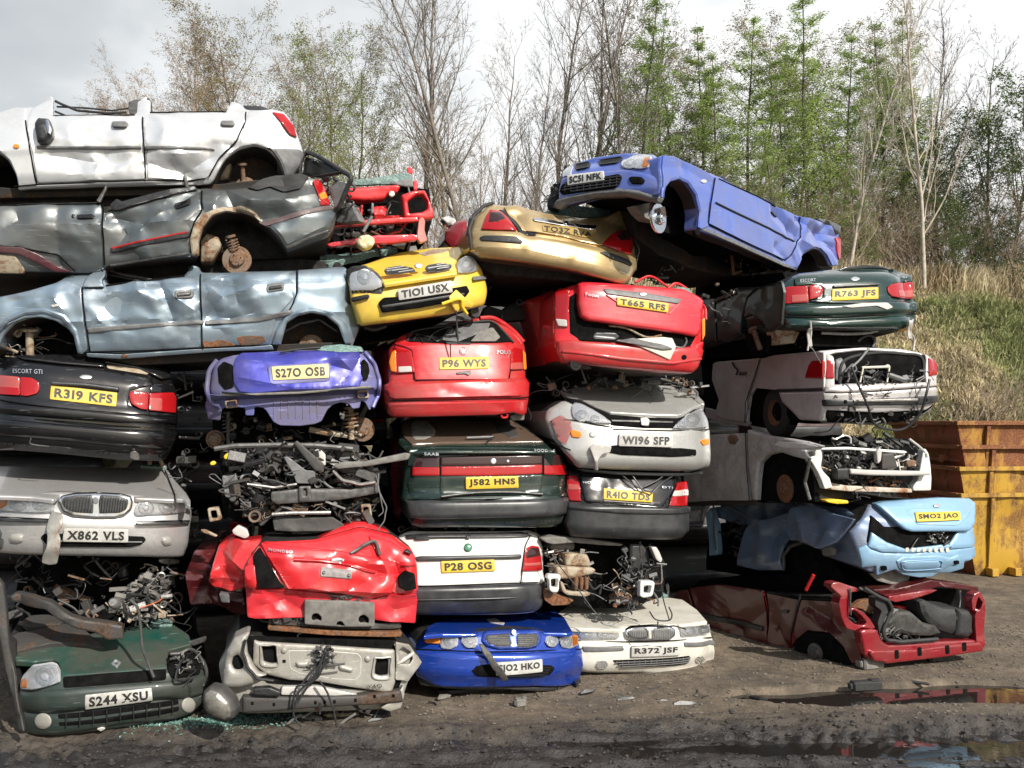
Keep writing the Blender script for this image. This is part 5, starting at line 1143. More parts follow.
# ================================================================ column four
def car_d1():
    f = Face('i 820,200', dist=8.75, yaw=-30, level='i 598,226 745,206', edges='i 530,215 985,200', cu=.05, pw=4, seed=18, prof=[(152,-.20),(160,-.08),(170,.0),(182,.02),(192,.03),(202,-.02)])
    c = Car('small_hatchback', 'cornflower blue small hatchback perched nose up on top with plate SC51 NFK', 'scrap car', f, 'i 820,270')
    B = 'i 552,285 556,240 575,182 600,145 625,130 700,106 820,90 930,96 970,125 978,185 962,262 945,288 820,262 700,268 560,308'
    c.p('front_body', B, W_MICRA, depth=.10, r=.03, under=M['under'], top=W_MICRA, taper=.98); c.p('engine_bay', 'i 590,260 600,170 640,145 820,110 900,110 930,180 900,260 820,255 700,260', 'void', f.back(-.08), depth=1.0, taper=1)
    c.p('front_bumper', 'i 556,240 572,190 600,184 745,165 812,158 850,156 960,190 975,192 960,262 944,288 820,260 700,266 560,300', W_MICRA, lift=.02, r=.03)
    c.p('bumper_lip', 'i 534,310 548,280 600,262 700,240 800,232 880,242 968,270 955,292 900,280 820,264 700,268 600,290 560,318', 'midgrey', lift=.03, r=.03)
    ik = c.p('air_intake', 'i 562,250 572,222 600,206 745,188 800,178 812,190 802,222 780,236 660,250 575,262', 'void', lift=.03, bulge=-.05); bars(f, 'i 575,250 590,215 808,185 800,225 660,248', 4, False, .008, M['black'], ik, .02); bars(f, 'i 575,250 590,215 808,185 800,225 660,248', 9, True, .006, M['black'], ik, .015)
    for q in ('i 620,148 630,136 676,126 684,140 678,150 628,160', 'i 715,130 730,118 790,108 812,110 808,124 792,132 722,141'): k = c.p('bonnet_slot', q, 'black', lift=.03, bulge=-.02); bars(f, q, 3, False, .003, M['steel'], k, .03)
    c.head('i 818,150 830,118 856,103 900,99 926,105 930,130 915,152 880,156', ['E 630,164 8,5'], lift=.02, amber='i 890,150 905,112 924,108 926,130 912,150'); c.head('i 572,190 580,165 600,145 612,142 606,180', [], lift=.02)
    c.p('fog_slot', 'i 838,195 850,188 890,190 904,205 896,220 850,218', 'void', lift=.03, bulge=-.03)
    c.plate('i 598,185 742,167 745,205 598,226', 'SC5I NFK', 'w', lift=.05, label=None)
    c.p('torn_corner', 'i 505,300 515,260 545,235 555,200 570,160 580,135 590,150 565,220 545,270 530,320 512,322', 'black', f.back(-.1), t=.12, xd=.06)
    clutter(f.back(-.05), 'i 510,300 530,230 570,180 560,240 540,310', 16, .2, c.o, ['black', 'dsteel', 'steel'], (.02,.05), seed=9, hoses=6)
    # flank, from the right front corner back and down
    K = f.loc(pts('i 974,190')[0]); kp = f.W(K[0], K[1])
    g = Face('j 262,180', dist=kp.y+.02, yaw=52, level='j 430,375 790,560', edges=None, seed=19, da=.006, df=1.5, prof=None)
    c2 = c; c.f = g; L = .015
    g.fold(('j 690,320 760,400 800,440', .035, .14), ('j 830,358 800,440 860,478', -.03, .12), ('j 905,385 870,430 935,470', .04, .12), ('j 780,350 860,410 945,425', .03, .10), ('j 745,430 700,470 740,520', .015, .1), ('j 250,150 330,150 430,210', .012, .1))
    S = 'j 246,124 248,102 280,102 380,145 490,190 640,270 700,300 830,355 940,380 955,400 950,500 945,545 922,545 905,505 880,480 850,476 815,500 800,535 792,562 740,545 700,525 600,480 395,400 398,330 380,260 345,210 310,194 275,205 254,240 247,262'
    c.p('body_core', 'j 420,180 500,215 640,285 830,370 930,396 935,520 905,500 850,462 800,480 770,550 600,478 425,398', 'void', g.back(-.14), depth=1.2, taper=1, r=.01)
    c.p('body', S, W_MICRA, depth=.14, r=.03, cr=.05, under=M['under'], top=M['dark'], taper=.99)
    c.p('front_wing', 'j 249,180 249,118 250,102 290,105 380,146 452,186 440,240 432,290 426,372 432,385 402,398 395,392 400,330 384,258 350,208 312,190 275,200 256,232 250,250', W_MICRA, lift=L)
    c.p('door', 'j 458,188 520,215 620,262 700,305 790,345 800,380 790,440 760,495 740,520 690,502 560,440 432,376 438,290 450,220', W_MICRA, lift=L)
    c.p('rear_quarter', 'j 798,345 860,362 940,382 955,402 950,500 945,543 925,543 905,500 880,474 850,468 812,490 795,535 788,555 745,525 768,495 795,440 806,380', W_MICRA, lift=L, xd=.03)
    for q in ('j 455,192 438,290 429,372', 'j 430,376 560,440 700,504 740,522', 'j 800,350 796,430 762,498 740,520', 'j 470,196 620,264 700,306'): c.t(q, .0065, 'void', lift=L+.002, name='door_gap')
    c.p('sill', 'j 400,396 432,386 560,446 690,508 740,526 790,560 740,546 600,482', 'midgrey', lift=.0)
    c.t('j 456,292 560,342 680,398 772,446', .010, 'black', lift=L+.008, name='side_strip', sm=False)
    c.p('door_handle', 'j 680,328 690,324 710,342 706,350 694,342', 'black', lift=L+.02)
    c.p('wing_mirror', 'j 480,195 492,180 520,200 515,212 490,205', 'black', g.back(-.05), t=.1); c.t('j 500,195 515,182 525,185', .01, 'alu', lift=0, name='mirror_stub')
    c.p('indicator', 'E 703,181.5 3,2', 'wht_l', lift=L+.01); c.p('trim_tab', 'j 655,280 672,272 700,290 704,302', 'black', g.back(-.02), t=.1)
    c.p('spoiler', 'j 860,355 900,358 958,384 956,412 945,420 925,385 880,368', 'gloss', g.back(.0), lift=.02, t=.3); c.p('tail_lamp', 'j 940,432 950,428 956,440 956,510 950,520 944,500', 'red_l', lift=.03)
    c.t('j 248,270 250,236 275,203 312,192 348,210 382,260 398,330 394,390', .014, 'steel', lift=.0, name='arch_edge').data.materials[0] = W_MICRA
    b = g.back(-.35)
    c.p('wheel_arch_liner', 'j 225,190 310,170 400,230 410,400 300,420 225,400', 'void', b, t=.05); c.p('wheel_arch_liner', 'j 780,470 860,460 930,500 930,560 780,580', 'void', b, t=.05)
    disc(g, 'j 292,344', .15, c.o, -.16, 'chrome'); strut(g, 'j 288,240', 'j 278,330', c.o, -.2, 'brown', .03, False)
    c.p('brake_caliper', 'j 245,310 262,305 268,340 250,352', 'dsteel', g.back(-.1), t=.1)
    c.p('lower_arm', 'j 160,300 200,290 250,340 240,368 200,360', 'foam', g.back(-.3), t=.1, xd=.04); strut(g, 'j 812,520', 'j 800,575', c.o, -.2, 'brown', .025, False)
    clutter(g.back(-.3), 'j 560,500 700,540 780,580 740,600 560,560', 18, .3, c.o, ['alu', 'dsteel', 'rust'], (.015,.05), seed=10, hoses=4)
    c.t('j 395,410 500,455 620,510 700,545', .02, 'dsteel', f=g.back(-.25), lift=0, name='brake_pipe')
    c.p('underbody', 'j 120,300 240,280 400,400 600,482 780,565 760,600 560,600 400,560 240,500 150,430', 'under', g.back(-.75), depth=.8, taper=1., r=.02, xd=.02)
    c.p('mud_guard', 'j 380,400 400,398 404,425 385,420', 'void', lift=0)
car_d1()
def car_d2():
    f = Face('k 470,230', off=.04, level='k 372,146 574,176', edges='z 556,340 706,340', cu=.16, pw=4, seed=20, prof=[(282,-.12),(300,-.04),(335,.0),(341,.0),(345,.05),(362,.05),(374,-.02)])
    f2 = Face('k 470,330', off=.04, level='k 160,370 690,412', edges='z 556,340 706,340', cu=.16, pw=4, seed=20, prof=[(282,-.12),(300,-.04),(335,.0),(341,.0),(345,.05),(362,.05),(374,-.02)])
    c = Car('hatchback_car', 'rosy red hatchback seen from behind with gaping tailgate and plate T665 RFS', 'scrap car', f2, 'k 470,410')
    B = 'k 135,200 135,90 215,58 400,60 640,80 705,95 742,140 742,200 728,330 705,398 682,416 550,410 160,372 140,300'
    c.shell(B, W_RED, 3.4)
    c.p('boot_opening', 'k 195,110 225,90 700,110 725,150 700,270 680,310 600,312 400,290 245,284 200,250', 'void', lift=.012)
    c.p('tailgate', 'k 222,58 240,50 400,62 640,80 700,108 722,128 716,180 712,245 700,264 686,268 580,250 420,228 262,206 236,190 224,140', W_RED3, f, lift=.10, t=.05, r=.03)
    c.p('handle_strip', 'k 318,82 330,80 480,96 630,122 616,141 480,122 332,102', 'midgrey', f, lift=.115, r=.01); c.p('badge', 'k 458,100 470,94 486,96 494,103 482,110 466,108', 'badge', f, lift=.125)
    c.plate('k 372,112 577,139 574,176 372,147', 'T665 RFS', f=f, lift=.12)
    c.txt('k 247,94 300,104 300,116 247,108', 'Focus', f=f, lift=.12)
    c.t('k 400,150 330,104', .006, 'red', f=f, lift=.11, name='lid_crease'); c.t('k 580,180 618,142', .006, 'red', f=f, lift=.11, name='lid_crease')
    c.p('window_glass', 'k 590,78 640,70 670,80 690,105 660,102', 'teal', f, lift=.06, t=.05); c.t('k 460,50 520,25 580,60 600,75', .014, 'red', f=f.back(-.05), lift=0, name='bent_window_frame')
    c.t('k 590,75 620,55 660,75 700,120 735,150 740,200', .016, 'red', f=f, lift=.02, name='bent_window_frame', sm=True); c.p('seal', 'k 400,60 640,78 640,90 400,70', 'black', f, lift=.05, t=.1)
    c.p('rear_lamp', 'k 138,90 150,78 195,70 190,230 150,228 138,200', 'red_l', lift=.02); c.p('reverse_lamp', 'k 138,196 184,200 186,228 150,226', 'wht_l', lift=.03); c.p('indicator_strip', 'k 726,200 738,190 738,260 728,285', 'amb_l', lift=.02)
    c.p('bumper', 'k 146,285 200,280 250,286 400,296 600,314 680,306 728,285 730,300 722,352 704,396 684,414 550,408 400,396 162,370 146,330', W_RED2, lift=.05, r=.03)
    c.p('bumper_step', 'k 160,320 400,350 600,368 720,352 718,362 600,380 400,362 160,332', W_RED2, lift=.062, r=.008)
    c.p('torn_liner', 'k 380,282 560,270 600,275 612,300 590,362 520,330 450,300', 'cream', lift=.07, t=.03, xd=.03); c.p('boot_carpet', 'k 370,286 440,274 560,300 600,318 560,322 480,306', 'midgrey', lift=.09, t=.02, xd=.03)
    c.p('lock_block', 'k 290,260 300,250 380,252 396,268 380,280 290,276', 'greypl', lift=.03, t=.1); c.t('k 350,225 420,235 500,270 560,262', .01, 'tan', lift=.04, name='bent_rod')
    c.p('tow_eye_hole', 'E 682,357.5 2.4,2.4', 'void', lift=.064, cr=0); c.t('k 590,300 640,312 660,290 656,270', .012, 'steel', lift=.03, name='torn_seal')
    disc(f2, 'k 218,378', .04, c.o, .0, 'dark', 'exhaust_tip', False); c.p('under_tray', 'k 190,375 220,368 260,378 290,392 270,398 200,392', 'dsteel', lift=.0)
    c.p('rear_side', 'k 25,120 80,100 135,75 150,90 150,220 160,300 145,370 100,380 70,270', W_RED2, f2.back(-.55), t=.4, r=.04, xd=.01)
    c.t('k 460,370 800,360', .001, 'void') if 0 else None
    clutter(f2.back(-.25), 'z 545,376 700,372 705,392 600,388 548,398', 34, .4, c.o, ['dsteel', 'black', 'steel', 'brown'], (.02,.06), seed=63, hoses=8)
    clutter(f2.back(-.5), 'z 490,290 560,275 700,268 735,300 720,340 700,300 540,300 500,330', 26, .5, c.o, ['dsteel', 'black', 'steel'], (.02,.07), seed=64, hoses=8)
    # crumpled remains on top, glass and blue plastic
    c.p('plastic_sheeting', 'i 250,740 270,700 330,720 370,690 430,710 420,760 i 240,768', 'rubber', f2.back(-.8), t=.2, xd=.08)
car_d2()
def car_d3():
    f = Face('k 495,680', off=.06, level='k 388,703 603,708', edges='z 545,440 710,440', cu=.26, pw=3, seed=21, prof=[(404,-.10),(425,.0),(434,.02),(452,.05),(462,.04),(471,-.04)])
    c = Car('hatchback_car', 'satin silver hatchback seen from the front with plate W196 SFP', 'scrap car', f, 'k 495,790')
    B = 'k 102,600 110,560 180,520 260,540 370,580 600,592 650,578 728,545 756,600 760,700 752,790 700,804 400,800 232,792 180,730 130,670'
    c.shell(B, W_FOCUS, 3.5)
    bn = f.tilt(414, 386, .85, ax=643, crown=0)
    c.p('bonnet', 'k 160,480 240,466 400,462 520,458 600,462 650,478 735,534 700,548 650,575 630,580 500,576 362,568 300,545 235,512 185,508', W_FOCUS, bn, t=.012, r=.012)
    c.p('front_wing', 'k 650,480 690,480 735,530 738,540 720,538', W_FOCUS, bn, lift=.01, t=.1)
    c.t('k 560,452 640,470 680,466 690,480', .014, 'alu', f=bn, lift=.05, name='bent_trim'); c.t('k 580,410 582,450', .01, 'chrome', f=bn, lift=.06, sm=False, name='broken_rod')
    c.p('bonnet_gap', 'k 176,508 235,520 300,552 360,578 500,590 610,592 650,585 700,555 720,548 700,580 640,632 500,632 370,622 300,580 200,530', 'void', lift=.012)
    c.p('slam_panel', 'k 362,598 480,600 610,605 612,612 480,610 364,606', 'steel', lift=.02, t=.05); c.p('lock', 'k 475,590 500,585 515,600 510,625 480,622', 'alu', lift=.04)
    c.head('k 205,545 215,530 242,534 285,556 325,580 360,606 362,614 300,610 216,596 206,572', ['E 581,416 7,6', 'E 594,419 5,4'], lift=.02); c.head('k 608,632 630,608 665,580 705,558 722,554 740,590 748,628 680,634', ['E 691,420 8,7', 'E 681,425 5,4'], lift=.02)
    c.p('front_bumper', 'k 120,610 210,602 300,618 364,625 370,634 640,640 750,634 758,640 760,700 752,790 700,802 400,798 235,790 190,735 140,670', W_FOCUS, lift=.02, r=.02)
    c.p('painted_red_light', 'k 120,600 160,580 200,605 205,640 180,700 150,680', paint('reddish_light_paint', (.40,.10,.11), .1, .4, .4, .5), lift=.026, r=.002, t=.003)  # reddish light on the left corner put into the colour
    c.p('indicator', 'k 196,645 205,638 240,648 245,660 235,672 204,668', 'amb_l', lift=.035); c.p('indicator', 'k 716,685 724,678 752,675 754,695 730,704', 'amb_l', lift=.035)
    c.gaps(.022, 'k 118,606 205,600 300,618 366,628', 'k 370,638 600,643 752,638', 'k 120,690 200,720')
    c.plate('k 390,655 603,657 603,709 388,704', 'WI96 SFP', 'w', lift=.05)
    c.p('air_intake', 'k 340,706 380,700 600,712 640,712 700,718 700,742 600,748 400,740 350,730', 'void', lift=.026, bulge=-.06)
    c.p('fog_lamp', 'k 642,722 690,720 700,732 690,745 646,745', 'wht_l', lift=.03); c.p('tow_eye', 'E 592,434.5 3.5,3', W_FOCUS, lift=.03, cr=0)
    c.p('torn_bumper_skin', 'k 270,710 290,695 330,700 355,705 350,730 320,735 300,760 302,800 290,800 285,750', 'wht_l', lift=.08, xd=.08, t=.03); c.p('bracket', 'k 570,712 600,710 606,745 580,745', 'alu', lift=.0, t=.06)
    c.p('splitter', 'k 232,795 400,806 700,812 740,800 738,820 600,826 400,820 260,808', 'black', lift=-.03, t=.1)
    return f
fd3 = car_d3()
def car_d4():
    f = Face('m 360,200', off=.0, level='m 240,215 480,222', edges='z 564,520 689,520', cu=.16, pw=5, seed=22, prof=[(470,-.16),(490,-.06),(504,-.02),(507,.04),(530,.05),(538,-.02)])
    c = Car('hatchback_car', 'black green hatchback seen from behind with grimy plate R410 TDS', 'scrap car', f, 'm 360,310')
    B = 'm 186,150 190,120 220,108 400,112 505,124 528,140 536,225 532,290 515,307 200,302 184,262'
    c.shell(B, W_VECT, 3.4)
    c.p('tailgate', 'm 222,112 400,114 500,122 496,160 480,190 462,222 350,214 240,204 228,160', 'gloss', lift=.035, r=.02, xd=.01)
    l = c.p('tail_lamp', 'm 189,128 215,130 226,160 230,202 194,200 188,170', 'red_l', lift=.03); c.p('reverse_lamp', 'm 190,152 222,154 225,170 190,170', 'pale_l', lift=.036, par=l)
    l = c.p('tail_lamp', 'm 502,150 528,144 533,170 532,214 478,214 490,180', 'red_l', lift=.03); c.p('reverse_lamp', 'm 492,172 532,168 533,186 486,188', 'wht_l', lift=.036, par=l)
    c.gaps(.04, 'm 226,120 229,160 241,205 350,215 462,223 481,190 497,158')
    c.plate('m 290,164 430,177 428,205 290,196', 'R4IO TDS', lift=.05)
    c.t('m 290,200 430,210', .008, 'steel', lift=.05, sm=False, name='chrome_lip'); c.txt('m 230,144 272,147 272,152 230,150', 'VECTRA', lift=.05, name='lettering'); c.txt('m 456,158 486,160 486,166 456,164', 'DTI', lift=.05)
    c.p('bumper', 'm 188,206 240,212 350,222 480,222 536,222 534,290 516,307 350,310 200,302 184,262', 'greypl', lift=.04, r=.03)
    c.p('bumper_cap', 'm 190,203 240,208 350,216 480,218 535,216 535,234 350,238 240,228 190,222', 'greypl', lift=.06, r=.015)
    for q in ('m 330,120 380,160 420,175', 'm 400,160 440,140 470,115', 'm 355,110 400,175', 'm 420,180 450,150 480,130'): c.t(q, .008, 'black', lift=.09, name='dangling_strip')
car_d4()
def car_d5():
    f = Face('t 560,300', off=.0, yaw=14, seed=23)
    c = Car('engine_bay_wreck', 'stripped front with exposed beige engine and white square brackets, on the ivory saloon\'s bonnet', 'scrap car', f, 't 560,480')
    c.p('engine_bay', 't 40,60 400,90 760,100 800,340 780,430 560,500 300,500 40,470 20,200', 'void', f.back(-.5), depth=2.6, taper=1)
    c.p('upper_rail', 't 20,60 100,50 300,60 460,85 560,100 540,112 400,104 240,90 100,100 60,90', 'foam', lift=-.1, t=.2, xd=.02)
    c.p('intake_manifold', 't 120,110 160,95 270,100 280,130 270,155 140,158 120,140', 'foam', lift=-.25, t=.2, r=.04); c.p('engine_cover', 't 180,165 220,160 325,166 345,215 340,245 185,240', 'tan', lift=-.1, t=.2, r=.02)
    c.p('cylinder_head', 't 115,245 180,240 350,248 370,262 360,285 300,300 200,320 120,320', 'tan', lift=-.05, t=.25, r=.02)
    for x in (225, 258, 290): c.p('exhaust_manifold', 't %d,310 %d,300 %d,330 %d,385 %d,390 %d,340' % (x, x+22, x+26, x+18, x, x-4), 'rust', lift=-.0, t=.06, r=.02)
    c.p('lower_engine', 't 130,330 150,335 175,395 310,398 330,415 300,430 180,420 150,400', 'tan', lift=-.02, t=.1)
    for q, h in (('t 30,280 50,272 112,276 116,300 104,320 104,372 92,390 60,388 44,376 40,310 28,300', 't 52,304 96,302 94,356 55,356'), ('t 618,330 625,316 700,316 712,330 700,400 690,415 640,424 616,412', 't 642,346 690,346 682,394 640,396')):
        c.p('square_bracket', q, W_WHITE, lift=.10, t=.06, holes=(h,), r=.01)
    c.p('lamp_pod', 't 712,112 745,108 765,140 785,190 775,212 745,190', 'wht_l', lift=.0, t=.06); c.p('inner_wing', 't 600,100 680,95 720,150 740,260 720,300 620,290 600,200', 'black', lift=-.1, t=.2, r=.03, xd=.03)
    c.t('t 745,215 810,220', .01, 'steel', lift=0, sm=False, name='rod'); c.t('t 770,220 775,300 770,340', .008, 'alu', lift=.02, name='pipe')
    c.t('t 50,140 110,230 200,340 300,480 365,556', .006, 'steel', lift=.14, name='dangling_cable', sm=False); c.t('t 640,490 680,540 760,545 780,510 760,460', .007, 'black', lift=.25, name='dangling_cable')
    c.t('t 680,545 676,585 780,572 855,592', .008, 'black', lift=.3, name='dangling_cable', sm=False); c.t('t 740,330 750,420 790,560', .006, 'black', lift=.15, name='dangling_cable'); c.t('t 560,420 540,470 566,525', .009, 'black', lift=.1, name='dangling_cable')
    c.p('dirty_shelf', 't 20,400 80,395 140,425 220,450 180,480 80,485 30,450', 'rust', lift=-.0, t=.2, xd=.03)
    clutter(f, 't 50,120 360,150 380,400 300,440 60,440', 46, .35, c.o, ['tan', 'foam', 'dsteel', 'alu', 'black'], (.015,.05), lift=-.12, seed=14, hoses=10)
    clutter(f, 't 480,380 600,360 760,300 720,440 690,470 480,500', 46, .25, c.o, ['tan', 'rust', 'dsteel', 'black', 'alu'], (.015,.05), lift=.0, seed=15, hoses=10)
    clutter(f, 't 550,130 700,130 740,300 560,330', 26, .3, c.o, ['black', 'dsteel', 'midgrey'], (.02,.05), lift=-.0, seed=16, hoses=8)
car_d5()
def car_d6():
    f = Face('m 430,620', dist=9.4, level='m 368,643 508,637', edges='z 557,650 714,650', cu=.24, pw=3.5, seed=24, prof=[(622,-.04),(628,.0),(640,.02),(644,.05),(660,.06),(672,-.01)])
    c = Car('saloon_car', 'ivory white saloon seen from the front at ground level with plate R372 JSF', 'scrap car', f, 'm 430,690')
    B = 'm 158,600 170,570 215,560 500,552 592,546 605,590 609,650 592,686 400,692 240,690 170,680'
    c.shell(B, W_IVORY, 3.6)
    bn = f.tilt(626, 598, 1.0, ax=652, crown=0)
    c.p('bonnet', 'm 170,560 158,520 200,495 300,485 480,476 520,482 560,510 590,544 510,556 500,552 425,552 355,556 340,568 215,564', W_IVORY, bn, t=.01, r=.012)
    c.p('windscreen_glass', 't 730,420 740,395 760,400 820,430 740,434', 'teal', bn, lift=.03); c.p('wing_mirror', 't 800,380 815,362 826,380 826,420 812,424', 'steel', bn, lift=.05, t=.1)
    g = c.p('grille_surround', 'm 351,580 354,566 372,558 425,555 480,556 496,566 496,584 480,596 425,600 370,599 356,590', 'chrome', lift=.035, r=.015)
    for q in ('m 358,578 362,567 378,562 416,561 419,594 374,594 362,588', 'm 430,561 474,561 489,568 489,582 476,592 430,594'): k = c.p('grille_mesh', q, 'midgrey', lift=.042, par=g, r=.003); bars(f, q, 12, True, .003, M['steel'], g, .045)
    c.head('m 214,568 230,564 328,567 337,580 334,592 228,593', ['E 585,634 7,5', 'E 604,634 8,5'], lift=.015); c.head('m 510,560 560,550 592,549 597,574 570,582 514,586', ['E 688,631 7,5', 'E 703,630 6,5'], lift=.015)
    c.p('front_bumper', 'm 200,600 350,604 500,600 604,592 609,650 594,684 400,691 240,688 200,670', W_IVORY, lift=.02, r=.03)
    c.p('bumper_strip', 'm 230,614 348,612 350,626 236,629', 'midgrey', lift=.032); c.p('bumper_strip', 'm 520,603 606,597 608,610 522,615', 'midgrey', lift=.032)
    c.gaps(.018, 'm 212,566 340,570', 'm 505,557 596,548', 'm 205,598 350,601 500,597 604,588')
    c.plate('m 369,612 508,608 507,637 369,643', 'R372 JSF', 'w', lift=.05)
    ik = c.p('air_intake', 'm 317,653 400,650 537,640 532,662 500,668 345,673', 'void', lift=.026, bulge=-.03); bars(f, 'm 320,655 537,642 530,660 345,671', 3, False, .006, M['midgrey'], ik, .02); bars(f, 'm 320,655 537,642 530,660 345,671', 14, True, .004, M['midgrey'], ik, .018)
    for q in ('m 270,667 275,655 300,654 305,668 295,678 276,678', 'm 552,652 558,643 574,642 580,652 572,662 556,662'): k = c.p('fog_lamp', q, 'reflector', lift=.03, bulge=-.02); c.p('fog_lamp_glass', q, 'glass', lift=.035, par=k)
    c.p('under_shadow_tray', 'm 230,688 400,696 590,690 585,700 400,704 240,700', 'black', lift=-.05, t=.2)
car_d6()
# ================================================================ column five (right)
def side_face(f, corner, yaw, level=None, **k):
    """the flank that starts at the rear left corner of the rear face f"""
    x, z = f.loc(pts(corner)[0]); p = f.W(x, z, f.d0(x, z)); return Face(corner, dist=p.y, yaw=yaw, level=level, **k)
W_ESCS = plain('plain_dark_green_flank', (.012,.022,.020), .32, .2, .35, .1, 4, .3)  # plain darker green, used on the flank alone
def car_e1():
    f = Face('n 615,200', off=.0, yaw=10, level='n 522,203 708,197', edges='n 320,220 866,220', cu=.20, pw=4, seed=25, prof=[(266,-.30),(273,-.12),(282,-.05),(300,-.01),(305,.04),(313,.05),(318,.03),(325,.05),(332,-.02)])
    c = Car('saloon_car', 'deep green saloon seen from behind with yellow plate R763 JFS', 'scrap car', f, 'n 615,320')
    B = 'n 322,230 325,160 345,130 372,105 400,92 560,74 640,62 780,74 838,95 850,140 864,220 862,270 835,320 800,328 600,318 350,312 330,280'
    c.shell(B, W_ESC, 3.4)
    c.p('boot_lid', 'n 374,118 390,98 560,82 700,80 826,96 838,124 770,134 742,152 760,188 778,206 700,212 522,210 432,206 490,190 492,152 440,138 380,144', W_ESC, lift=.015)
    c.p('spoiler', 'n 540,84 580,68 640,60 720,66 780,76 760,82 640,76', 'gloss', lift=.02, t=.2)
    l = c.p('tail_lamp', 'n 322,158 345,148 428,144 432,210 340,216 322,212', 'red_l', lift=.025); c.p('reverse_lamp', 'n 360,182 428,178 430,206 360,212', 'pale_l', lift=.032, par=l); c.p('tail_lamp', 'n 432,144 460,139 486,146 490,165 475,190 434,200', 'red_l', lift=.028)
    l = c.p('tail_lamp', 'n 744,152 760,138 790,132 844,128 849,160 848,195 800,194 762,186 748,172', 'red_l', lift=.028); c.p('reverse_lamp', 'n 788,162 846,160 847,190 792,188', 'pale_l', lift=.034, par=l)
    c.gaps(.018, 'n 374,120 378,146', 'n 434,208 522,214 700,215 780,208', 'n 838,124 846,128'); c.gaps(.035, 'n 330,268 500,272 700,263 864,257')
    c.p('plate_handle', 'n 526,142 600,138 712,134 712,142 600,148 528,152', 'greypl', lift=.04); c.plate('n 524,158 708,150 708,197 522,204', 'R763 JFS', lift=.03)
    c.p('badge', 'n 598,118 606,110 618,107 632,111 638,117 628,123 610,124', 'badge', lift=.022); c.txt('n 398,117 460,114 460,126 398,130', 'ESCORT', lift=.02); c.txt('n 804,106 822,105 822,113 804,114', 'Si', lift=.02)
    c.p('bumper_upper', 'n 326,226 430,218 600,212 862,206 864,250 700,258 500,268 340,262', W_ESC, lift=.03, r=.03); c.p('bumper_lower', 'n 332,272 500,276 700,268 862,262 858,290 832,320 790,326 760,318 600,316 360,310 340,296', W_ESC, lift=.03, r=.03)
    c.p('paint_scrape', 'n 560,226 640,214 740,212 764,230 740,240 700,224 600,232', 'wht_l', lift=.044, r=.002, t=.002); c.t('n 495,330 600,334 680,330 722,320', .016, 'alu', lift=-.05, name='tow_bar')
    c.t('n 660,360 690,338 720,340 730,365 720,385', .02, 'black', lift=-.15, name='exhaust_loop'); c.p('wheel_arch_flap', 'n 300,320 345,316 400,330 380,372 320,376', 'tan', f.back(-.2), t=.2)
    clutter(f, 'n 420,325 700,325 720,380 440,385', 20, .3, c.o, ['dsteel', 'black', 'rust'], (.02,.06), lift=-.25, seed=17, hoses=6)
    g = side_face(f, 'n 330,240', -76, level='n 40,260 320,255', seed=26, da=.01); c.f = g
    c.p('rear_wing', 'n 240,150 330,125 340,170 330,300 280,330 255,290 215,262 180,270 200,190', W_ESCS, lift=.02); c.p('rear_door', 'n 70,190 150,150 235,150 195,190 172,262 165,330 110,370 75,360', W_ESCS, lift=.02, xd=.012)
    c.p('front_door', 'n 5,200 62,192 66,360 10,380', W_ESCS, lift=.02, xd=.012); c.p('wheel_arch_liner', 'n 170,280 215,262 260,290 285,340 260,410 190,400', 'void', g.back(-.05)); c.t('n 60,210 110,185 150,170', .02, 'alu', lift=.04, name='torn_chrome'); c.t('n 100,165 120,190 140,160', .015, 'alu', lift=.05, name='torn_chrome')
    c.p('underbody', 'n 0,345 200,330 330,318 440,330 440,385 250,420 0,432', 'void', g.back(-.35), t=.8); c.p('crushed_roof', 'n -20,120 330,88 345,125 240,152 70,195 -20,205', 'void', g.back(-.3), t=.8, xd=.03)  # underbody and roof slabs in flat black: shade of the gaps put into colour
    strut(g, 'n 215,320', 'n 240,395', c.o, -.0, 'brown', .03, False)
    return f
fe1 = car_e1()
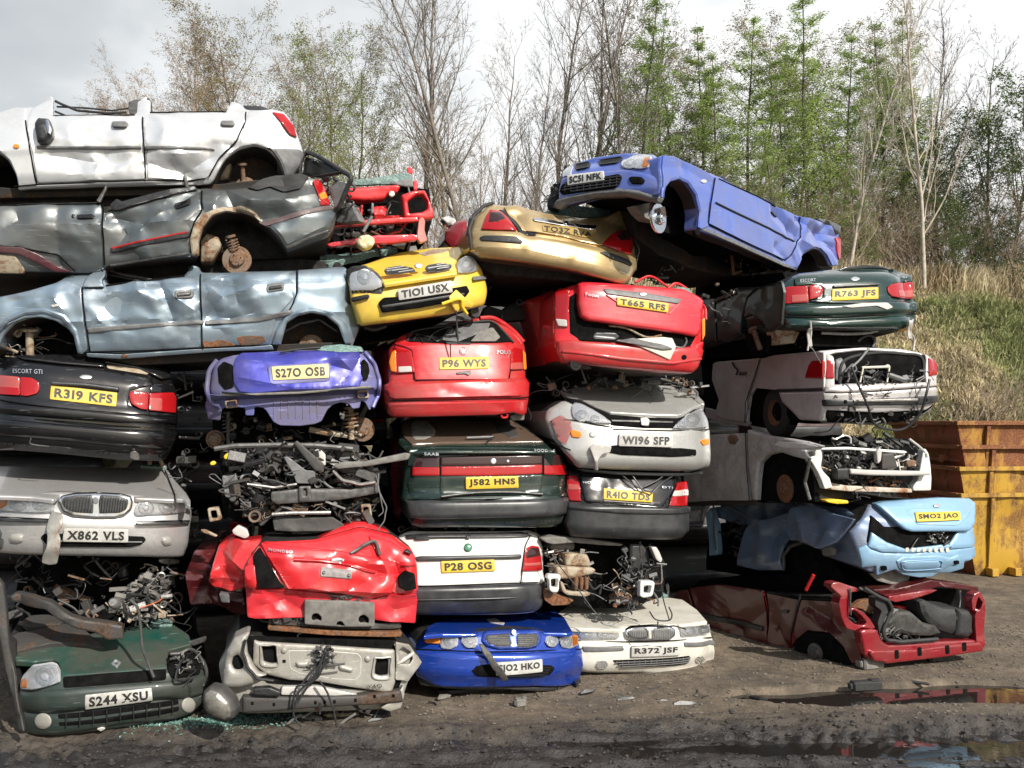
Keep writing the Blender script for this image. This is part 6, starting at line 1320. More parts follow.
def car_e2():
    f = Face('n 720,530', off=.08, yaw=10, level='n 560,560 900,545', edges='n 480,540 950,540', cu=.10, pw=5, seed=27, prof=[(350,-.10),(360,-.03),(385,.0),(392,.03),(410,.0),(425,-.1)])
    c = Car('saloon_car', 'pinkish silver saloon seen from behind with missing boot lid and a cable hanging out', 'scrap car', f, 'n 720,690')
    B = 'n 500,650 500,560 505,430 520,402 650,392 800,398 885,415 930,440 943,500 943,600 920,640 800,690 520,690 505,672'
    c.p('body', B, 'void', depth=3.2, r=.02, cr=.05, taper=.97, top=M['dark'])
    c.p('rear_quarter', 'n 498,410 530,425 535,470 536,548 498,552', W_SALOON, lift=.02, r=.01); c.p('rear_quarter', 'n 896,415 932,440 944,480 944,545 905,548 896,500', W_SALOON, lift=.03, r=.02)
    c.p('tail_lamp', 'n 498,441 512,441 528,455 532,515 498,514', 'red_l', lift=.03, r=.004); c.p('tail_lamp', 'n 904,432 926,438 940,460 940,500 908,506', 'red_l', lift=.045, bulge=.01)
    c.p('boot_edge', 'n 470,404 650,390 800,396 890,414 884,424 780,408 640,404 540,414 500,424', W_SALOON, lift=.02, t=.1, r=.02); c.p('boot_sill', 'n 500,545 560,535 700,534 896,528 906,548 700,564 560,572 494,568', W_SALOON, lift=.05, t=.1, r=.03)
    c.p('boot_opening', 'n 532,430 600,410 700,404 800,410 880,424 892,470 890,528 560,534 536,500', 'void', lift=.014, bulge=-.06)
    c.t('n 552,535 560,460 600,430 700,412 800,416 880,432 888,525', .018, 'rubber', lift=.03, name='boot_seal'); c.p('boot_lining', 'n 536,440 560,430 580,470 560,532 538,520', 'midgrey', lift=.03, t=.01)
    c.t('n 635,472 745,468', .014, 'cream', lift=.06, sm=False, name='seat_frame'); c.p('seat_frame_knob', 'E 886,367 2.4,2.4', 'cream', lift=.04); c.t('n 640,475 628,530', .01, 'cream', lift=.06, sm=False, name='seat_frame'); c.t('n 745,470 735,530', .01, 'cream', lift=.06, sm=False, name='seat_frame')
    c.t('n 740,500 800,520', .03, 'midgrey', lift=.06, sm=False, name='jack'); clutter(f, 'n 620,480 740,490 760,520 860,480 880,528 640,530', 26, .06, c.o, ['black', 'midgrey', 'dsteel', 'steel'], (.012,.035), lift=.08, seed=18, hoses=10)
    c.p('rear_panel', 'n 490,572 560,574 700,568 906,552 942,548 942,604 900,640 700,650 500,640', W_SALOON, lift=.02, xd=.01); c.p('bumper_beam', 'n 490,598 600,600 940,582 944,608 880,620 600,624 492,626', 'greypl', lift=.06, r=.015, t=.05); c.p('beam_strip', 'n 600,600 860,594 860,606 600,610', 'alu', lift=.075, t=.01)
    for q in ('E 842.5,402 2,2', 'E 922.5,400 2,2'): c.p('beam_hole', q, 'void', lift=.065, cr=0)
    c.p('rear_valance', 'n 500,640 700,652 900,640 880,680 700,700 500,690', 'foam', lift=-.05, xd=.03)
    clutter(f, 'n 520,570 880,570 860,690 520,690', 30, .06, c.o, ['dsteel', 'steel', 'foam'], (.01,.035), lift=.03, seed=19, hoses=14)
    c.t('n 655,396 620,440 580,480 575,510', .014, 'midgrey', lift=.1, name='cable'); c.t('n 578,470 600,530 640,620 665,690 720,716 790,712 850,650 875,570 886,520', .014, 'black', lift=.14, name='cable'); c.t('n 560,490 590,460 605,480 585,500 570,530', .01, 'midgrey', lift=.1, name='cable')
    g = side_face(f, 'n 500,560', -76, level='n 300,560 500,556', seed=28, da=.008); c.f = g
    c.p('rear_wing', 'n 250,436 300,420 430,408 480,408 500,410 500,552 400,556 310,560 225,552 200,590 195,690 190,690 206,580', W_SALOON, lift=.02); c.p('rear_door', 'n 55,455 70,448 240,432 225,500 205,548 190,600 186,690 100,680 62,660 80,600 52,520', W_SALOON, lift=.02, xd=.01)
    c.gaps(.03, 'n 246,440 228,500 206,560 190,610 188,690', f=g); c.p('wheel_arch_liner', 'n 190,700 195,600 225,560 300,558 350,600 380,690 300,720', 'void', g.back(-.1), t=.05); c.p('lower_bumper', 'n 315,566 500,562 500,645 486,684 400,680 372,650 330,610', W_SALOON, lift=.02, r=.03, t=.1); c.p('tail_lamp', 'n 428,512 444,458 456,444 500,440 500,515', 'red_l', lift=.035); c.p('black_strip', 'n 312,556 500,552 500,562 314,568', 'black', lift=.03); c.p('body_side', 'n 0,425 240,440 440,415 495,420 495,640 350,680 60,685 20,620', 'void', g.back(-.15), t=.3)
    c.t('n 140,450 150,470 160,480 156,500', .012, 'black', lift=.04, name='torn_seal'); c.p('door_handle', 'n 162,490 192,486 190,500 166,502', 'steel', lift=.04); c.p('sill', 'n 20,630 60,640 200,690 190,706 80,690 20,670', W_SALOON, lift=.0)
    x, z = g.loc(pts('n 280,650')[0]); p = g.W(x, z, -.12); w = bpy.data.objects.new('wheel', None); COL.objects.link(w); w.parent = c.o; w.location = p-org(c.o); ORG[w.name] = p
    b = MB(); b.lathe(p, g.N, [(.16,.06),(.24,.07),(.29,.05),(.30,.0),(.30,-.08),(.26,-.12),(.16,-.11)], 32); b.build('tyre', M['tyre'], w); b = MB(); b.lathe(p, g.N, [(.001,.03),(.05,.035),(.06,.02),(.10,.01),(.14,.045),(.165,.06),(.165,-.1)], 28); b.build('rim', M['rust'], w)
car_e2()
# seat-belt straps hooked between the green and the silver saloon
for st, lb in (('n 425,288 428,330 424,362 418,380 414,405', 'white strap hooked under the deep green saloon, the left of the pair'), ('n 832,280 824,310 822,330 838,360 834,405', 'white strap hooked under the deep green saloon, the right of the pair')):
    o = tube(fe1, st, .011, M['wht_l'], None, lift=.09, name='strap'); tag(o, lb, 'strap', 'straps between the two saloons')
    q = st.split()[3]; x, y = map(float, q.split(','))
    o2 = patch(fe1, 'n %f,%f %f,%f %f,%f %f,%f' % (x-8, y-45, x+8, y-45, x+8, y+28, x-8, y+28), 'strap_label', M['wht_l'], o, lift=.1, t=.006, r=.003)
    tube(fe1, 'n %f,%f %f,%f %f,%f %f,%f' % (x, y+30, x+12, y+40, x+26, y+66, x+42, y+92), .007, M['steel'], o, lift=.09, name='hook_chain')
def car_e3():
    f = Face('u 440,330', off=.05, yaw=12, level='u 280,340 790,345', seed=29)
    c = Car('front_end_wreck', 'grimy white stripped front end with exposed engine, on the light blue wreck', 'scrap car', f, 'u 440,470')
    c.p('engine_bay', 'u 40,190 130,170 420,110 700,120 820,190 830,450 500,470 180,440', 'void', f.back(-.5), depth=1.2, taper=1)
    c.p('slam_panel', 'u 110,178 300,172 480,184 660,196 680,205 660,216 480,202 300,190 116,192', W_WHITE, lift=.03, t=.05, r=.01)
    c.p('headlamp_panel', 'u 25,195 60,185 115,180 130,200 135,240 125,300 140,330 180,370 200,430 150,442 110,340 80,280 50,240 34,220', W_WHITE, lift=.03, t=.08, xd=.02, holes=('u 44,208 70,198 92,208 90,232 60,236',))
    c.p('bumper_beam', 'u 280,308 400,316 600,320 790,324 792,350 600,354 400,350 284,342', 'wht_l', lift=.12, t=.08, r=.015)
    c.p('right_post', 'u 780,200 795,180 815,215 828,300 835,370 830,450 720,452 715,430 750,380 760,330 770,270', W_WHITE, lift=.02, t=.08, xd=.02, holes=('u 790,215 802,215 808,240 794,244',)); c.t('u 680,120 740,165 782,205', .014, 'wht_l', lift=.05, sm=False, name='wing_rail')
    c.p('rusty_sill', 'u 190,400 300,420 500,430 720,440 720,465 500,462 300,456 200,445', rusty('rusty_white', (.55,.50,.42), (.30,.14,.06), .6), lift=.0, t=.15, xd=.02)
    c.p('radiator', 'u 505,215 580,210 605,310 505,312', 'dsteel', lift=.06, t=.05); c.t('u 598,250 612,318', .008, 'cream', lift=.08, sm=False, name='pipe'); c.p('foam_absorber', 'u 205,310 280,305 282,375 210,378', 'black', lift=.1, t=.1, xd=.03)
    c.t('u 205,115 230,122 280,100 320,110 325,150', .01, 'wht_l', lift=.0, name='hose'); c.p('yellow_cap', 'u 160,512 230,508 310,515 312,535 240,538 180,528', 'yb', f.back(.0), t=.1); c.p('lamp_bracket', 'u 470,200 490,170 505,210 500,260 480,280', 'wht_l', lift=.05, t=.05, xd=.03); c.p('brown_reservoir', 'u 660,270 700,252 730,262 720,290 680,300', 'brown', lift=.05, t=.08)
    clutter(f, 'u 130,195 480,200 680,210 770,230 760,320 600,320 280,320 150,320', 120, .3, c.o, ['alu', 'steel', 'wht_l', 'dsteel', 'black', 'tan', 'white'] and ['alu', 'steel', 'white', 'dsteel', 'black', 'tan', 'black'], (.012,.045), lift=.02, seed=20, hoses=22)
    clutter(f, 'u 320,130 700,125 760,180 640,195 330,170', 40, .4, c.o, ['black', 'dsteel', 'steel'], (.02,.06), lift=-.05, seed=22, hoses=10); clutter(f, 'u 300,360 700,360 700,430 330,430', 40, .25, c.o, ['black', 'dsteel', 'steel', 'rust'], (.015,.045), lift=-.0, seed=23, hoses=10)
    g = side_face(f, 'o 520,180', -74, level='o 20,60 270,50', seed=30, da=.008); c.f = g
    c.p('front_wing', 'o 272,38 350,62 420,72 500,86 562,104 540,120 500,120 510,160 450,145 400,128 350,140 320,170 310,240 305,320 290,322 276,180', W_STRIP, lift=.02, r=.03); c.p('wing_highlight', 'o 400,85 500,92 556,106 500,118 420,112 380,100', W_WHITE, lift=.026, r=.01, t=.004)
    c.p('door', 'o 20,70 120,60 268,52 270,180 284,322 150,322 20,330', W_STRIP, lift=.02); c.p('wing_mirror_stub', 'o 184,70 196,56 222,60 232,80 215,100 194,96', 'brown', g.back(.04), t=.08, r=.03)
    c.p('wheel_arch_liner', 'o 306,325 312,240 325,165 360,140 410,130 480,150 520,200 540,330', 'void', g.back(-.1), t=.05); c.gaps(.03, 'o 270,40 274,180 286,322', f=g); disc(g, 'o 395,275', .16, c.o, -.08, 'rust', 'brake_drum'); c.p('body_side', 'o 0,80 270,60 540,110 540,320 0,330', 'dark', g.back(-.12), t=.5)
    c.t('o 520,150 500,250 520,320', .02, 'steel', lift=0, name='arch_edge'); c.p('sill', 'o 0,322 300,324 310,340 0,345', 'dsteel', lift=0)
car_e3()
def car_e4():
    f = Face('p 480,300', off=.10, yaw=14, level='p 410,297 520,297', edges='p 262,360 610,350', cu=.08, pw=5, seed=31, prof=[(498,-.2),(520,-.02),(530,.0),(545,.03),(560,.03),(575,-.04)])
    c = Car('saloon_tail', 'pale blue saloon tail with raised boot lid and plate SM02 JAO', 'scrap car', f, 'p 480,420')
    c.p('body', 'p 262,350 240,300 300,220 400,215 585,215 600,250 608,330 606,380 560,400 300,420 268,405', W_SLATE, depth=3., r=.02, taper=.97, under=M['under'], top=M['dark'], xd=.02); c.p('dark_opening', 'p 300,250 340,285 560,290 590,300 600,345 540,352 400,362 330,350 290,330', 'void', lift=.02)
    c.p('boot_lid', 'p 304,216 330,210 400,204 500,198 580,200 597,214 597,250 592,280 578,296 540,297 410,298 390,292 370,278', W_LB2, lift=.10, t=.05, r=.025); c.p('plate_recess', 'p 390,236 410,228 560,230 580,240 555,268 540,280 420,276', W_LB2, lift=.108, bulge=-.02, r=.01); c.p('badge', 'E 930,504.5 3.5,1.8', 'badge', lift=.12)
    c.plate('p 413,240 545,237 547,262 418,268', 'SMO2 JAO', lift=.12)
    c.p('boot_cavity', 'p 330,292 560,294 556,320 520,338 400,340 340,318', 'void', lift=.0); clutter(f, 'p 460,296 510,296 505,330 465,330', 14, .04, c.o, ['alu', 'steel'], (.012,.03), lift=.06, seed=24, hoses=3)
    c.p('boot_sill', 'p 300,300 345,330 400,350 530,335 555,296 600,285 606,330 600,345 540,350 420,362 330,360 290,345', W_LB2, lift=.04, t=.08, r=.015)
    for k in range(8): x = 398+k*17; c.p('sill_slot', 'p %d,347 %d,345 %d,357 %d,359' % (x, x+10, x+10, x), 'cream', lift=.045, r=.001, t=.004)
    c.p('rear_panel', 'p 262,350 285,338 300,352 330,362 420,364 540,352 606,342 609,372 590,384 575,386 572,408 530,420 500,420 480,432 440,434 392,426 372,410 345,418 316,428 314,400 272,406', W_LB2, lift=.03, t=.04)
    k = c.p('stamped_panel', 'p 372,385 392,372 500,368 530,376 556,366 560,392 530,400 500,418 400,420 380,408', W_LB2, lift=.04, r=.01); c.p('embossed_panel', 'p 386,396 396,386 495,383 502,398 492,408 400,412', W_LB2, lift=.05, bulge=.01, r=.008, par=k); c.t('p 386,396 396,386 495,383 502,398 492,408 400,412 386,396', .006, 'steel', lift=.05, name='panel_rib').data.materials[0] = W_LB2
    for q in ('p 326,400 342,399 344,412 328,414', 'p 540,384 554,383 556,394 542,396'): c.p('square_hole', q, 'void', lift=.05, r=.001)
    c.p('lamp_frame', 'p 558,248 590,240 598,285 570,300 560,290', W_LB2, lift=.02); c.p('lower_flap', 'p 316,428 372,412 440,434 430,455 380,460 340,450', 'foam', lift=-.1, xd=.03)
    g = side_face(f, 'p 275,360', -64, level='o 250,420 460,372', seed=32, da=.016, df=1.8); c.f = g
    g.fold(('o 560,335 600,440 715,402', .02, .2), ('o 500,350 545,470 600,505', -.03, .2), ('o 570,340 640,430 600,500', -.02, .2), ('o 270,440 380,470 440,440', .03, .2), ('o 250,560 340,540 430,500', -.03, .2))
    c.p('rear_wing', 'o 484,352 520,340 570,335 650,372 735,395 700,440 660,490 610,512 585,505 520,480 480,478 462,440', W_SLATE, lift=.16, xd=.015); c.p('rear_door', 'o 268,430 300,410 455,368 470,400 462,450 430,500 415,560 420,600 330,600 245,580 255,500', W_SLATE, lift=.06, xd=.01)
    c.p('crushed_roof', 'o 130,350 300,328 500,335 640,352 735,398 700,420 500,365 260,425 140,390', W_SLATE, g.back(-.12), t=.3, xd=.03)
    c.p('tail_wing', 'o 590,515 620,505 632,515 630,540 595,545 582,535', 'foam', lift=.05); c.p('tail_pillar', 'o 730,402 745,400 800,470 880,500 870,520 800,498 770,470 740,430', W_SLATE, f.back(-.1), t=.05); c.p('rear_shelf', 'o 640,375 740,365 820,395 800,440 750,400', 'midgrey', f.back(-.5), t=.1, xd=.03)
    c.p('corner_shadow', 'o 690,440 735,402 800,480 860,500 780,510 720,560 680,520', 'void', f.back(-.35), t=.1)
    c.p('wheel_arch_liner', 'o 428,610 430,540 470,500 530,500 590,550 640,640 500,660', 'void', g.back(-.1), t=.05); c.t('o 420,600 424,540 450,505 490,490', .02, 'steel', lift=.02, name='arch_lip'); c.p('body_side', 'o 110,420 250,400 500,345 740,400 640,640 250,620 100,600', 'void', g.back(-.35), t=.3)
    c.p('door_pillar', 'o 100,380 118,350 135,420 140,540 110,545', W_LB2, g.back(.0), t=.06, r=.02); c.t('o 90,400 100,345 140,325 140,400 145,520', .012, 'steel', lift=.03, name='door_seal'); c.t('o 355,325 430,320 470,350 468,380', .014, 'steel', lift=.0, name='bent_frame'); c.t('o 185,335 240,365 280,395', .01, 'alu', lift=.02, name='bent_rod')
    clutter(g, 'o 150,380 260,420 250,560 150,540', 20, .2, c.o, ['black', 'dsteel'], (.02,.06), lift=-.05, seed=26, hoses=6)
car_e4()
def car_e5():
    f = Face('v 560,540', dist=9.62, yaw=15, level='v 250,560 860,520', seed=33, da=.006)
    c = Car('saloon_tail', 'dark red wreck with torn open tail full of black seat padding', 'scrap car', f, 'v 560,600')
    c.p('boot_cavity', 'v 90,150 400,170 860,170 900,300 890,500 300,540 150,420', 'void', f.back(-.55), depth=2.4, taper=.97)
    c.p('left_post', 'v 8,160 20,138 60,132 110,150 160,165 170,185 120,190 110,230 112,290 150,282 200,310 240,350 270,400 250,408 190,400 150,420 100,405 70,340 50,260 60,210', W_DRED2, lift=.0, t=.12, xd=.03, holes=('v 118,300 150,298 190,330 220,370 200,390 150,380 110,350',))
    c.p('tail_panel', 'v 172,420 200,408 270,408 300,470 340,500 480,492 640,480 840,470 880,480 890,520 860,535 600,560 400,580 230,590 200,560', W_DRED2, lift=.02, t=.08, r=.02)
    vl = c.p('valance', 'v 215,545 230,530 500,520 700,495 860,480 880,500 880,530 600,572 420,592 310,605 300,595 240,588', W_DRED2, lift=.06, t=.05, r=.01)
    for x, y in ((358,525), (492,508), (655,497), (755,480)): c.p('valance_slot', 'v %d,%d %d,%d %d,%d %d,%d' % (x, y, x+24, y-3, x+26, y+48, x+3, y+52), 'void', lift=.065, r=.001, t=.004, par=vl)
    c.p('right_post', 'v 830,240 845,200 880,185 905,230 912,300 905,420 905,500 880,535 850,520 855,440 850,330 860,300 880,290 895,250 870,215 855,260 850,300 832,290', W_DRED2, lift=.02, t=.1, xd=.03)
    c.p('parcel_shelf', 'v 350,215 420,205 560,180 640,178 600,195 480,232 390,250 345,235', W_DRED2, f.back(-.05), t=.08, xd=.04); c.p('shelf_edge', 'v 250,175 400,168 600,120 760,140 880,160 880,185 760,172 650,158 560,185 400,210 300,205', W_DRED, f.back(-.25), t=.2, xd=.03)
    c.p('inner_panel', 'v 360,268 480,275 525,272 500,298 440,296 370,285', 'red', f.back(-.3), t=.05, xd=.03); c.p('rust_panel', 'v 130,280 180,240 250,230 265,290 240,325 190,290', 'rust', f.back(-.3), t=.05, xd=.03)
    sb = c.p('seat_back', 'v 545,250 580,240 700,290 780,292 840,300 858,340 850,400 858,430 820,468 740,450 680,430 600,380 560,320', 'rubber', lift=-.05, t=.3, r=.06, xd=.03); c.p('seat_cushion', 'v 765,295 830,298 855,340 850,400 856,432 820,466 750,452 758,360', 'rubber', lift=.0, t=.1, r=.05, par=sb)
    c.p('carpet', 'v 340,390 420,310 500,310 580,380 650,390 690,440 620,460 500,455 400,430', plain('black_padding', (.035,.033,.03), .7, 0, .6, .6, 14), lift=-.05, t=.2, xd=.08, r=.04); c.p('carpet', 'v 330,340 360,300 440,300 420,330 350,385', 'foam', lift=-.08, t=.1, xd=.06)
    c.t('v 185,160 260,205 330,240 350,290 320,360 300,420 320,465 400,478 620,462', .020, 'rubber', lift=.04, name='boot_seal'); c.p('inner_lining', 'v 262,220 300,222 350,250 350,300 320,340 300,400 285,440 275,370 300,300 262,270', 'rubber', lift=.02, t=.1, xd=.03)
    c.t('v 808,190 812,240 806,290', .012, 'chrome', lift=-.1, name='bent_rod'); c.t('v 110,165 108,240 112,320', .010, 'steel', lift=.03, name='bent_rod'); c.t('v 160,160 200,180 250,200', .012, 'steel', lift=.03, name='bent_rod')
    clutter(f, 'v 320,400 420,395 500,470 620,460 600,475 340,470', 20, .15, c.o, ['black', 'foam', 'steel'], (.012,.035), lift=-.0, seed=27, hoses=5)
    g = Face('p 275,640', dist=9.5, yaw=-60, seed=34, da=.014, df=1.8); g.fold(('p 40,520 20,580 60,640', .03, .2), ('p 120,520 180,560 220,600', .03, .2), ('z 700,600 740,630 768,610', .03, .2)); c.f = g
    c.p('rear_wing', 'p 96,500 200,505 215,530 262,592 272,640 278,684 250,690 225,640 180,598 120,592 85,620 70,640', W_DRED, lift=.02); c.p('rear_door', 'p 0,478 92,498 70,600 62,660 0,650', W_DRED, lift=.02); c.p('front_door', 'o 60,660 180,620 350,655 345,768 180,768 m 500,560 510,430', W_DRED, lift=.02) if 0 else None
    c.p('front_door', 'z 690,588 720,584 764,590 768,648 735,640 700,626', W_DRED, lift=.02); c.p('front_wing', 'z 672,600 680,590 688,589 698,626 688,622 676,612', W_DRED, lift=.02); c.p('wheel_arch_liner', 'p 72,670 88,625 120,595 180,600 225,640 245,692 160,700', 'void', g, lift=.03, t=.05); c.p('door_moulding', 'z 700,612 764,626 764,631 700,617', 'black', lift=.05); c.t('p 5,480 90,498 200,504', .012, 'void', lift=.02, name='door_gap'); c.p('body_side', 'z 672,605 700,592 830,596 860,650 850,666 780,662 720,640 690,624', 'dark', g.back(-.1), t=.6)
    c.p('sill', 'z 690,620 760,645 790,655 790,664 740,652 690,630', W_DRED, lift=.0); c.p('door_handle', 'p 38,532 62,530 60,540 42,542', 'steel', lift=.045); disc(g, 'p 150,655', .10, c.o, .06, 'steel'); c.t('p 72,600 100,485', .012, 'black', lift=.03, sm=False, name='door_gap')
    c.t('z 806,590 813,575', .02, 'red', lift=.0, sm=False, name='torn_pillar'); c.p('crushed_roof', 'z 676,600 700,580 780,574 850,582 860,596 780,600 700,602', 'void', g.back(-.4), t=1.2, xd=.03)
car_e5()
# loose bits by the dark red wreck
def debris(at, d, sx, sy, sz, name, mat, lb, cat, seed=0, yaw=20):
    r = ray(*at); t = d/r.y if d else -CAMZ/r.z; p = CAMP+r*t; R = random.Random(seed); a = yaw*D2R; U = Vector((math.cos(a), math.sin(a), 0)); V_ = Vector((-math.sin(a), math.cos(a), 0)); b = MB()
    p.z = max(p.z, 0)+sz; b.box(p, U*sx, V_*sy, Vector((0,0,sz)), bev=.3); b.box(p+U*sx*.5+Vector((0,0,sz*.8)), U*sx*.35, V_*sy*.8, Vector((.02,0,sz*.5)), bev=.3); b.box(p-U*sx*.9, U*sx*.3, V_*sy*.6, Vector((0,0,sz*.6)), bev=.3)
    o = b.build(name, M[mat] if isinstance(mat, str) else mat, None); tag(o, lb, cat); return o
debris((866,690), 0, .15, .05, .045, 'rubber_block', 'rubber', 'black rubber lump lying on the mud in front of the dark red wreck', 'rubber piece', 1, 10)
debris((905,682), 0, .22, .015, .01, 'broken_rod', 'dsteel', 'thin dark broken rod on the mud beyond the rubber lump', 'metal rod', 2, -30)
debris((870,668), 0, .13, .08, .06, 'grey_stone', 'foam', 'pale grey stone under the left corner of the dark red wreck', 'stone', 3)
debris((935,661), 0, .08, .04, .03, 'metal_scrap', 'dsteel', 'small dark scrap of metal right of the dark red wreck', 'metal scrap', 4)
debris((343,716), 0, .14, .03, .015, 'wood_offcut', 'tan', 'pale brown wood offcut on the mud below the silver stripped end', 'wood offcut', 5, 5)
debris((520,706), 0, .05, .04, .035, 'loose_stone', 'foam', 'single grey stone on the mud in front of the royal blue saloon', 'stone', 6)
o = debris((490,690), 0, .42, .06, .02, 'fallen_trim', 'black', 'flat dark trim lying on the mud just in front of the royal blue saloon', 'trim strip', 7, 12)
# ================================================================ skips
YS = rusty('worn_yellow_paint', (.46,.27,.03), (.24,.12,.03), .50, 0, .5, 3.2, .5, .2); RS = rusty('rust_brown_end', (.30,.085,.05), (.20,.08,.02), .6, 0, .7, 3)
YS2 = rusty('rusted_yellow_paint', (.40,.21,.03), (.20,.075,.03), .78, 0, .6, 3.0, .6, .3); YS1 = YS
def skip(base_z, ox, name_lb, h=1.05, feet=False, wid=4.2, depth=2.0):
    YS = YS2 if base_z > .7 else YS1
    A = CAMP+ray(963, 573)*((15.0)/ray(963, 573).y); A.z = 0
    a = 8*D2R; U = Vector((math.cos(a), math.sin(a), 0)); V_ = Vector((-math.sin(a), math.cos(a), 0)); A = A+U*ox
    t = thing('skip', (A.x+U.x*wid/2+V_.x*depth/2, A.y+U.y*wid/2+V_.y*depth/2, base_z), name_lb, 'skip', 'yellow skips nested in a stack')
    def P(u, v, z): return A+U*u+V_*v+Vector((0,0,base_z+z))
    def wall(name, c, mat, th=.03, nn=None):
        c = [Vector(q) for q in c]; n = (c[1]-c[0]).cross(c[3]-c[0]).normalized()*th; N_ = 14; V = []; F = []
        for i in range(N_+1):
            for j in range(7):
                u, v = i/N_, j/6; q = (c[0]*(1-u)+c[1]*u)*(1-v)+(c[3]*(1-u)+c[2]*u)*v; w = noise.noise(q*1.9)*.13*(4*u*(1-u))
                V.append(q+n*(w/th) if th else q)
        k = len(V); V += [v-n for v in V]
        for i in range(N_):
            for j in range(6):
                a_ = i*7+j; F.append([a_, a_+7, a_+8, a_+1]); F.append([k+a_+1, k+a_+8, k+a_+7, k+a_])
        ring = [i*7 for i in range(N_+1)]+[N_*7+j for j in range(1, 7)]+[i*7+6 for i in range(N_-1, -1, -1)]+[j for j in range(5, 0, -1)]
        for a_, b_ in zip(ring, ring[1:]+ring[:1]): F.append([b_, a_, k+a_, k+b_])
        o = mk(name, V, F, mat, t); sharp(o, 35); return o
    s = .16; e = .34
    wall('front_side', [P(e,0+s,0), P(wid-e,s,0), P(wid,0,h), P(0,0,h)], YS); wall('back_side', [P(wid-e,depth-s,0), P(e,depth-s,0), P(0,depth,h), P(wid,depth,h)], YS)
    wall('end_plate', [P(e,depth-s,0), P(e,s,0), P(0,0,h), P(0,depth,h)], RS); wall('end_plate', [P(wid-e,s,0), P(wid-e,depth-s,0), P(wid,depth,h), P(wid,0,h)], RS); wall('bottom_plate', [P(e,s,0), P(e,depth-s,0), P(wid-e,depth-s,0), P(wid-e,s,0)], RS)
    b = MB()
    for q, w_ in ((P(wid/2,-.03,h), U*(wid/2+.05)), (P(wid/2,depth+.03,h), U*(wid/2+.05))): b = MB(); b.box(q, w_, V_*.04, Vector((0,0,.035))); b.build('rim', YS, t)
    for q in (P(-.03,depth/2,h), P(wid+.03,depth/2,h)): b = MB(); b.box(q, U*.04, V_*(depth/2-.02), Vector((0,0,.034))); b.build('end_rim', RS, t)
    for k in range(4):
        u = .55+k*1.0; b = MB(); b.box(P(u, .055, h*.5), U*.035, V_*.035, Vector((0,-.08,h*.46))); b.build('rib', YS, t)
    for z in (.38, .72): b = MB(); b.box(P(-(z*.0)+e*(1-z/h)-.03, depth/2, z), U*.03, V_*(depth/2-.15), Vector((0,0,.03))); b.build('end_rib', RS, t)
    for k in range(2):
        b = MB(); v = .45+k*1.1; b.lathe(P(e*.45-.02, v, h*.55), U*-1, [(.05,0),(.05,.12),(.07,.12),(.07,.14),(.001,.14)], 12); b.build('lifting_lug', RS, t)
    if feet:
        for k in range(5): b = MB(); b.box(P(.55+k*.42, .03, .07), U*.06, V_*.09, Vector((0,0,.065))); b.build('foot', YS, t)
    return t
skip(0, 0, 'yellow skip with rusty end standing on the mud at the bottom of the nested stack', 1.35, True)
skip(.44, -.02, 'second yellow skip from the bottom of the nested stack behind the pale blue tail', 1.35)
skip(.80, .03, 'third yellow skip from the bottom of the nested stack behind the pale blue tail', 1.35)
skip(1.20, -.05, 'topmost yellow skip of the nested stack, its open inside showing', 1.35)
bm_ = CAMP+ray(990, 440)*(17.3/ray(990, 440).y); b = MB(); b.box(bm_, Vector((.15,.02,0)), Vector((-.01,.05,0)), Vector((.02,0,.32))); o = b.build('skip_post', RS, None); tag(o, 'rust brown upright plate sticking up behind the topmost yellow skip', 'steel plate')

# ================================================================ made-up second row, added to keep the gaps dark
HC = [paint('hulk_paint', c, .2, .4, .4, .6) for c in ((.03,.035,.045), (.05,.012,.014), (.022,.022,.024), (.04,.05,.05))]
def hulk(px, d, z, k, w=.82, h=.62):
    r = ray(px, 400); p = CAMP+r*(d/r.y); f = Face.__new__(Face); f.folds = []; y = YAW0*D2R; f.O = Vector((p.x, d, z)); f.X = Vector((math.cos(y), math.sin(y), 0)); f.N = Vector((math.sin(y), -math.cos(y), 0)); f.Z = Vector((0,0,1))
    f.ax = f.ay = 0; f.xc = 0; f.hw = w; f.cu = .18; f.pw = 4; f.prof = [(0., -.06), (.12, .03), (.3, .04), (.32, .0), (.5, -.06), (h, -.25)]; f.da = .012; f.df = 1.7; f.seed = k*3
    o = thing('added_crushed_car', (p.x, d, z), 'made-up dark crushed car of the second row, added behind gaps in the stack', 'scrap car', 'dark crushed cars added as a second row'); m = HC[k % 4]
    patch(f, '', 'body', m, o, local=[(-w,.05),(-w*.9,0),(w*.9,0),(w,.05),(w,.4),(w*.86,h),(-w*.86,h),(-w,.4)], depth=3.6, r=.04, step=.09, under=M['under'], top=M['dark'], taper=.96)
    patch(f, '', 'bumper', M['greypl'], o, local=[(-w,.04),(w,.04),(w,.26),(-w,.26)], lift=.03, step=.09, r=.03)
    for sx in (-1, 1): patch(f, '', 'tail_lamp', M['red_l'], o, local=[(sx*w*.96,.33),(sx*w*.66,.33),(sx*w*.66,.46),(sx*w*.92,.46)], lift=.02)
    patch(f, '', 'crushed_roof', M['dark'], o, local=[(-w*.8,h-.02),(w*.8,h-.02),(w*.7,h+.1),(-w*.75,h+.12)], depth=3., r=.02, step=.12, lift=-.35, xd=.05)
for i in range(7):
    X_ = -6.1+i*1.78; d = 13.1+X_*.25; top = (5, 5, 5, 5, 5, 4, 4, 3)[i]
    top = 5 if i == 6 else 6
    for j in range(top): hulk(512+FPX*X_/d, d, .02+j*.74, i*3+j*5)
R_ = random.Random(44)
